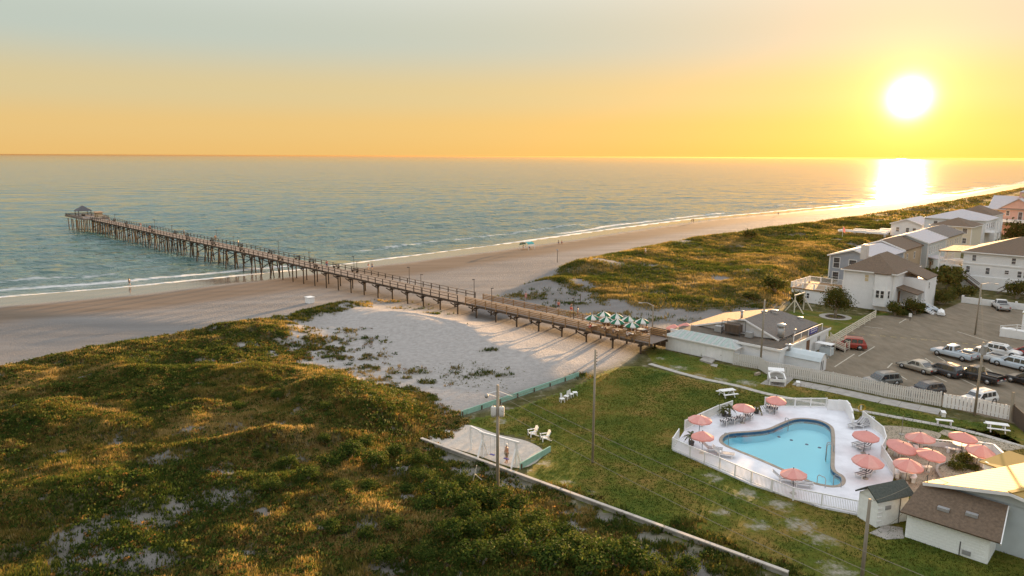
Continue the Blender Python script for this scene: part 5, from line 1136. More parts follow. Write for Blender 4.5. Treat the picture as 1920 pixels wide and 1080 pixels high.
# ---------------------------------------------------------------- patio right of the pool
plate('patio', smooth(P((1664, 842), (1690, 836), (1745, 832), (1800, 838), (1850, 836), (1885, 850), (1895, 870), (1840, 900), (1760, 930), (1700, 930), (1680, 900), (1658, 866)), 4), .045, -.1, M['tan_conc'])
plate('patio_apron', smooth(P((1640, 800), (1690, 800), (1760, 812), (1752, 826), (1700, 830), (1664, 834), (1650, 815)), 4), .04, -.1, M['tan_conc']); plate('patio_apron', P((1760, 812), (1770, 806), (1850, 822), (1925, 840), (1890, 846), (1800, 828)), .036, -.1, M['tan_conc'])
pool_w = [G(*p) for p in ((1702, 838), (1738, 836), (1778, 840), (1807, 844), (1833, 842), (1861, 846), (1878, 862), (1893, 872))]
pwall = thing('patio_wall', 'low curved white wall with open blocks round the patio', 'wall', pool_w[0], 0)
for i, (a, b) in enumerate(zip(pool_w[:-1], pool_w[1:])):
    a, b = a - pool_w[0], b - pool_w[0]; MB().bar(a + Vector((0, 0, .25)), b + Vector((0, 0, .25)), .14, .5).build('wall_section', M['white_siding'], pwall); MB().bar(a + Vector((0, 0, .68)), b + Vector((0, 0, .68)), .2, .06).build('coping', M['white'], pwall)
    n = int((b - a).length / .3)
    for k in range(n): p = a.lerp(b, (k + .5) / n); MB().box((p.x, p.y, .575), (.1, .1, .15)).build('spindle', M['white'], pwall)
tl = [((1682, 856), 'left edge of the patio by the zigzag fence'), ((1724, 840), 'below the parasol behind the curved wall'), ((1799, 846), 'under the sunlit parasol at the far side'), ((1829, 868), 'at the right between two benches'), ((1697, 897), 'nearest the pump house roof')]
tt0 = None
for px, lb in tl:
    if tt0 is None:
        tt0 = thing('patio_table', 'round white concrete table ' + lb, 'table', G(*px, z=.045), 0, 'round white patio tables'); MB().lathe([(.01, .66), (.62, .66), (.62, .73), (.01, .73)], 18, sm=False).build('top', M['white'], tt0); MB().cyl((0, 0, 0), (0, 0, .66), .3, .2, 10).build('pedestal', M['white_siding'], tt0)
    else: dup(tt0, G(*px, z=.045), 0, 'round white concrete table ' + lb)
bt = [((1732, 884), -10, 'in the middle under the lit parasol'), ((1786, 850), -25, 'left of the far table'), ((1816, 851), -25, 'right of the far table'), ((1811, 868), 70, 'left of the right hand table'), ((1848, 876), 20, 'right of the right hand table'), ((1714, 902), 60, 'right of the table nearest the pump house'), ((1718, 847), 60, 'beside the table behind the curved wall'), ((1681, 893), 75, 'against the zigzag fence near the pump house')]
b0 = None
for px, a_, lb in bt:
    if b0 is None:
        b0 = thing('curved_bench', 'curved white bench ' + lb, 'bench', G(*px, z=.045), R(a_), 'curved white patio benches'); q = MB()
        for i in range(6): t_, u_ = -.6 + i * .2, -.6 + (i + 1) * .2; q.bar((1.0 * math.sin(t_), 1.0 - math.cos(t_), .43), (1.0 * math.sin(u_), 1.0 - math.cos(u_), .43), .34, .07)
        q.build('seat', M['white'], b0)
        for s in (-1, 1): MB().box((s * .35, .06, .2), (.2, .26, .4)).build('leg', M['white_siding'], b0)
    else: dup(b0, G(*px, z=.045), R(a_), 'curved white bench ' + lb)
kerb = thing('planter_kerb', 'curved pale kerb round the shrub bed on the patio', 'kerb', G(1790, 882), 0)
kc = smooth([tuple((G(*p) - G(1790, 882))[:2]) for p in ((1764, 898), (1756, 884), (1762, 874), (1784, 870), (1820, 872))], 4, False)
for a, b in zip(kc[:-1], kc[1:]): MB().bar((*a, .1), (*b, .1), .2, .24).build('kerb_stone', M['concrete'], kerb)
hk = thing('hose_stand', 'yellow coiled hose on a white stand on the grass behind the pool', 'hose', G(1614, 770), 0); M['hose'] = mat('yellow_hose', (.45, .30, .04), .5)
MB().box((0, 0, .35), (.1, .12, .7)).build('stand', M['white'], hk); q = MB(); n = 14
for k in range(3):
    for i in range(n): a0, a1 = 2 * math.pi * i / n, 2 * math.pi * (i + 1) / n; r = .32 + k * .03; q.cyl((math.cos(a0) * r, -.1 - k * .03, .38 + math.sin(a0) * r), (math.cos(a1) * r, -.1 - k * .03, .38 + math.sin(a1) * r), .03, n=5)
q.build('coil', M['hose'], hk)
pp = G(1690, 815); t = thing('parasol_pole', 'bare dark parasol pole standing on the patio apron', 'pole', (pp.x, pp.y, .04)); MB().cyl((0, 0, 0), (0, 0, 1.9), .03, n=6).build('pole', M['pole_wood'], t); MB().cyl((0, 0, 0), (0, 0, .06), .25, .22, 10).build('base', M['concrete'], t)
# ---------------------------------------------------------------- poles and wires
def upole(label, px, pyt, r=.13, arm=None, extra=None, ground=None, lean=(0, 0)):
    g = ground or hit(*px); h = ztop(g, pyt) - g.z; t = thing('utility_pole', label, 'utility pole', g); tp = Vector((lean[0], lean[1], h))
    MB().cyl((0, 0, -.5), tp, r, r * .72, 9).build('pole', M['pole_wood'], t)
    if arm:
        d = Vector((math.cos(arm), math.sin(arm), 0)); q = MB(); b = tp * .985
        q.tube([b, b + d * .9 + Vector((0, 0, .3)), b + d * 1.7 + Vector((0, 0, .25))], .035, 6); q.build('lamp_arm', M['grey_metal'], t); MB().bar(b + d * 1.6 + Vector((0, 0, .2)), b + d * 2.15 + Vector((0, 0, .18)), .2, .12).build('lamp_head', M['grey_metal'], t)
    return t, g, h
p1, p1g, p1h = upole('tall grey utility pole with two transformer cans standing in the dune shrubs', (933, 938), 722, .14)
for s, l_ in ((-1, .30), (1, .34)):
    z = ztop(p1g, 770) - p1g.z; MB().lathe([(.01, -.42), (.19, -.4), (.21, -.2), (.21, .3), (.18, .36), (.01, .38)], 12, (s * .3, -.12, z)).build('transformer', M['chimney'], p1); MB().cyl((s * .3, -.12, z + .36), (s * .3, -.12, z + .6), .035, .03, 6).build('bushing', M['grey_metal'], p1)
q = MB(); zt = p1h - .45; q.bar((0, 0, zt), (-.75, -.1, zt - .2), .05); q.bar((0, 0, zt - .5), (-.75, -.1, zt - .2), .05); q.bar((0, 0, zt), (1.1, .1, zt - .45), .03); q.build('bracket', M['white_siding'], p1); MB().lathe([(.02, 0), (.16, -.12), (.13, -.3), (.02, -.34)], 10, (-.82, -.1, zt - .18)).build('lamp', M['grey_metal'], p1)
p2, p2g, p2h = upole('bare brown utility pole standing alone on the lawn', (1111, 867), 655, .115)
for k in range(5): MB().box((.13, 0, p2h - .3 - k * .25), (.1, .05, .06)).build('insulator', M['dark_metal'], p2)
p3, p3g, p3h = upole('brown utility pole with a lamp arm at the land end of the pier', (1222, 645), 572, .12, R(150)); p4, p4g, p4h = upole('utility pole in front of the white picket fence by the restaurant', (1425, 692), 562, .13)
p5, p5g, p5h = upole('street light pole with a long curved arm in the parking lot', (1828, 628), 532, .12, R(-20)); p6, p6g, p6h = upole('tall pale utility pole behind the picket fence at the right', (1827, 779), 642, .13); p7, p7g, p7h = upole('dark utility pole near the lower right building', (1615, 1092), 936, .13)
MB().bar((0, 0, p6h - 1.2), (.02, -.2, p6h - .3), .35, .5).build('junction_box', M['grey_metal'], p6)
lp = G(1895, 790); t = thing('leaning_post', 'leaning brown timber post at the fence corner', 'post', lp); MB().bar((0, 0, -.2), (.25, .5, 2.9), .22).build('post', M['pole_wood'], t)
fb_ = G(1420, 703); t = thing('concrete_block', 'tan concrete block lying at the foot of the pole', 'block', fb_, R(40)); MB().box((0, 0, .15), (.9, .35, .3), top=(.95, .9)).build('block', M['tan_conc'], t)
M['wire'] = mat('wire', (.24, .21, .16), 1.0, spec=0)
def wire(label, a, b, sag, r=.015):
    a, b = Vector(a), Vector(b); t = thing('power_line', label, 'power line', a); n = 16; pts = []
    for i in range(n + 1): f = i / n; p = (b - a) * f; p.z -= sag * 4 * f * (1 - f); pts.append(p)
    MB().tube(pts, r, 4).build('cable', M['wire'], t)
top = lambda g, h, k=.97: (g.x, g.y, g.z + h * k)
def far(px, z): g = G(*px, z=z); return (g.x, g.y, z)
wire('topmost power line running from the transformer pole over the pool', top(p1g, p1h, .99), far((1940, 1165), 7.2), .35); wire('middle power line running from the transformer pole over the lawn', top(p1g, p1h, .92), far((1860, 1172), 6.6), .4)
wire('lowest power line running from the transformer pole over the lawn', top(p1g, p1h, .80), far((1760, 1172), 6.0), .45); wire('power line linking the lone lawn pole with the transformer pole', top(p1g, p1h, .86), top(p2g, p2h, .9), .3)
wire('power line from the pier pole to the pole by the restaurant', top(p3g, p3h), top(p4g, p4h), .5); wire('power line from the restaurant pole across the parking lot', top(p4g, p4h), top(p6g, p6h), .7)
wire('steep power line between the street light and the tall pale pole', top(p5g, p5h), top(p6g, p6h, .96), .1)
mst = off(Q0, .5, 2.3, 4.1); wire('upper service wire from the dark pole to the roof mast', top(p7g, p7h, .97), mst, .25); wire('drooping service wire from the pump house to the roof mast', off(Q0, -1.2, .2, .4), mst, .7); wire('long service wire over the brown roof to the right edge', mst, far((1905, 948), 3.3), .1)
# ---------------------------------------------------------------- small site things
def sign_post(name, label, px, h, sz, m, cat='sign'):
    g = hit(*px); t = thing(name, label, cat, g, SITE); MB().box((0, 0, h / 2 - .2), (.09, .09, h + .4)).build('post', M['old_wood'], t)
    if sz: MB().box((0, -.06, h - sz[1] / 2), (sz[0], .04, sz[1])).build('board', m, t)
    return t
sign_post('warning_sign', 'small yellow warning board by the restaurant bins', (1434, 668), 1.5, (.6, .5), M['hose']); sign_post('beach_post', 'thin dark marker post on the sand beyond the pier', (1042, 577), 1.6, None, None, 'post'); sign_post('beach_post', 'tall pale marker post at the edge of the beach', (1045, 492), 3.4, (.7, .25), M['blue_grey'], 'post'); sign_post('beach_post', 'short dark marker post among the dune grass tufts', (1088, 568), 1.4, None, None, 'post')
bx = hit(581, 568); t = thing('lifeguard_box', 'small white box standing on the beach beyond the dune', 'box', bx, SITE); MB().box((0, 0, .55), (1.4, 1.1, 1.1)).build('box', M['white'], t); MB().box((0, 0, 1.13), (1.6, 1.3, .08)).build('lid', M['white'], t)
fl = hit(1579, 446); t = thing('flag_pole', 'flag pole with a limp pink and white flag in the dunes', 'flag', fl, 0); MB().cyl((0, 0, -.3), (0, 0, 3.6), .05, n=6).build('pole', M['white'], t); MB().add([(0, 0, 3.5), (.5, .1, 3.3), (.75, 0, 2.7), (.95, .1, 1.9), (.6, .05, 1.6), (0, 0, 2.2), (0, .05, 3.5), (.5, .15, 3.3), (.75, .05, 2.7), (.95, .15, 1.9), (.6, .1, 1.6), (0, .05, 2.2)], [(0, 1, 2, 3, 4, 5), (11, 10, 9, 8, 7, 6), (0, 6, 7, 1), (1, 7, 8, 2), (2, 8, 9, 3), (3, 9, 10, 4)]).build('flag', M['pink2'], t)
sgn = G(1706, 602); t = thing('lot_sign', 'small white notice on a post at the back of the lot', 'sign', sgn, SITE); MB().box((0, 0, .6), (.08, .08, 1.2)).build('post', M['old_wood'], t); MB().box((0, -.06, 1.0), (.45, .03, .6)).build('board', M['white'], t)
can = hit(988, 468); t = thing('beach_canopy', 'arched teal and white beach canopy near the waterline', 'canopy', can, SITE); M['teal'] = mat('teal_canvas', (.05, .32, .30), .7)
arcp = [(1.9 * math.cos(a), 1.4 + 1.1 * math.sin(a)) for a in np.linspace(0, math.pi, 9)]
for i, ((xa, za), (xb, zb)) in enumerate(zip(arcp[:-1], arcp[1:])): MB().add([(xa, -1.4, za), (xa, 1.4, za), (xb, 1.4, zb), (xb, -1.4, zb), (xa, -1.4, za - .03), (xa, 1.4, za - .03), (xb, 1.4, zb - .03), (xb, -1.4, zb - .03)], [(0, 1, 2, 3), (7, 6, 5, 4), (0, 3, 7, 4), (1, 5, 6, 2)]).build('canopy_panel', M['teal'] if i % 3 else M['p_white'], t)
for x in (-1.9, 1.9):
    for y in (-1.4, 1.4): MB().cyl((x, y, -.2), (x, y, 1.4), .06, n=6).build('pole', M['white'], t)
bn_ = thing('barrel', 'rusty barrel by the annex wall of the restaurant', 'barrel', G(1444, 680)); MB().lathe([(.01, 0), (.3, 0), (.32, .3), (.3, .6), (.32, .9), (.3, .95), (.01, .95)], 12).build('drum', M['door'], bn_)
bn_ = thing('crate_stack', 'stack of brown crates behind the picket fence', 'crates', G(1420, 672), SITE)
for i, (x, z) in enumerate(((-.5, .3), (.2, .3), (.9, .3), (-.1, .85))): MB().box((x, 0, z), (.62, .5, .5)).build('crate', M['new_wood'], bn_)
bn_ = thing('white_awning_table', 'white topped service table beside the restaurant wall', 'table', G(1545, 664), SITE); MB().box((0, 0, 1.5), (2.2, 1.3, .08)).build('top', M['white'], bn_); MB().box((.3, 0, .55), (1.5, 1.0, 1.0)).build('cabinet', M['pale_blue'], bn_)
for x in (-1, 1): MB().box((x, -.55, .75), (.07, .07, 1.5)).build('leg', M['white'], bn_)
rp_ = thing('restaurant_ramp', 'grey timber ramp with railings from the lot up to the restaurant', 'ramp', off(R0, 2.7, 9.6), SITE)
MB().slab([(0, 0, 1.0), (2.6, 0, .25), (2.6, 1.7, .25), (0, 1.7, 1.0)], .1).build('deck', M['deck_wood'], rp_); MB().box((-.0, .85, .45), (.2, 1.6, .9)).build('support', M['old_wood'], rp_)
for y in (.05, 1.65): 
    for k in range(4): MB().bar((0, y, 1.2 + k * .22), (2.6, y, .45 + k * .22), .05, .1).build('rail', M['cream'], rp_)
    for x in (0, 1.3, 2.6): MB().box((x, y, 1.0 - x * .28), (.1, .1, 2.1)).build('post', M['cream'], rp_)

st_ = hit(893, 905); t = thing('broken_stake', 'pale broken timber stake crossed in the shrubs beside the tall pole', 'stake', st_); MB().bar((-.35, 0, -.2), (.05, 0, 1.5), .06).build('stick', M['cream'], t); MB().bar((-.1, 0, .75), (.45, .1, .2), .05).build('stick', M['cream'], t)
# ---------------------------------------------------------------- vehicles
def paint(name, col, metal=.2): 
    m = mat(name, col, .32, .04, 2, metal=metal, spec=.5); m.node_tree.nodes['Principled BSDF'].inputs['Coat Weight'].default_value = .5; return m
M['tyre'] = mat('tyre', (.02, .02, .02), .85); M['rim'] = mat('rim', (.35, .35, .35), .4, metal=.6); M['car_glass'] = mat('car_glass', (.02, .024, .028), .08, spec=.9); M['red_lamp'] = mat('red_lamp', (.35, .02, .015), .3); M['clear_lamp'] = mat('clear_lamp', (.65, .65, .62), .2); M['trim'] = mat('dark_trim', (.025, .025, .025), .6)
def loft(mb, secs, closed=True):
    n = len(secs[0]); vs = [p for s in secs for p in s]; fs = []
    for i in range(len(secs) - 1):
        for k in range(n): fs.append((i * n + k, i * n + (k + 1) % n, (i + 1) * n + (k + 1) % n, (i + 1) * n + k))
    fs += [tuple(range(n)), tuple(range(len(secs) * n - 1, (len(secs) - 1) * n - 1, -1))]; return mb.add(vs, fs)
def vehicle(name, label, cat, px, rz, kind, m, L=4.6, Wd=1.8, H=1.5, loc=None):
    g = loc or G(*px); t = thing(name, label, cat, (g.x, g.y, .022), rz); w = Wd / 2; zb = .28 if kind != 'pickup' else .42
    belt = H * (.60 if kind == 'sedan' else .58); hood = belt - (.12 if kind != 'suv' else .04)
    def sec(x, ww, zt, zb_=zb): return [(x, -ww * .94, zb_), (x, -ww, zb_ + .18), (x, -ww, zt - .16), (x, -ww * .93, zt), (x, ww * .93, zt), (x, ww, zt - .16), (x, ww, zb_ + .18), (x, ww * .94, zb_)]
    f = L / 2
    if kind == 'sedan': prof = [(-f, .86, belt - .12), (-f + .12, .95, belt - .03), (-f + .9, 1, belt), (-.2 * L, 1, belt), (.16 * L, 1, belt), (.22 * L, 1, belt - .03), (f - .5, .97, hood - .08), (f - .1, .90, hood - .2), (f, .82, hood - .3)]; cab = (-.34 * L, -.16 * L, .06 * L, .22 * L)
    elif kind == 'pickup': prof = [(-f, .96, belt + .02), (-f + .1, 1, belt + .05), (-.08 * L, 1, belt + .05), (.16 * L, 1, belt), (.2 * L, 1, belt), (f - .4, .98, hood), (f - .08, .93, hood - .1), (f, .88, hood - .25)]; cab = (-.10 * L, -.06 * L, .11 * L, .20 * L)
    else: prof = [(-f, .92, belt - .1), (-f + .08, .98, belt), (-.3 * L, 1, belt), (.16 * L, 1, belt), (.22 * L, 1, belt - .02), (f - .4, .97, hood - .02), (f - .08, .91, hood - .14), (f, .84, hood - .3)]; cab = (-.485 * L, -.40 * L, .06 * L, .22 * L)
    loft(MB(), [sec(x, w * k, z) for x, k, z in prof]).build('body', m, t)
    x0, x1, x2, x3 = cab; wt, wb = w * .80, w * .93; zt = H
    def cs(x, ww, z, zl): return [(x, -wb, zl), (x, -ww, z - .07), (x, -ww * .88, z), (x, ww * .88, z), (x, ww, z - .07), (x, wb, zl)]
    bz = belt - .05
    loft(MB(), [cs(x0, wb * .98, bz + .09, bz), cs(x1, wt, zt - .04, bz), cs((x1 + x2) / 2, wt, zt, bz), cs(x2, wt, zt - .03, bz), cs(x3, wb * .98, bz + .09, bz)]).build('cabin', m, t)
    def pane(nm, q, mm='car_glass'):
        q = [Vector(p) for p in q]; n = (q[1] - q[0]).cross(q[2] - q[0]).normalized(); c = sum(q, Vector()) / 4
        if n.dot(c - Vector((0, 0, belt))) < 0: n = -n
        q = [p + n * .012 for p in q]; MB().add(q + [p - n * .03 for p in q], [(0, 1, 2, 3), (7, 6, 5, 4), (0, 4, 5, 1), (1, 5, 6, 2), (2, 6, 7, 3), (3, 7, 4, 0)]).build(nm, M[mm], t)
    lp = lambda a, b, k: tuple(a[i] + (b[i] - a[i]) * k for i in range(3))
    for (xa, xb, nm) in ((x3, x2, 'windscreen'), (x0, x1, 'rear_window')):
        a, b, c, d = (xa, -wb * .9, bz + .12), (xa, wb * .9, bz + .12), (xb, wt * .86, zt - .07), (xb, -wt * .86, zt - .07)
        pane(nm, [lp(a, d, .08), lp(b, c, .08), lp(b, c, .93), lp(a, d, .93)])
    xs = [x1 + .06, (x1 + x2) / 2 + .1 * 0, x2] if kind != 'suv' else [x1 + .05, x1 + (x2 - x1) * .36, x1 + (x2 - x1) * .70, x2 + .1]
    for s in (-1, 1):
        for i, (xa, xb) in enumerate(zip(xs[:-1], xs[1:])):
            ea = -.16 if (i == 0 and kind == 'sedan') else 0; eb = (x3 - x2) * .62 if i == len(xs) - 2 else 0; k0, k1 = .16, .88
            yb, yt = s * (wb + (wt - wb) * k0), s * (wb + (wt - wb) * k1); z0_, z1_ = bz + (zt - .07 - bz) * k0, bz + (zt - .07 - bz) * k1
            pane('side_window', [(xa + ea + .05, yb, z0_), (xb + eb - .03, yb, z0_), (xb - .06, yt, z1_), (xa + .07, yt, z1_)])
    wr = .33 if kind == 'sedan' else .37
    for x in (-.31 * L, .31 * L):
        for s in (-1, 1):
            wl_ = MB().cyl((x, s * (w - .2), wr), (x, s * (w + .015), wr), wr, wr, 14).build('wheel', M['tyre'], t); MB().cyl((x, s * (w - .1), wr), (x, s * (w + .03), wr), wr * .62, wr * .58, 10).build('rim', M['rim'], wl_)
    for s in (-1, 1): MB().box((-f + .03, s * w * .74, belt - .22), (.1, w * .26, .18)).build('tail_lamp', M['red_lamp'], t); MB().box((f - .1, s * w * .66, hood - .28), (.16, w * .3, .13)).build('headlamp', M['clear_lamp'], t); MB().box((x2 + .25, s * (w + .08), belt + .05), (.12, .16, .12)).build('mirror', M['trim'], t)
    MB().box((-f - .02, 0, zb + .16), (.14, Wd * .9, .22)).build('bumper', M['trim'] if kind != 'pickup' else M['rim'], t); MB().box((f - .02, 0, zb + .14), (.12, Wd * .86, .2)).build('bumper', M['trim'], t); MB().box((-f - .02, 0, belt - .3), (.03, .4, .14)).build('number_plate', M['white'], t)
    if kind == 'pickup':
        x9 = x0 - .08; MB().box(((x9 - f) / 2 - .02, 0, belt + .052), (f + x9 - .25, Wd * .80, .02)).build('bed_floor', M['trim'], t)
        for s in (-1, 1): MB().box(((x9 - f) / 2, s * w * .88, belt + .12), (f + x9, .1, .16)).build('bed_side', m, t)
        MB().box((-f + .05, 0, belt + .12), (.08, Wd * .8, .16)).build('tailgate', m, t)
    if kind == 'suv':
        for s in (-1, 1): MB().bar((x1 + .1, s * wt * .8, H + .05), (x2 - .1, s * wt * .8, H + .05), .04).build('roof_rail', M['trim'], t)
    return t
V = ang(G(1745, 697), G(1695, 683)); c_white = paint('white_car_paint', (.58, .58, .58), 0); c_silver = paint('champagne_car_paint', (.36, .33, .28), .5); c_dark = paint('charcoal_car_paint', (.045, .045, .05)); c_black = paint('black_car_paint', (.018, .018, .02)); c_red = paint('red_car_paint', (.30, .030, .018)); c_grey = paint('grey_car_paint', (.13, .135, .13)); c_blue = paint('pale_blue_white_paint', (.48, .54, .60), 0)
vehicle('parked_car', 'red minivan parked beside the white rail fence', 'car', (1589, 653), ang(G(1612, 656), G(1566, 652)), 'suv', c_red, 4.6, 1.85, 1.65)
vehicle('parked_car', 'champagne coloured sedan, left end of the middle row', 'car', (1719, 695), V, 'sedan', c_silver, 4.6, 1.8, 1.42)
vehicle('parked_car', 'charcoal wagon parked between the sedan and the black pickup', 'car', (1766, 702), V, 'suv', c_dark, 4.5, 1.8, 1.55)
vehicle('parked_pickup', 'black pickup truck with a short bed in the middle row', 'pickup truck', (1830, 713), V + .05, 'pickup', c_black, 5.4, 1.9, 1.75)
vehicle('parked_pickup', 'white pickup truck at the left end of the back row', 'pickup truck', (1787, 671), V + .04, 'pickup', c_blue, 5.3, 1.9, 1.75)
vehicle('parked_pickup', 'white pickup truck, second in the back row behind the tall pole', 'pickup truck', (1841, 675), V + .04, 'pickup', c_white, 5.3, 1.9, 1.75)
vehicle('parked_car', 'white hatchback nosed toward the viewer in the back row', 'car', (1880, 666), R(-52), 'suv', c_white, 4.2, 1.75, 1.5)
vehicle('parked_car', 'white estate car at the right end of the lot with a wide rear window', 'car', (1899, 690), V + .05, 'suv', c_blue, 4.7, 1.85, 1.6)
vehicle('parked_car', 'red car half hidden behind the white hatchback at the edge', 'car', (1925, 668), V, 'sedan', c_red, 4.4, 1.8, 1.4)
vehicle('parked_car', 'grey car parked against the picket fence, left of three', 'car', (1652, 722), V + R(78), 'suv', c_grey, 4.3, 1.8, 1.55)
vehicle('parked_car', 'dark car with sunlit roof against the picket fence, middle of three', 'car', (1734, 740), V + R(80), 'suv', c_dark, 4.2, 1.75, 1.45)
vehicle('parked_car', 'white car against the picket fence, right of three', 'car', (1833, 757), V + R(85), 'suv', c_white, 4.2, 1.75, 1.5)
vehicle('parked_car', 'black car cut off by the right edge of the lot', 'car', (1926, 722), V, 'suv', c_black, 4.5, 1.8, 1.55)
vehicle('parked_car', 'silver white car parked by the steps of the white house', 'car', (1730, 584), R(165), 'sedan', c_blue, 4.4, 1.8, 1.4)
vehicle('parked_pickup', 'white pickup truck backed up to the garden wall', 'pickup truck', (1876, 580), R(70), 'pickup', c_white, 5.2, 1.9, 1.75)
bt_ = thing('upturned_boat', 'white upturned dinghy leaning beside the house steps', 'boat', G(1764, 590), R(60)); loft(MB(), [[(x, -w_ * .5, .2), (x, -w_ * .35, .75 * k), (x, 0, .95 * k), (x, w_ * .35, .75 * k), (x, w_ * .5, .2)] for x, w_, k in ((-1.6, .9, .8), (-.6, 1.3, 1), (.5, 1.2, 1), (1.4, .6, .9), (1.9, .1, .8))]).build('hull', M['white'], bt_)

# ---------------------------------------------------------------- people
M['skin'] = mat('skin', (.42, .25, .17), .6, .06, 8); M['hair'] = mat('dark_hair', (.03, .02, .015), .7)
CL = {n: mat(n + '_cloth', c, .85, .08, 10) for n, c in (('red', (.50, .05, .05)), ('pink', (.62, .26, .26)), ('white', (.70, .69, .67)), ('black', (.025, .025, .03)), ('blue', (.06, .10, .25)), ('orange', (.55, .20, .04)), ('khaki', (.25, .20, .13)), ('grey', (.20, .20, .20)), ('teal', (.04, .22, .22)))}
def skel(pose):
    J = {'hip': (0, 0, .95), 'waist': (0, 0, 1.10), 'chest': (0, 0, 1.33), 'neck': (0, 0, 1.48), 'head': (0, -.02, 1.60), 'crown': (0, -.02, 1.71)}
    A = {-1: [(-.19, 0, 1.42), (-.25, .02, 1.14), (-.25, -.08, .90), (-.25, -.12, .80)], 1: [(.19, 0, 1.42), (.25, .02, 1.14), (.25, -.08, .90), (.25, -.12, .80)]}
    Lg = {-1: [(-.09, 0, .90), (-.10, -.01, .50), (-.10, .02, .09), (-.11, -.15, .04)], 1: [(.09, 0, .90), (.10, -.01, .50), (.10, .02, .09), (.11, -.15, .04)]}
    if pose == 'walk':
        Lg[-1] = [(-.09, 0, .90), (-.10, -.20, .52), (-.10, -.30, .10), (-.10, -.46, .06)]; Lg[1] = [(.09, 0, .90), (.10, .10, .50), (.10, .38, .16), (.10, .27, .04)]
        A[-1] = [(-.19, 0, 1.42), (-.24, .14, 1.16), (-.22, .12, .92), (-.22, .08, .82)]; A[1] = [(.19, 0, 1.42), (.24, -.12, 1.16), (.21, -.28, .98), (.2, -.34, .90)]
    if pose == 'sit':
        d = -.47
        J = {k: (v[0], v[1], v[2] + d) for k, v in J.items()}
        A = {s: [(s * .19, 0, 1.42 + d), (s * .25, -.05, 1.16 + d), (s * .18, -.28, 1.05 + d), (s * .14, -.36, 1.04 + d)] for s in (-1, 1)}
        Lg = {s: [(s * .09, 0, .90 + d), (s * .12, -.42, .46), (s * .12, -.42, .09), (s * .12, -.57, .04)] for s in (-1, 1)}
    return J, A, Lg
_body = {}
def skin_mesh(key, V_, E_, Rr):
    me = bpy.data.meshes.new(key); me.from_pydata(V_, E_, []); o = bpy.data.objects.new('tmp', me); C.objects.link(o)
    o.modifiers.new('s', 'SKIN'); 
    if not me.skin_vertices: 
        bm = bmesh.new(); bm.from_mesh(me); bm.verts.layers.skin.verify(); bm.to_mesh(me); bm.free()
    for i, r in enumerate(Rr): me.skin_vertices[0].data[i].radius = (r, r * .85) if isinstance(r, float) else r; me.skin_vertices[0].data[i].use_root = (i == 0)
    sb = o.modifiers.new('u', 'SUBSURF'); sb.levels = 1; sb.render_levels = 1
    dg = bpy.context.evaluated_depsgraph_get(); r_ = bpy.data.meshes.new_from_object(o.evaluated_get(dg)); bpy.data.objects.remove(o); r_.name = key
    for p in r_.polygons: p.use_smooth = True
    r_.materials.clear(); r_.materials.append(None); return r_
def body_meshes(pose):
    if pose in _body: return _body[pose]
    J, A, Lg = skel(pose); V_, E_, Q = [], [], []
    def put(p, r, par=None):
        V_.append(p); Q.append(r); i = len(V_) - 1
        if par is not None: E_.append((par, i))
        return i
    h = put(J['hip'], .14); w_ = put(J['waist'], .125, h); c = put(J['chest'], (.17, .12), w_); n = put(J['neck'], .055, c); hd = put(J['head'], .095, n); put(J['crown'], .075, hd)
    for s in (-1, 1):
        p = c
        for q, r in zip(A[s], (.06, .045, .035, .03)): p = put(q, r, p)
        p = h
        for q, r in zip(Lg[s], (.095, .065, .045, .04)): p = put(q, r, p)
    b = skin_mesh('body_' + pose, V_, E_, Q)
    V_, E_, Q = [], [], []; w_ = put(tuple(np.array(J['hip']) + (0, 0, .04)), .155); w2 = put(J['waist'], .145, w_); c = put(J['chest'], (.19, .14), w2)
    for s in (-1, 1):
        p = put(A[s][0], .075, c); put(tuple((np.array(A[s][0]) + np.array(A[s][1])) / 2), .065, p)
    sh_ = skin_mesh('shirt_' + pose, V_, E_, Q); V_, E_, Q = [], [], []; h = put(J['hip'], .155)
    for s in (-1, 1):
        p = put(Lg[s][0], .112, h); put(tuple(np.array(Lg[s][0]) * .15 + np.array(Lg[s][1]) * .85), .088, p)
    st_ = skin_mesh('shorts_' + pose, V_, E_, Q)
    hm = MB().lathe([(.01, .135), (.06, .12), (.10, .07), (.112, .01), (.10, -.05), (.02, -.06)], 10).build('hair', M['hair']); hme = hm.data; bpy.data.objects.remove(hm)
    _body[pose] = (b, sh_, st_, hme, J['head']); return _body[pose]
def person(label, p, rz, pose='stand', top='white', low='blue', s=1.0, group=None, cap=None):
    t = thing('person', label, 'person', p, rz, group); t.scale = (s, s, s); b, sh_, st_, hme, hp = body_meshes(pose)
    def part(nm, me, m, loc=(0, 0, 0)):
        o = bpy.data.objects.new(nm, me); C.objects.link(o); o.parent = t; o.location = loc; o.material_slots[0].link = 'OBJECT'; o.material_slots[0].material = m
    part('body', b, M['skin'])
    if top: part('shirt', sh_, CL[top])
    part('shorts', st_, CL[low]); part('hair', hme, CL[cap] if cap else M['hair'], (hp[0], hp[1] + .02, hp[2] + .05))
def onpier(px, py, z=None):
    zz = 2.0
    for k in range(4): g = G(px, py, zz); t_ = -(g.x * AX.x + g.y * AX.y); zz = pz(t_)
    return Vector((g.x, g.y, zz + .005))
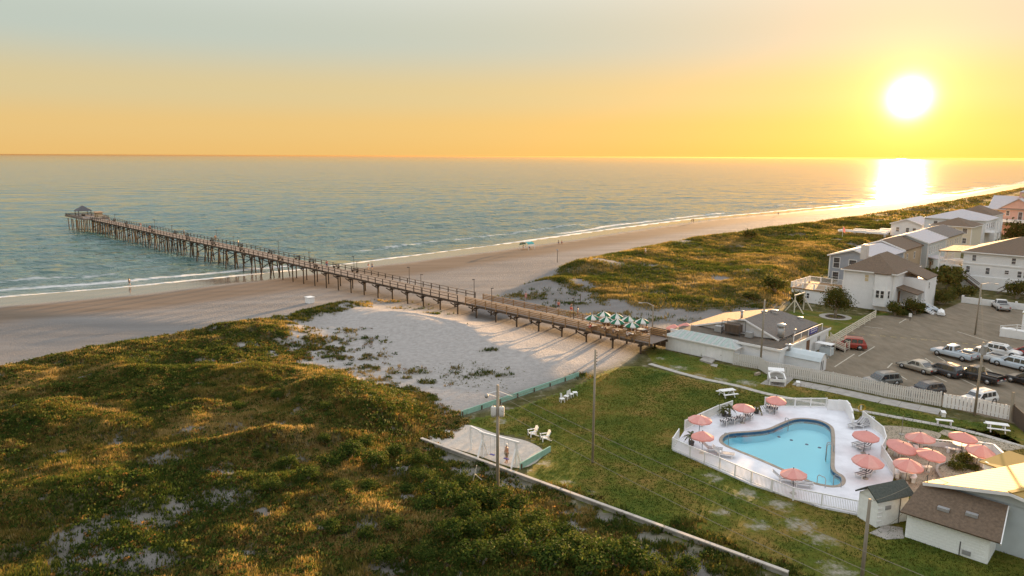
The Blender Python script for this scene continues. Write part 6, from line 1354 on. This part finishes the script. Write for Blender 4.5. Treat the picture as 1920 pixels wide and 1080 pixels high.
PEO = [((613, 503), 'pier', R(40), 'stand', 'red', 'blue', 'person in a red shirt standing on the pier above the waterline'), ((1071, 588), 'pier', R(120), 'walk', 'black', 'red', 'person in dark clothes walking along the pier before the parasols'),
       ((1197, 620), 'pier', R(20), 'stand', 'black', 'black', 'person in black standing at the landward end of the pier parasols'), ((1204, 621), 'pier', R(-60), 'stand', 'white', 'grey', 'person in a white shirt standing beside the one in black on the pier'), ((1083, 596), 'pier', R(80), 'stand', 'grey', 'black', 'person in grey standing by the pier rail near the parasols'),
       ((447, 462), 'pier', R(90), 'stand', 'khaki', 'blue', 'person in khaki at the rail by the middle pier lamp post'), ((404, 452), 'pier', R(200), 'stand', 'orange', 'black', 'person in an orange top leaning at the pier rail over the surf'), ((281, 433), 'pier', R(30), 'stand', 'red', 'black', 'person in red far out on the pier'), ((264, 428), 'pier', R(30), 'stand', 'pink', 'white', 'person in pink far out on the pier'), ((205, 417), 'pier', R(30), 'stand', 'black', 'black', 'dark dressed person near the seaward end of the pier'), ((345, 442), 'pier', R(30), 'stand', 'teal', 'black', 'person in teal standing halfway out on the pier'),
       ((691, 506), 'land', R(150), 'stand', 'pink', 'white', 'person in pink on the beach just past the pier'), ((698, 506), 'land', R(190), 'stand', 'grey', 'blue', 'person in grey on the beach beside the one in pink'), ((243, 536), 'land', R(90), 'walk', 'black', 'black', 'lone dark figure walking on the wet sand left of the pier'), ((1297, 418), 'land', R(30), 'walk', 'black', 'blue', 'left walker of a pair on the far beach'), ((1300, 418), 'land', R(30), 'walk', 'khaki', 'black', 'right walker of a pair on the far beach'), ((1459, 404), 'land', R(30), 'walk', 'black', 'black', 'lone walker on the far beach below the sun'),
       ((1047, 458), 'land', R(120), 'sit', 'black', 'blue', 'left of two people sitting on the beach beyond the canopy'), ((1053, 458), 'land', R(120), 'sit', 'red', 'black', 'right of two people sitting on the beach beyond the canopy'), ((981, 468), 'land', R(100), 'stand', 'black', 'black', 'person in dark clothes standing at the beach canopy'), ((992, 467), 'land', R(100), 'sit', 'orange', 'blue', 'person sitting under the beach canopy'), ((986, 564), 'land', R(160), 'walk', 'pink', 'pink', 'person in pink walking on the sand behind the pier railing'), ((1047, 582), 'land', R(160), 'walk', 'red', 'black', 'person in red walking on the sand behind the pier'),
       ((1142, 630), 'land', R(10), 'stand', 'khaki', 'black', 'left person of two standing in the shade under the pier'), ((1147, 630), 'land', R(10), 'stand', 'orange', 'black', 'right person of two standing in the shade under the pier'), ((1187, 640), 'land', R(-20), 'stand', 'white', 'black', 'person in white standing under the landward end of the pier'), ((1539, 650), 'land', R(-30), 'stand', 'black', 'grey', 'person in black at the top corner of the restaurant by the ramp'), ((1310, 468), 'land', R(60), 'walk', 'white', 'white', 'tiny person in white on the dune ridge')]
for px, wh_, rz, pose, a_, b_, lb in PEO:
    p = onpier(*px) if wh_ == 'pier' else hit(*px)
    if px == (1310, 468): p = hit(1210, 476)
    person(lb, p, rz, pose, a_, b_)
gp = G(1540, 650); 
person('person with a bare torso and pale cap standing at the swing set', G(950, 868), R(-60), 'stand', None, 'khaki', 1.0, None, 'white')
seat_c = [('red', 'black'), ('orange', 'blue'), ('black', 'khaki'), ('pink', 'white'), ('grey', 'black'), ('red', 'blue'), ('white', 'black'), ('orange', 'grey')]
for i, ((px, l_), (a_, b_)) in enumerate(zip(GPX, seat_c)):
    g = G(*px, z=4.0); s = 1 if i % 2 else -1; o_ = BX * (.72 * s) + AX * random.uniform(-.3, .3)
    if i in (1,): continue
    person('person in a %s top seated under the %s' % ({'red': 'red', 'orange': 'orange', 'black': 'black', 'pink': 'pink', 'grey': 'grey', 'white': 'white'}[a_], ('left front parasol', '', 'second front parasol', 'second back parasol', 'third front parasol', 'third back parasol', 'parasol by the front rail', 'parasol nearest the restaurant')[i]), Vector((g.x, g.y, 1.93)) + o_, SITE + (math.pi if s < 0 else 0), 'sit', a_, b_, 1.0, 'people seated under the pier parasols')
# ---------------------------------------------------------------- vegetation
def leaf_material(name, ramp_, trans=.45, rough=.7):
    m = bpy.data.materials.new(name); m.use_nodes = True; t = m.node_tree; b = t.nodes['Principled BSDF']; N = t.nodes.new; L = t.links.new
    a = N('ShaderNodeAttribute'); a.attribute_name = 'tint'; r = N('ShaderNodeValToRGB'); e = r.color_ramp.elements
    while len(e) < len(ramp_): e.new(.5)
    for k, (p, c) in enumerate(ramp_): e[k].position = p; e[k].color = (*c, 1)
    L(a.outputs['Fac'], r.inputs[0]); L(r.outputs[0], b.inputs['Base Color']); b.inputs['Roughness'].default_value = rough; b.inputs['Specular IOR Level'].default_value = .04
    tr = N('ShaderNodeBsdfTranslucent'); L(r.outputs[0], tr.inputs[0]); mx = N('ShaderNodeMixShader'); mx.inputs[0].default_value = trans; o = t.nodes['Material Output']
    L(b.outputs[0], mx.inputs[1]); L(tr.outputs[0], mx.inputs[2]); L(mx.outputs[0], o.inputs[0]); return m
M['dune_grass'] = leaf_material('dune_grass', [(0, (.040, .066, .012)), (.3, (.085, .098, .018)), (.55, (.155, .130, .030)), (.8, (.28, .185, .052)), (1, (.38, .28, .11))], .5)
M['shrub'] = leaf_material('shrub_leaves', [(0, (.018, .036, .007)), (.4, (.042, .072, .013)), (.75, (.09, .11, .02)), (1, (.16, .145, .035))], .35)
M['rust'] = leaf_material('dry_scrub', [(0, (.05, .035, .012)), (.5, (.13, .075, .022)), (1, (.30, .17, .05))], .5)
M['hedge'] = leaf_material('hedge_leaves', [(0, (.030, .040, .008)), (.5, (.070, .080, .016)), (1, (.14, .125, .03))], .35)
def raw(name, co, nq, tint, m, quad=False, kind=None, parent=None):
    """triangles or quads straight from arrays, with a tint for every corner"""
    k = 4 if quad else 3; nv = len(co); nf = nv // k; me = bpy.data.meshes.new(name); me.vertices.add(nv); me.vertices.foreach_set('co', np.ascontiguousarray(co, np.float32).ravel())
    me.loops.add(nv); me.loops.foreach_set('vertex_index', np.arange(nv)); me.polygons.add(nf); me.polygons.foreach_set('loop_start', np.arange(0, nv, k)); me.update(calc_edges=True)
    a = me.attributes.new('tint', 'FLOAT', 'POINT'); a.data.foreach_set('value', np.asarray(tint, np.float32)); me.materials.append(m)
    o = bpy.data.objects.new(name, me); C.objects.link(o); o.parent = parent
    if kind: o['kind'] = kind
    return o
def inview(x, y, z, mx=60):
    mw = np.array(camo.matrix_world.inverted()); v = mw[:3, :3] @ np.stack([x, y, z]) + mw[:3, 3:4]; d = -v[2]; px = 960 + FPX * v[0] / d; py = 540 - FPX * v[1] / d
    return (d > 1) & (px > -mx) & (px < 1920 + mx) & (py > 0) & (py < 1080 + mx * 1.5)
def blades(x, y, z, hgt, wid, spread, tint, n, dt=.1):
    """n bent blades for each tuft"""
    m = len(x); rep = lambda a: np.repeat(a, n); a = RNG.uniform(0, 2 * np.pi, m * n); ln = rep(hgt) * RNG.uniform(.55, 1.15, m * n); le = RNG.uniform(.15, .75, m * n); r = np.abs(RNG.normal(0, 1, m * n)) * rep(spread) * .6; b = RNG.uniform(0, 2 * np.pi, m * n)
    bx, by, bz = rep(x) + r * np.cos(b), rep(y) + r * np.sin(b), rep(z) - .04; w = rep(wid) * RNG.uniform(.7, 1.3, m * n); px, py = -np.sin(a), np.cos(a)
    tx, ty, tz = bx + np.cos(a) * ln * le, by + np.sin(a) * ln * le, bz + ln * np.sqrt(np.maximum(.1, 1 - le * le * .8))
    co = np.empty((m * n, 3, 3)); co[:, 0] = np.stack([bx - px * w, by - py * w, bz], -1); co[:, 1] = np.stack([bx + px * w, by + py * w, bz], -1); co[:, 2] = np.stack([tx, ty, tz], -1)
    t = np.clip(rep(tint) + RNG.normal(0, dt, m * n), 0, 1); return co.reshape(-1, 3), np.repeat(t, 3)
def scatter(n, x0, x1, y0, y1):
    return RNG.uniform(x0, x1, n), RNG.uniform(y0, y1, n)
def dune_cover(name, n, box, den, hgt, wid, spread, nb, mask=None, mxpx=60, dead=0.0, hmin=.0):
    x, y = scatter(n, *box); d = veg_density(x, y)
    if mask is not None: d = d * mask(x, y)
    k = RNG.uniform(0, 1, n) < d; x, y = x[k], y[k]; z = height(x, y); k = inview(x, y, z, mxpx); x, y, z = x[k], y[k], z[k]
    reg = fbm(x, y, .09, 101, 4); fine = fbm(x, y, .5, 103, 3); tint = np.clip(.38 + 1.9 * (reg - .5) + 1.3 * (fine - .5) + RNG.normal(0, .16, len(x)) + dead, 0, 1)
    h = hgt * (.6 + .8 * fbm(x, y, .7, 105, 2)) + hmin; co, t = blades(x, y, z, h, np.full(len(x), wid), np.full(len(x), spread), tint, nb, .13); return raw(name, co, nb, t, M['dune_grass'], False, 'stuff'), len(x)
o, n1 = dune_cover('dune_grass', 160000, (-75, 34, 36, 80), 1, .38, .042, .24, 7)
o, n2 = dune_cover('dune_grass', 90000, (-110, 20, 78, 150), 1, .46, .06, .34, 6)
o, n3 = dune_cover('dune_grass', 170000, (-5, 150, 112, 300), 1, .55, .07, .55, 5, dead=.06)
o, n4 = dune_cover('dune_grass', 110000, (90, 560, 220, 680), 1, .8, .28, 1.2, 4, dead=.04)
# low leafy ground cover between the grass
def leaf_clump(n, rx, rz, leaf, seed, lo=-.2):
    g = np.random.default_rng(seed); th = g.uniform(0, 2 * np.pi, n); u = g.uniform(lo, 1, n); r = np.sqrt(np.maximum(0, 1 - u * u)); k = g.uniform(.55, 1.06, n) * (1 + .36 * np.sin(3 * th + seed) * r + .26 * np.sin(7 * th + 2.1 * seed + 4 * u))
    c = np.stack([rx * k * r * np.cos(th), rx * k * r * np.sin(th), rz * k * u], -1); nrm = c / (np.linalg.norm(c, axis=1, keepdims=True) + 1e-6) + g.normal(0, .6, (n, 3)); nrm /= np.linalg.norm(nrm, axis=1, keepdims=True)
    t1 = np.cross(nrm, g.normal(0, 1, (n, 3))); t1 /= np.linalg.norm(t1, axis=1, keepdims=True); t2 = np.cross(nrm, t1); s = leaf * g.uniform(.6, 1.4, (n, 1))
    co = np.stack([c - t1 * s, c + t2 * s * .55, c + t1 * s, c - t2 * s * .55], 1); return co.reshape(-1, 3), np.repeat(np.clip(g.normal(.45, .22, n), 0, 1), 4)
CL_ = [leaf_clump(16, 1, .8, .30, 900 + i, 0) for i in range(5)]
x, y = scatter(120000, -75, 34, 36, 105); d = veg_density(x, y) * (.30 + .7 * sstep(.40, .56, fbm(x, y, .14, 121, 4))); k = RNG.uniform(0, 1, len(x)) < d * .75; x, y = x[k], y[k]; z = height(x, y); k = inview(x, y, z, 60); x, y, z = x[k], y[k], z[k]
kind_ = RNG.uniform(0, 1, len(x)) < .62
for sel, mm, lo_, nm in ((kind_, 'shrub', -.02, 'ground_cover_leaves'), (~kind_, 'rust', .0, 'dry_scrub_leaves')):
    cs, ts_ = [], []
    for i in np.nonzero(sel)[0]:
        c, t = CL_[i % 5]; s = RNG.uniform(.16, .44) if sel is kind_ else RNG.uniform(.14, .34); cs.append(c * s + np.array([x[i], y[i], z[i] + .05])); ts_.append(np.clip(t + RNG.normal(lo_, .2), 0, 1))
    raw(nm, np.concatenate(cs), 0, np.concatenate(ts_), M[mm], True, 'stuff')
# shrubs one can tell apart
def shrub_proto(name, label, cat, rx, rz, n, leaf, seed, m, group, trunk=.35, stems=4, lobes=6):
    t = thing(name, label, cat, (0, 0, 0), 0, group); g = np.random.default_rng(seed); q = MB(); parts_c, parts_t = [], []
    for k in range(lobes):
        a = 2 * math.pi * k / lobes + g.uniform(-.4, .4); r = rx * (.0 if k == 0 else g.uniform(.35, .7)); c, tt = leaf_clump(n // lobes, rx * g.uniform(.42, .62), rz * g.uniform(.42, .6), leaf, seed * 31 + k, -.5)
        ctr = np.array([r * math.cos(a), r * math.sin(a), trunk + rz * g.uniform(.45, .85)]); parts_c.append(c + ctr); parts_t.append(np.clip(tt + g.normal(0, .12), 0, 1))
        if k < stems + 1: q.cyl((r * .1, 0, -.1), tuple(ctr), .07 * rx, .02 * rx, 5)
    q.build('stems', M['pole_wood'], t); raw('foliage', np.concatenate(parts_c), 0, np.concatenate(parts_t), m, True, None, t); return t
protos = [shrub_proto('dune_shrub', 'dark green bushy shrub in the thicket below the low garden wall', 'shrub', 1.0, .95, 1700, .07, s, M['shrub'], 'dark shrubs in the thicket by the low wall', .1) for s in (3, 5, 8, 13)]
SP = [(575, 905, 1.2), (620, 880, 1.4), (660, 860, 1.5), (700, 880, 1.3), (640, 925, 1.1), (690, 840, 1.2), (740, 860, 1.2), (790, 870, 1.1), (610, 830, 1.0), (580, 800, .9), (690, 920, 1.0), (790, 905, 1.2), (820, 930, 1.5), (850, 955, 1.5), (800, 960, 1.3), (870, 915, 1.1), (890, 950, 1.5), (930, 955, 1.6), (970, 960, 1.4), (1000, 985, 1.4), (950, 1000, 1.6), (900, 1005, 1.5), (850, 1010, 1.3), (1010, 1020, 1.5), (960, 1045, 1.6), (900, 1060, 1.5), (1060, 1010, 1.0), (1070, 1050, 1.7), (1120, 1050, 1.8), (1160, 1065, 1.7), (1030, 1065, 1.6), (1200, 1080, 1.5), (1100, 1085, 1.7), (880, 975, 1.2), (765, 925, .9), (540, 880, .9), (510, 920, .9), (450, 770, .8), (520, 750, .8), (610, 770, .8), (560, 760, .8), (480, 860, .7), (1290, 1075, 1.2), (1245, 1085, 1.0), (740, 990, .9), (690, 1010, .9), (620, 1000, .9), (800, 1050, 1.0), (720, 1060, .9)]
for i, (a, b, s) in enumerate(SP):
    o = protos[i] if i < 4 else dup(protos[i % 4]); g = hit(a, b); o.location = (g.x, g.y, g.z - .05); o.rotation_euler = (0, 0, random.uniform(0, 6.28)); s *= random.uniform(.72, .95); o.scale = (s, s, s * random.uniform(.8, 1.1))
SP2 = [(1455, 549, 2.6, 'broad dark bush on the dune behind the white house deck', 1.0), (1497, 577, 1.45, 'rounded clipped bush in front of the white house deck', 1.75), (1678, 592, 1.4, 'spiky dark shrub against the bay window of the white house', 1.3), (1694, 594, 1.1, 'lower shrub right of the spiky one by the white house', 1.0), (1716, 590, 1.7, 'dark bush below the porch steps of the white house', 1.2), (1545, 540, 2.0, 'dark bush between the white house deck and the blue grey house', 1.0), (1410, 560, 1.6, 'low bush in the dune grass left of the broad dark one', .6), (1475, 585, .0, '', 1), (1637, 586, .9, 'low hedge at the foot of the white house wall', .5),
       (1780, 545, 3.6, 'large olive bush in the gap between the white houses', 1.0), (1765, 570, 2.8, 'olive bush behind the white steps', .8), (1800, 560, 2.4, 'olive bush next to the garden wall end', .8), (1408, 447, 2.6, 'dark round bush on the far dune ridge', .9), (1905, 560, 2.2, 'green shrub by the steps of the large white house', 1.2), (1910, 462, 5.0, 'tall golden tree crown beyond the big brown roof', 1.3), (1750, 520, 2.2, 'shrub beside the driveway of the pale blue house', .7),
       (1792, 880, .75, 'yellow green clipped shrub in the patio bed', .9), (1806, 872, .8, 'taller shrub with reddish tips in the patio bed', 1.0), (1822, 880, .6, 'small shrub at the right of the patio bed', .7), (1225, 655, .5, 'small weed clump at the corner of the shed', .7), (1318, 668, .5, 'small leafy weed at the shed step', .8)]
hp = [shrub_proto('garden_shrub', 'x', 'shrub', 1.0, 1.0, 1100, .095, s, M['hedge'], None, .05, 4, 7) for s in (21, 23)]; used = 0
for a, b, r, lb, kz in SP2:
    if r <= 0: continue
    o = hp[used] if used < 2 else dup(hp[used % 2]); used += 1; g = hit(a, b); o.location = (g.x, g.y, g.z - .05); o.scale = (r, r, r * kz); o.rotation_euler = (0, 0, random.uniform(0, 6.28)); o['label'] = lb
# round clipped tree in its ring of stones
tg = G(1566, 594); tr = thing('round_tree', 'round clipped tree standing in a ring of pale stones', 'tree', tg); tr.scale = (1.3, 1.3, 1.22)
q = MB(); q.cyl((0, 0, -.1), (0, 0, 1.2), .22, .16, 8)
for k in range(6): a = k * 1.05; q.cyl((0, 0, .9), (1.2 * math.cos(a), 1.2 * math.sin(a), 2.2 + .4 * (k % 3)), .10, .03, 5)
q.build('trunk', M['pole_wood'], tr); cc, ct = [], []
for k in range(14):
    a = k * 2.4; r = 1.35 * math.sqrt(k / 14); c, t_ = leaf_clump(300, .95, .85, .11, 700 + k, -.9); cc.append(c + np.array([r * math.cos(a), r * math.sin(a), 2.5 + .75 * math.cos(k * 1.7)])); ct.append(t_)
raw('crown', np.concatenate(cc), 0, np.concatenate(ct), M['hedge'], True, None, tr)
rgt = thing('stone_ring', 'ring of pale stones round the clipped tree', 'edging', tg); MB().lathe([(1.1, .12), (1.5, .12), (1.5, 0), (1.1, 0), (1.1, .12)], 20, sm=False).build('inner_stones', M['old_wood'], rgt)
pl = MB(); pl.lathe([(1.6, .03), (2.5, .03), (2.5, -.05), (1.6, -.05), (1.6, .03)], 24, sm=False); pl.build('gravel', M['path_conc'], rgt)
# palms at the pool
def palm(label, px, h, n=11, L=.95, dry=False):
    t = thing('potted_palm', label, 'palm', Gd(*px), random.uniform(0, 6)); MB().lathe([(.01, 0), (.22, 0), (.28, .4), (.24, .4), (.01, .36)], 10).build('pot', M['dark_metal'], t); MB().cyl((0, 0, .3), (0, 0, h), .06, .045, 7).build('trunk', M['pole_wood'], t)
    for k in range(n):
        a = 2 * math.pi * k / n + random.uniform(-.2, .2); e = random.uniform(.1, .9) if not dry else random.uniform(-.9, .2); co = []; prev = Vector((0, 0, h)); d = Vector((math.cos(a), math.sin(a), 0)); s_ = Vector((-d.y, d.x, 0))
        for i in range(7):
            f = (i + 1) / 7; p = Vector((0, 0, h)) + d * (L * f) + Vector((0, 0, L * (e * f - .9 * f * f))); w = .14 * math.sin(math.pi * min(1, f * .85 + .1))
            for sg in (-1, 1): co += [tuple(prev), tuple(p), tuple(p + s_ * sg * w - Vector((0, 0, w * .5))), tuple(prev.lerp(p, .3) + s_ * sg * w * .8 - Vector((0, 0, w * .4)))]
            prev = p
        raw('frond', np.array(co), 0, np.clip(np.full(len(co), .9 if dry else .45) + RNG.normal(0, .1, len(co)), 0, 1), M['hedge'], True, None, t)
    return t
palm('small green palm at the left corner of the pool fence', (1296, 835), 1.0); palm('green palm at the head of the lounger row', (1366, 784), 1.1); palm('withered brown palm between the two far parasols', (1418, 775), 1.25, 12, .95, True); palm('low leafy palm behind the white corner wall', (1357, 780), .7, 9, .8)
# short tufts that break up the lawn
def lawn_tufts(n, poly, hgt, dead):
    pts = np.array(poly); x, y = scatter(n, *[v for ab in zip(pts.min(0), pts.max(0)) for v in ab]); k = (sdist(x, y, poly) > .1) & ~inside(x, y, DECK); x, y = x[k], y[k]; k = inview(x, y, 0 * x, 30); x, y = x[k], y[k]
    b = np.zeros(len(x))
    for g, r in BARE: b = np.maximum(b, np.exp(-((x - g.x) ** 2 + (y - g.y) ** 2) / r ** 2))
    k = RNG.uniform(0, 1, len(x)) > b * 1.2; x, y = x[k], y[k]; tint = np.clip(.20 + 1.5 * (fbm(x, y, .16, 131, 4) - .5) + .6 * (fbm(x, y, .8, 133) - .5) + dead, 0, 1); co, t = blades(x, y, 0 * x + .02, np.full(len(x), hgt), np.full(len(x), .035), np.full(len(x), .16), tint, 3, .08); return raw('lawn_tufts', co, 3, t, M['dune_grass'], False, 'stuff')
lawn_tufts(90000, LAWN, .13, 0); lawn_tufts(16000, LAWN2, .13, .04)
# scattered debris and weeds on the sand by the green edging
wx, wy = [], []
for k in range(260): g = hit(880 + random.gauss(0, 34), 705 + random.gauss(0, 12), 3); wx.append(g.x); wy.append(g.y)
wx, wy = np.array(wx), np.array(wy); co, t = blades(wx, wy, height(wx, wy), np.full(len(wx), .16) * RNG.uniform(.4, 1.4, len(wx)), np.full(len(wx), .03), np.full(len(wx), .14), np.full(len(wx), .35), 8, .15); raw('sand_weeds', co, 8, t, M['dune_grass'], False, 'stuff')
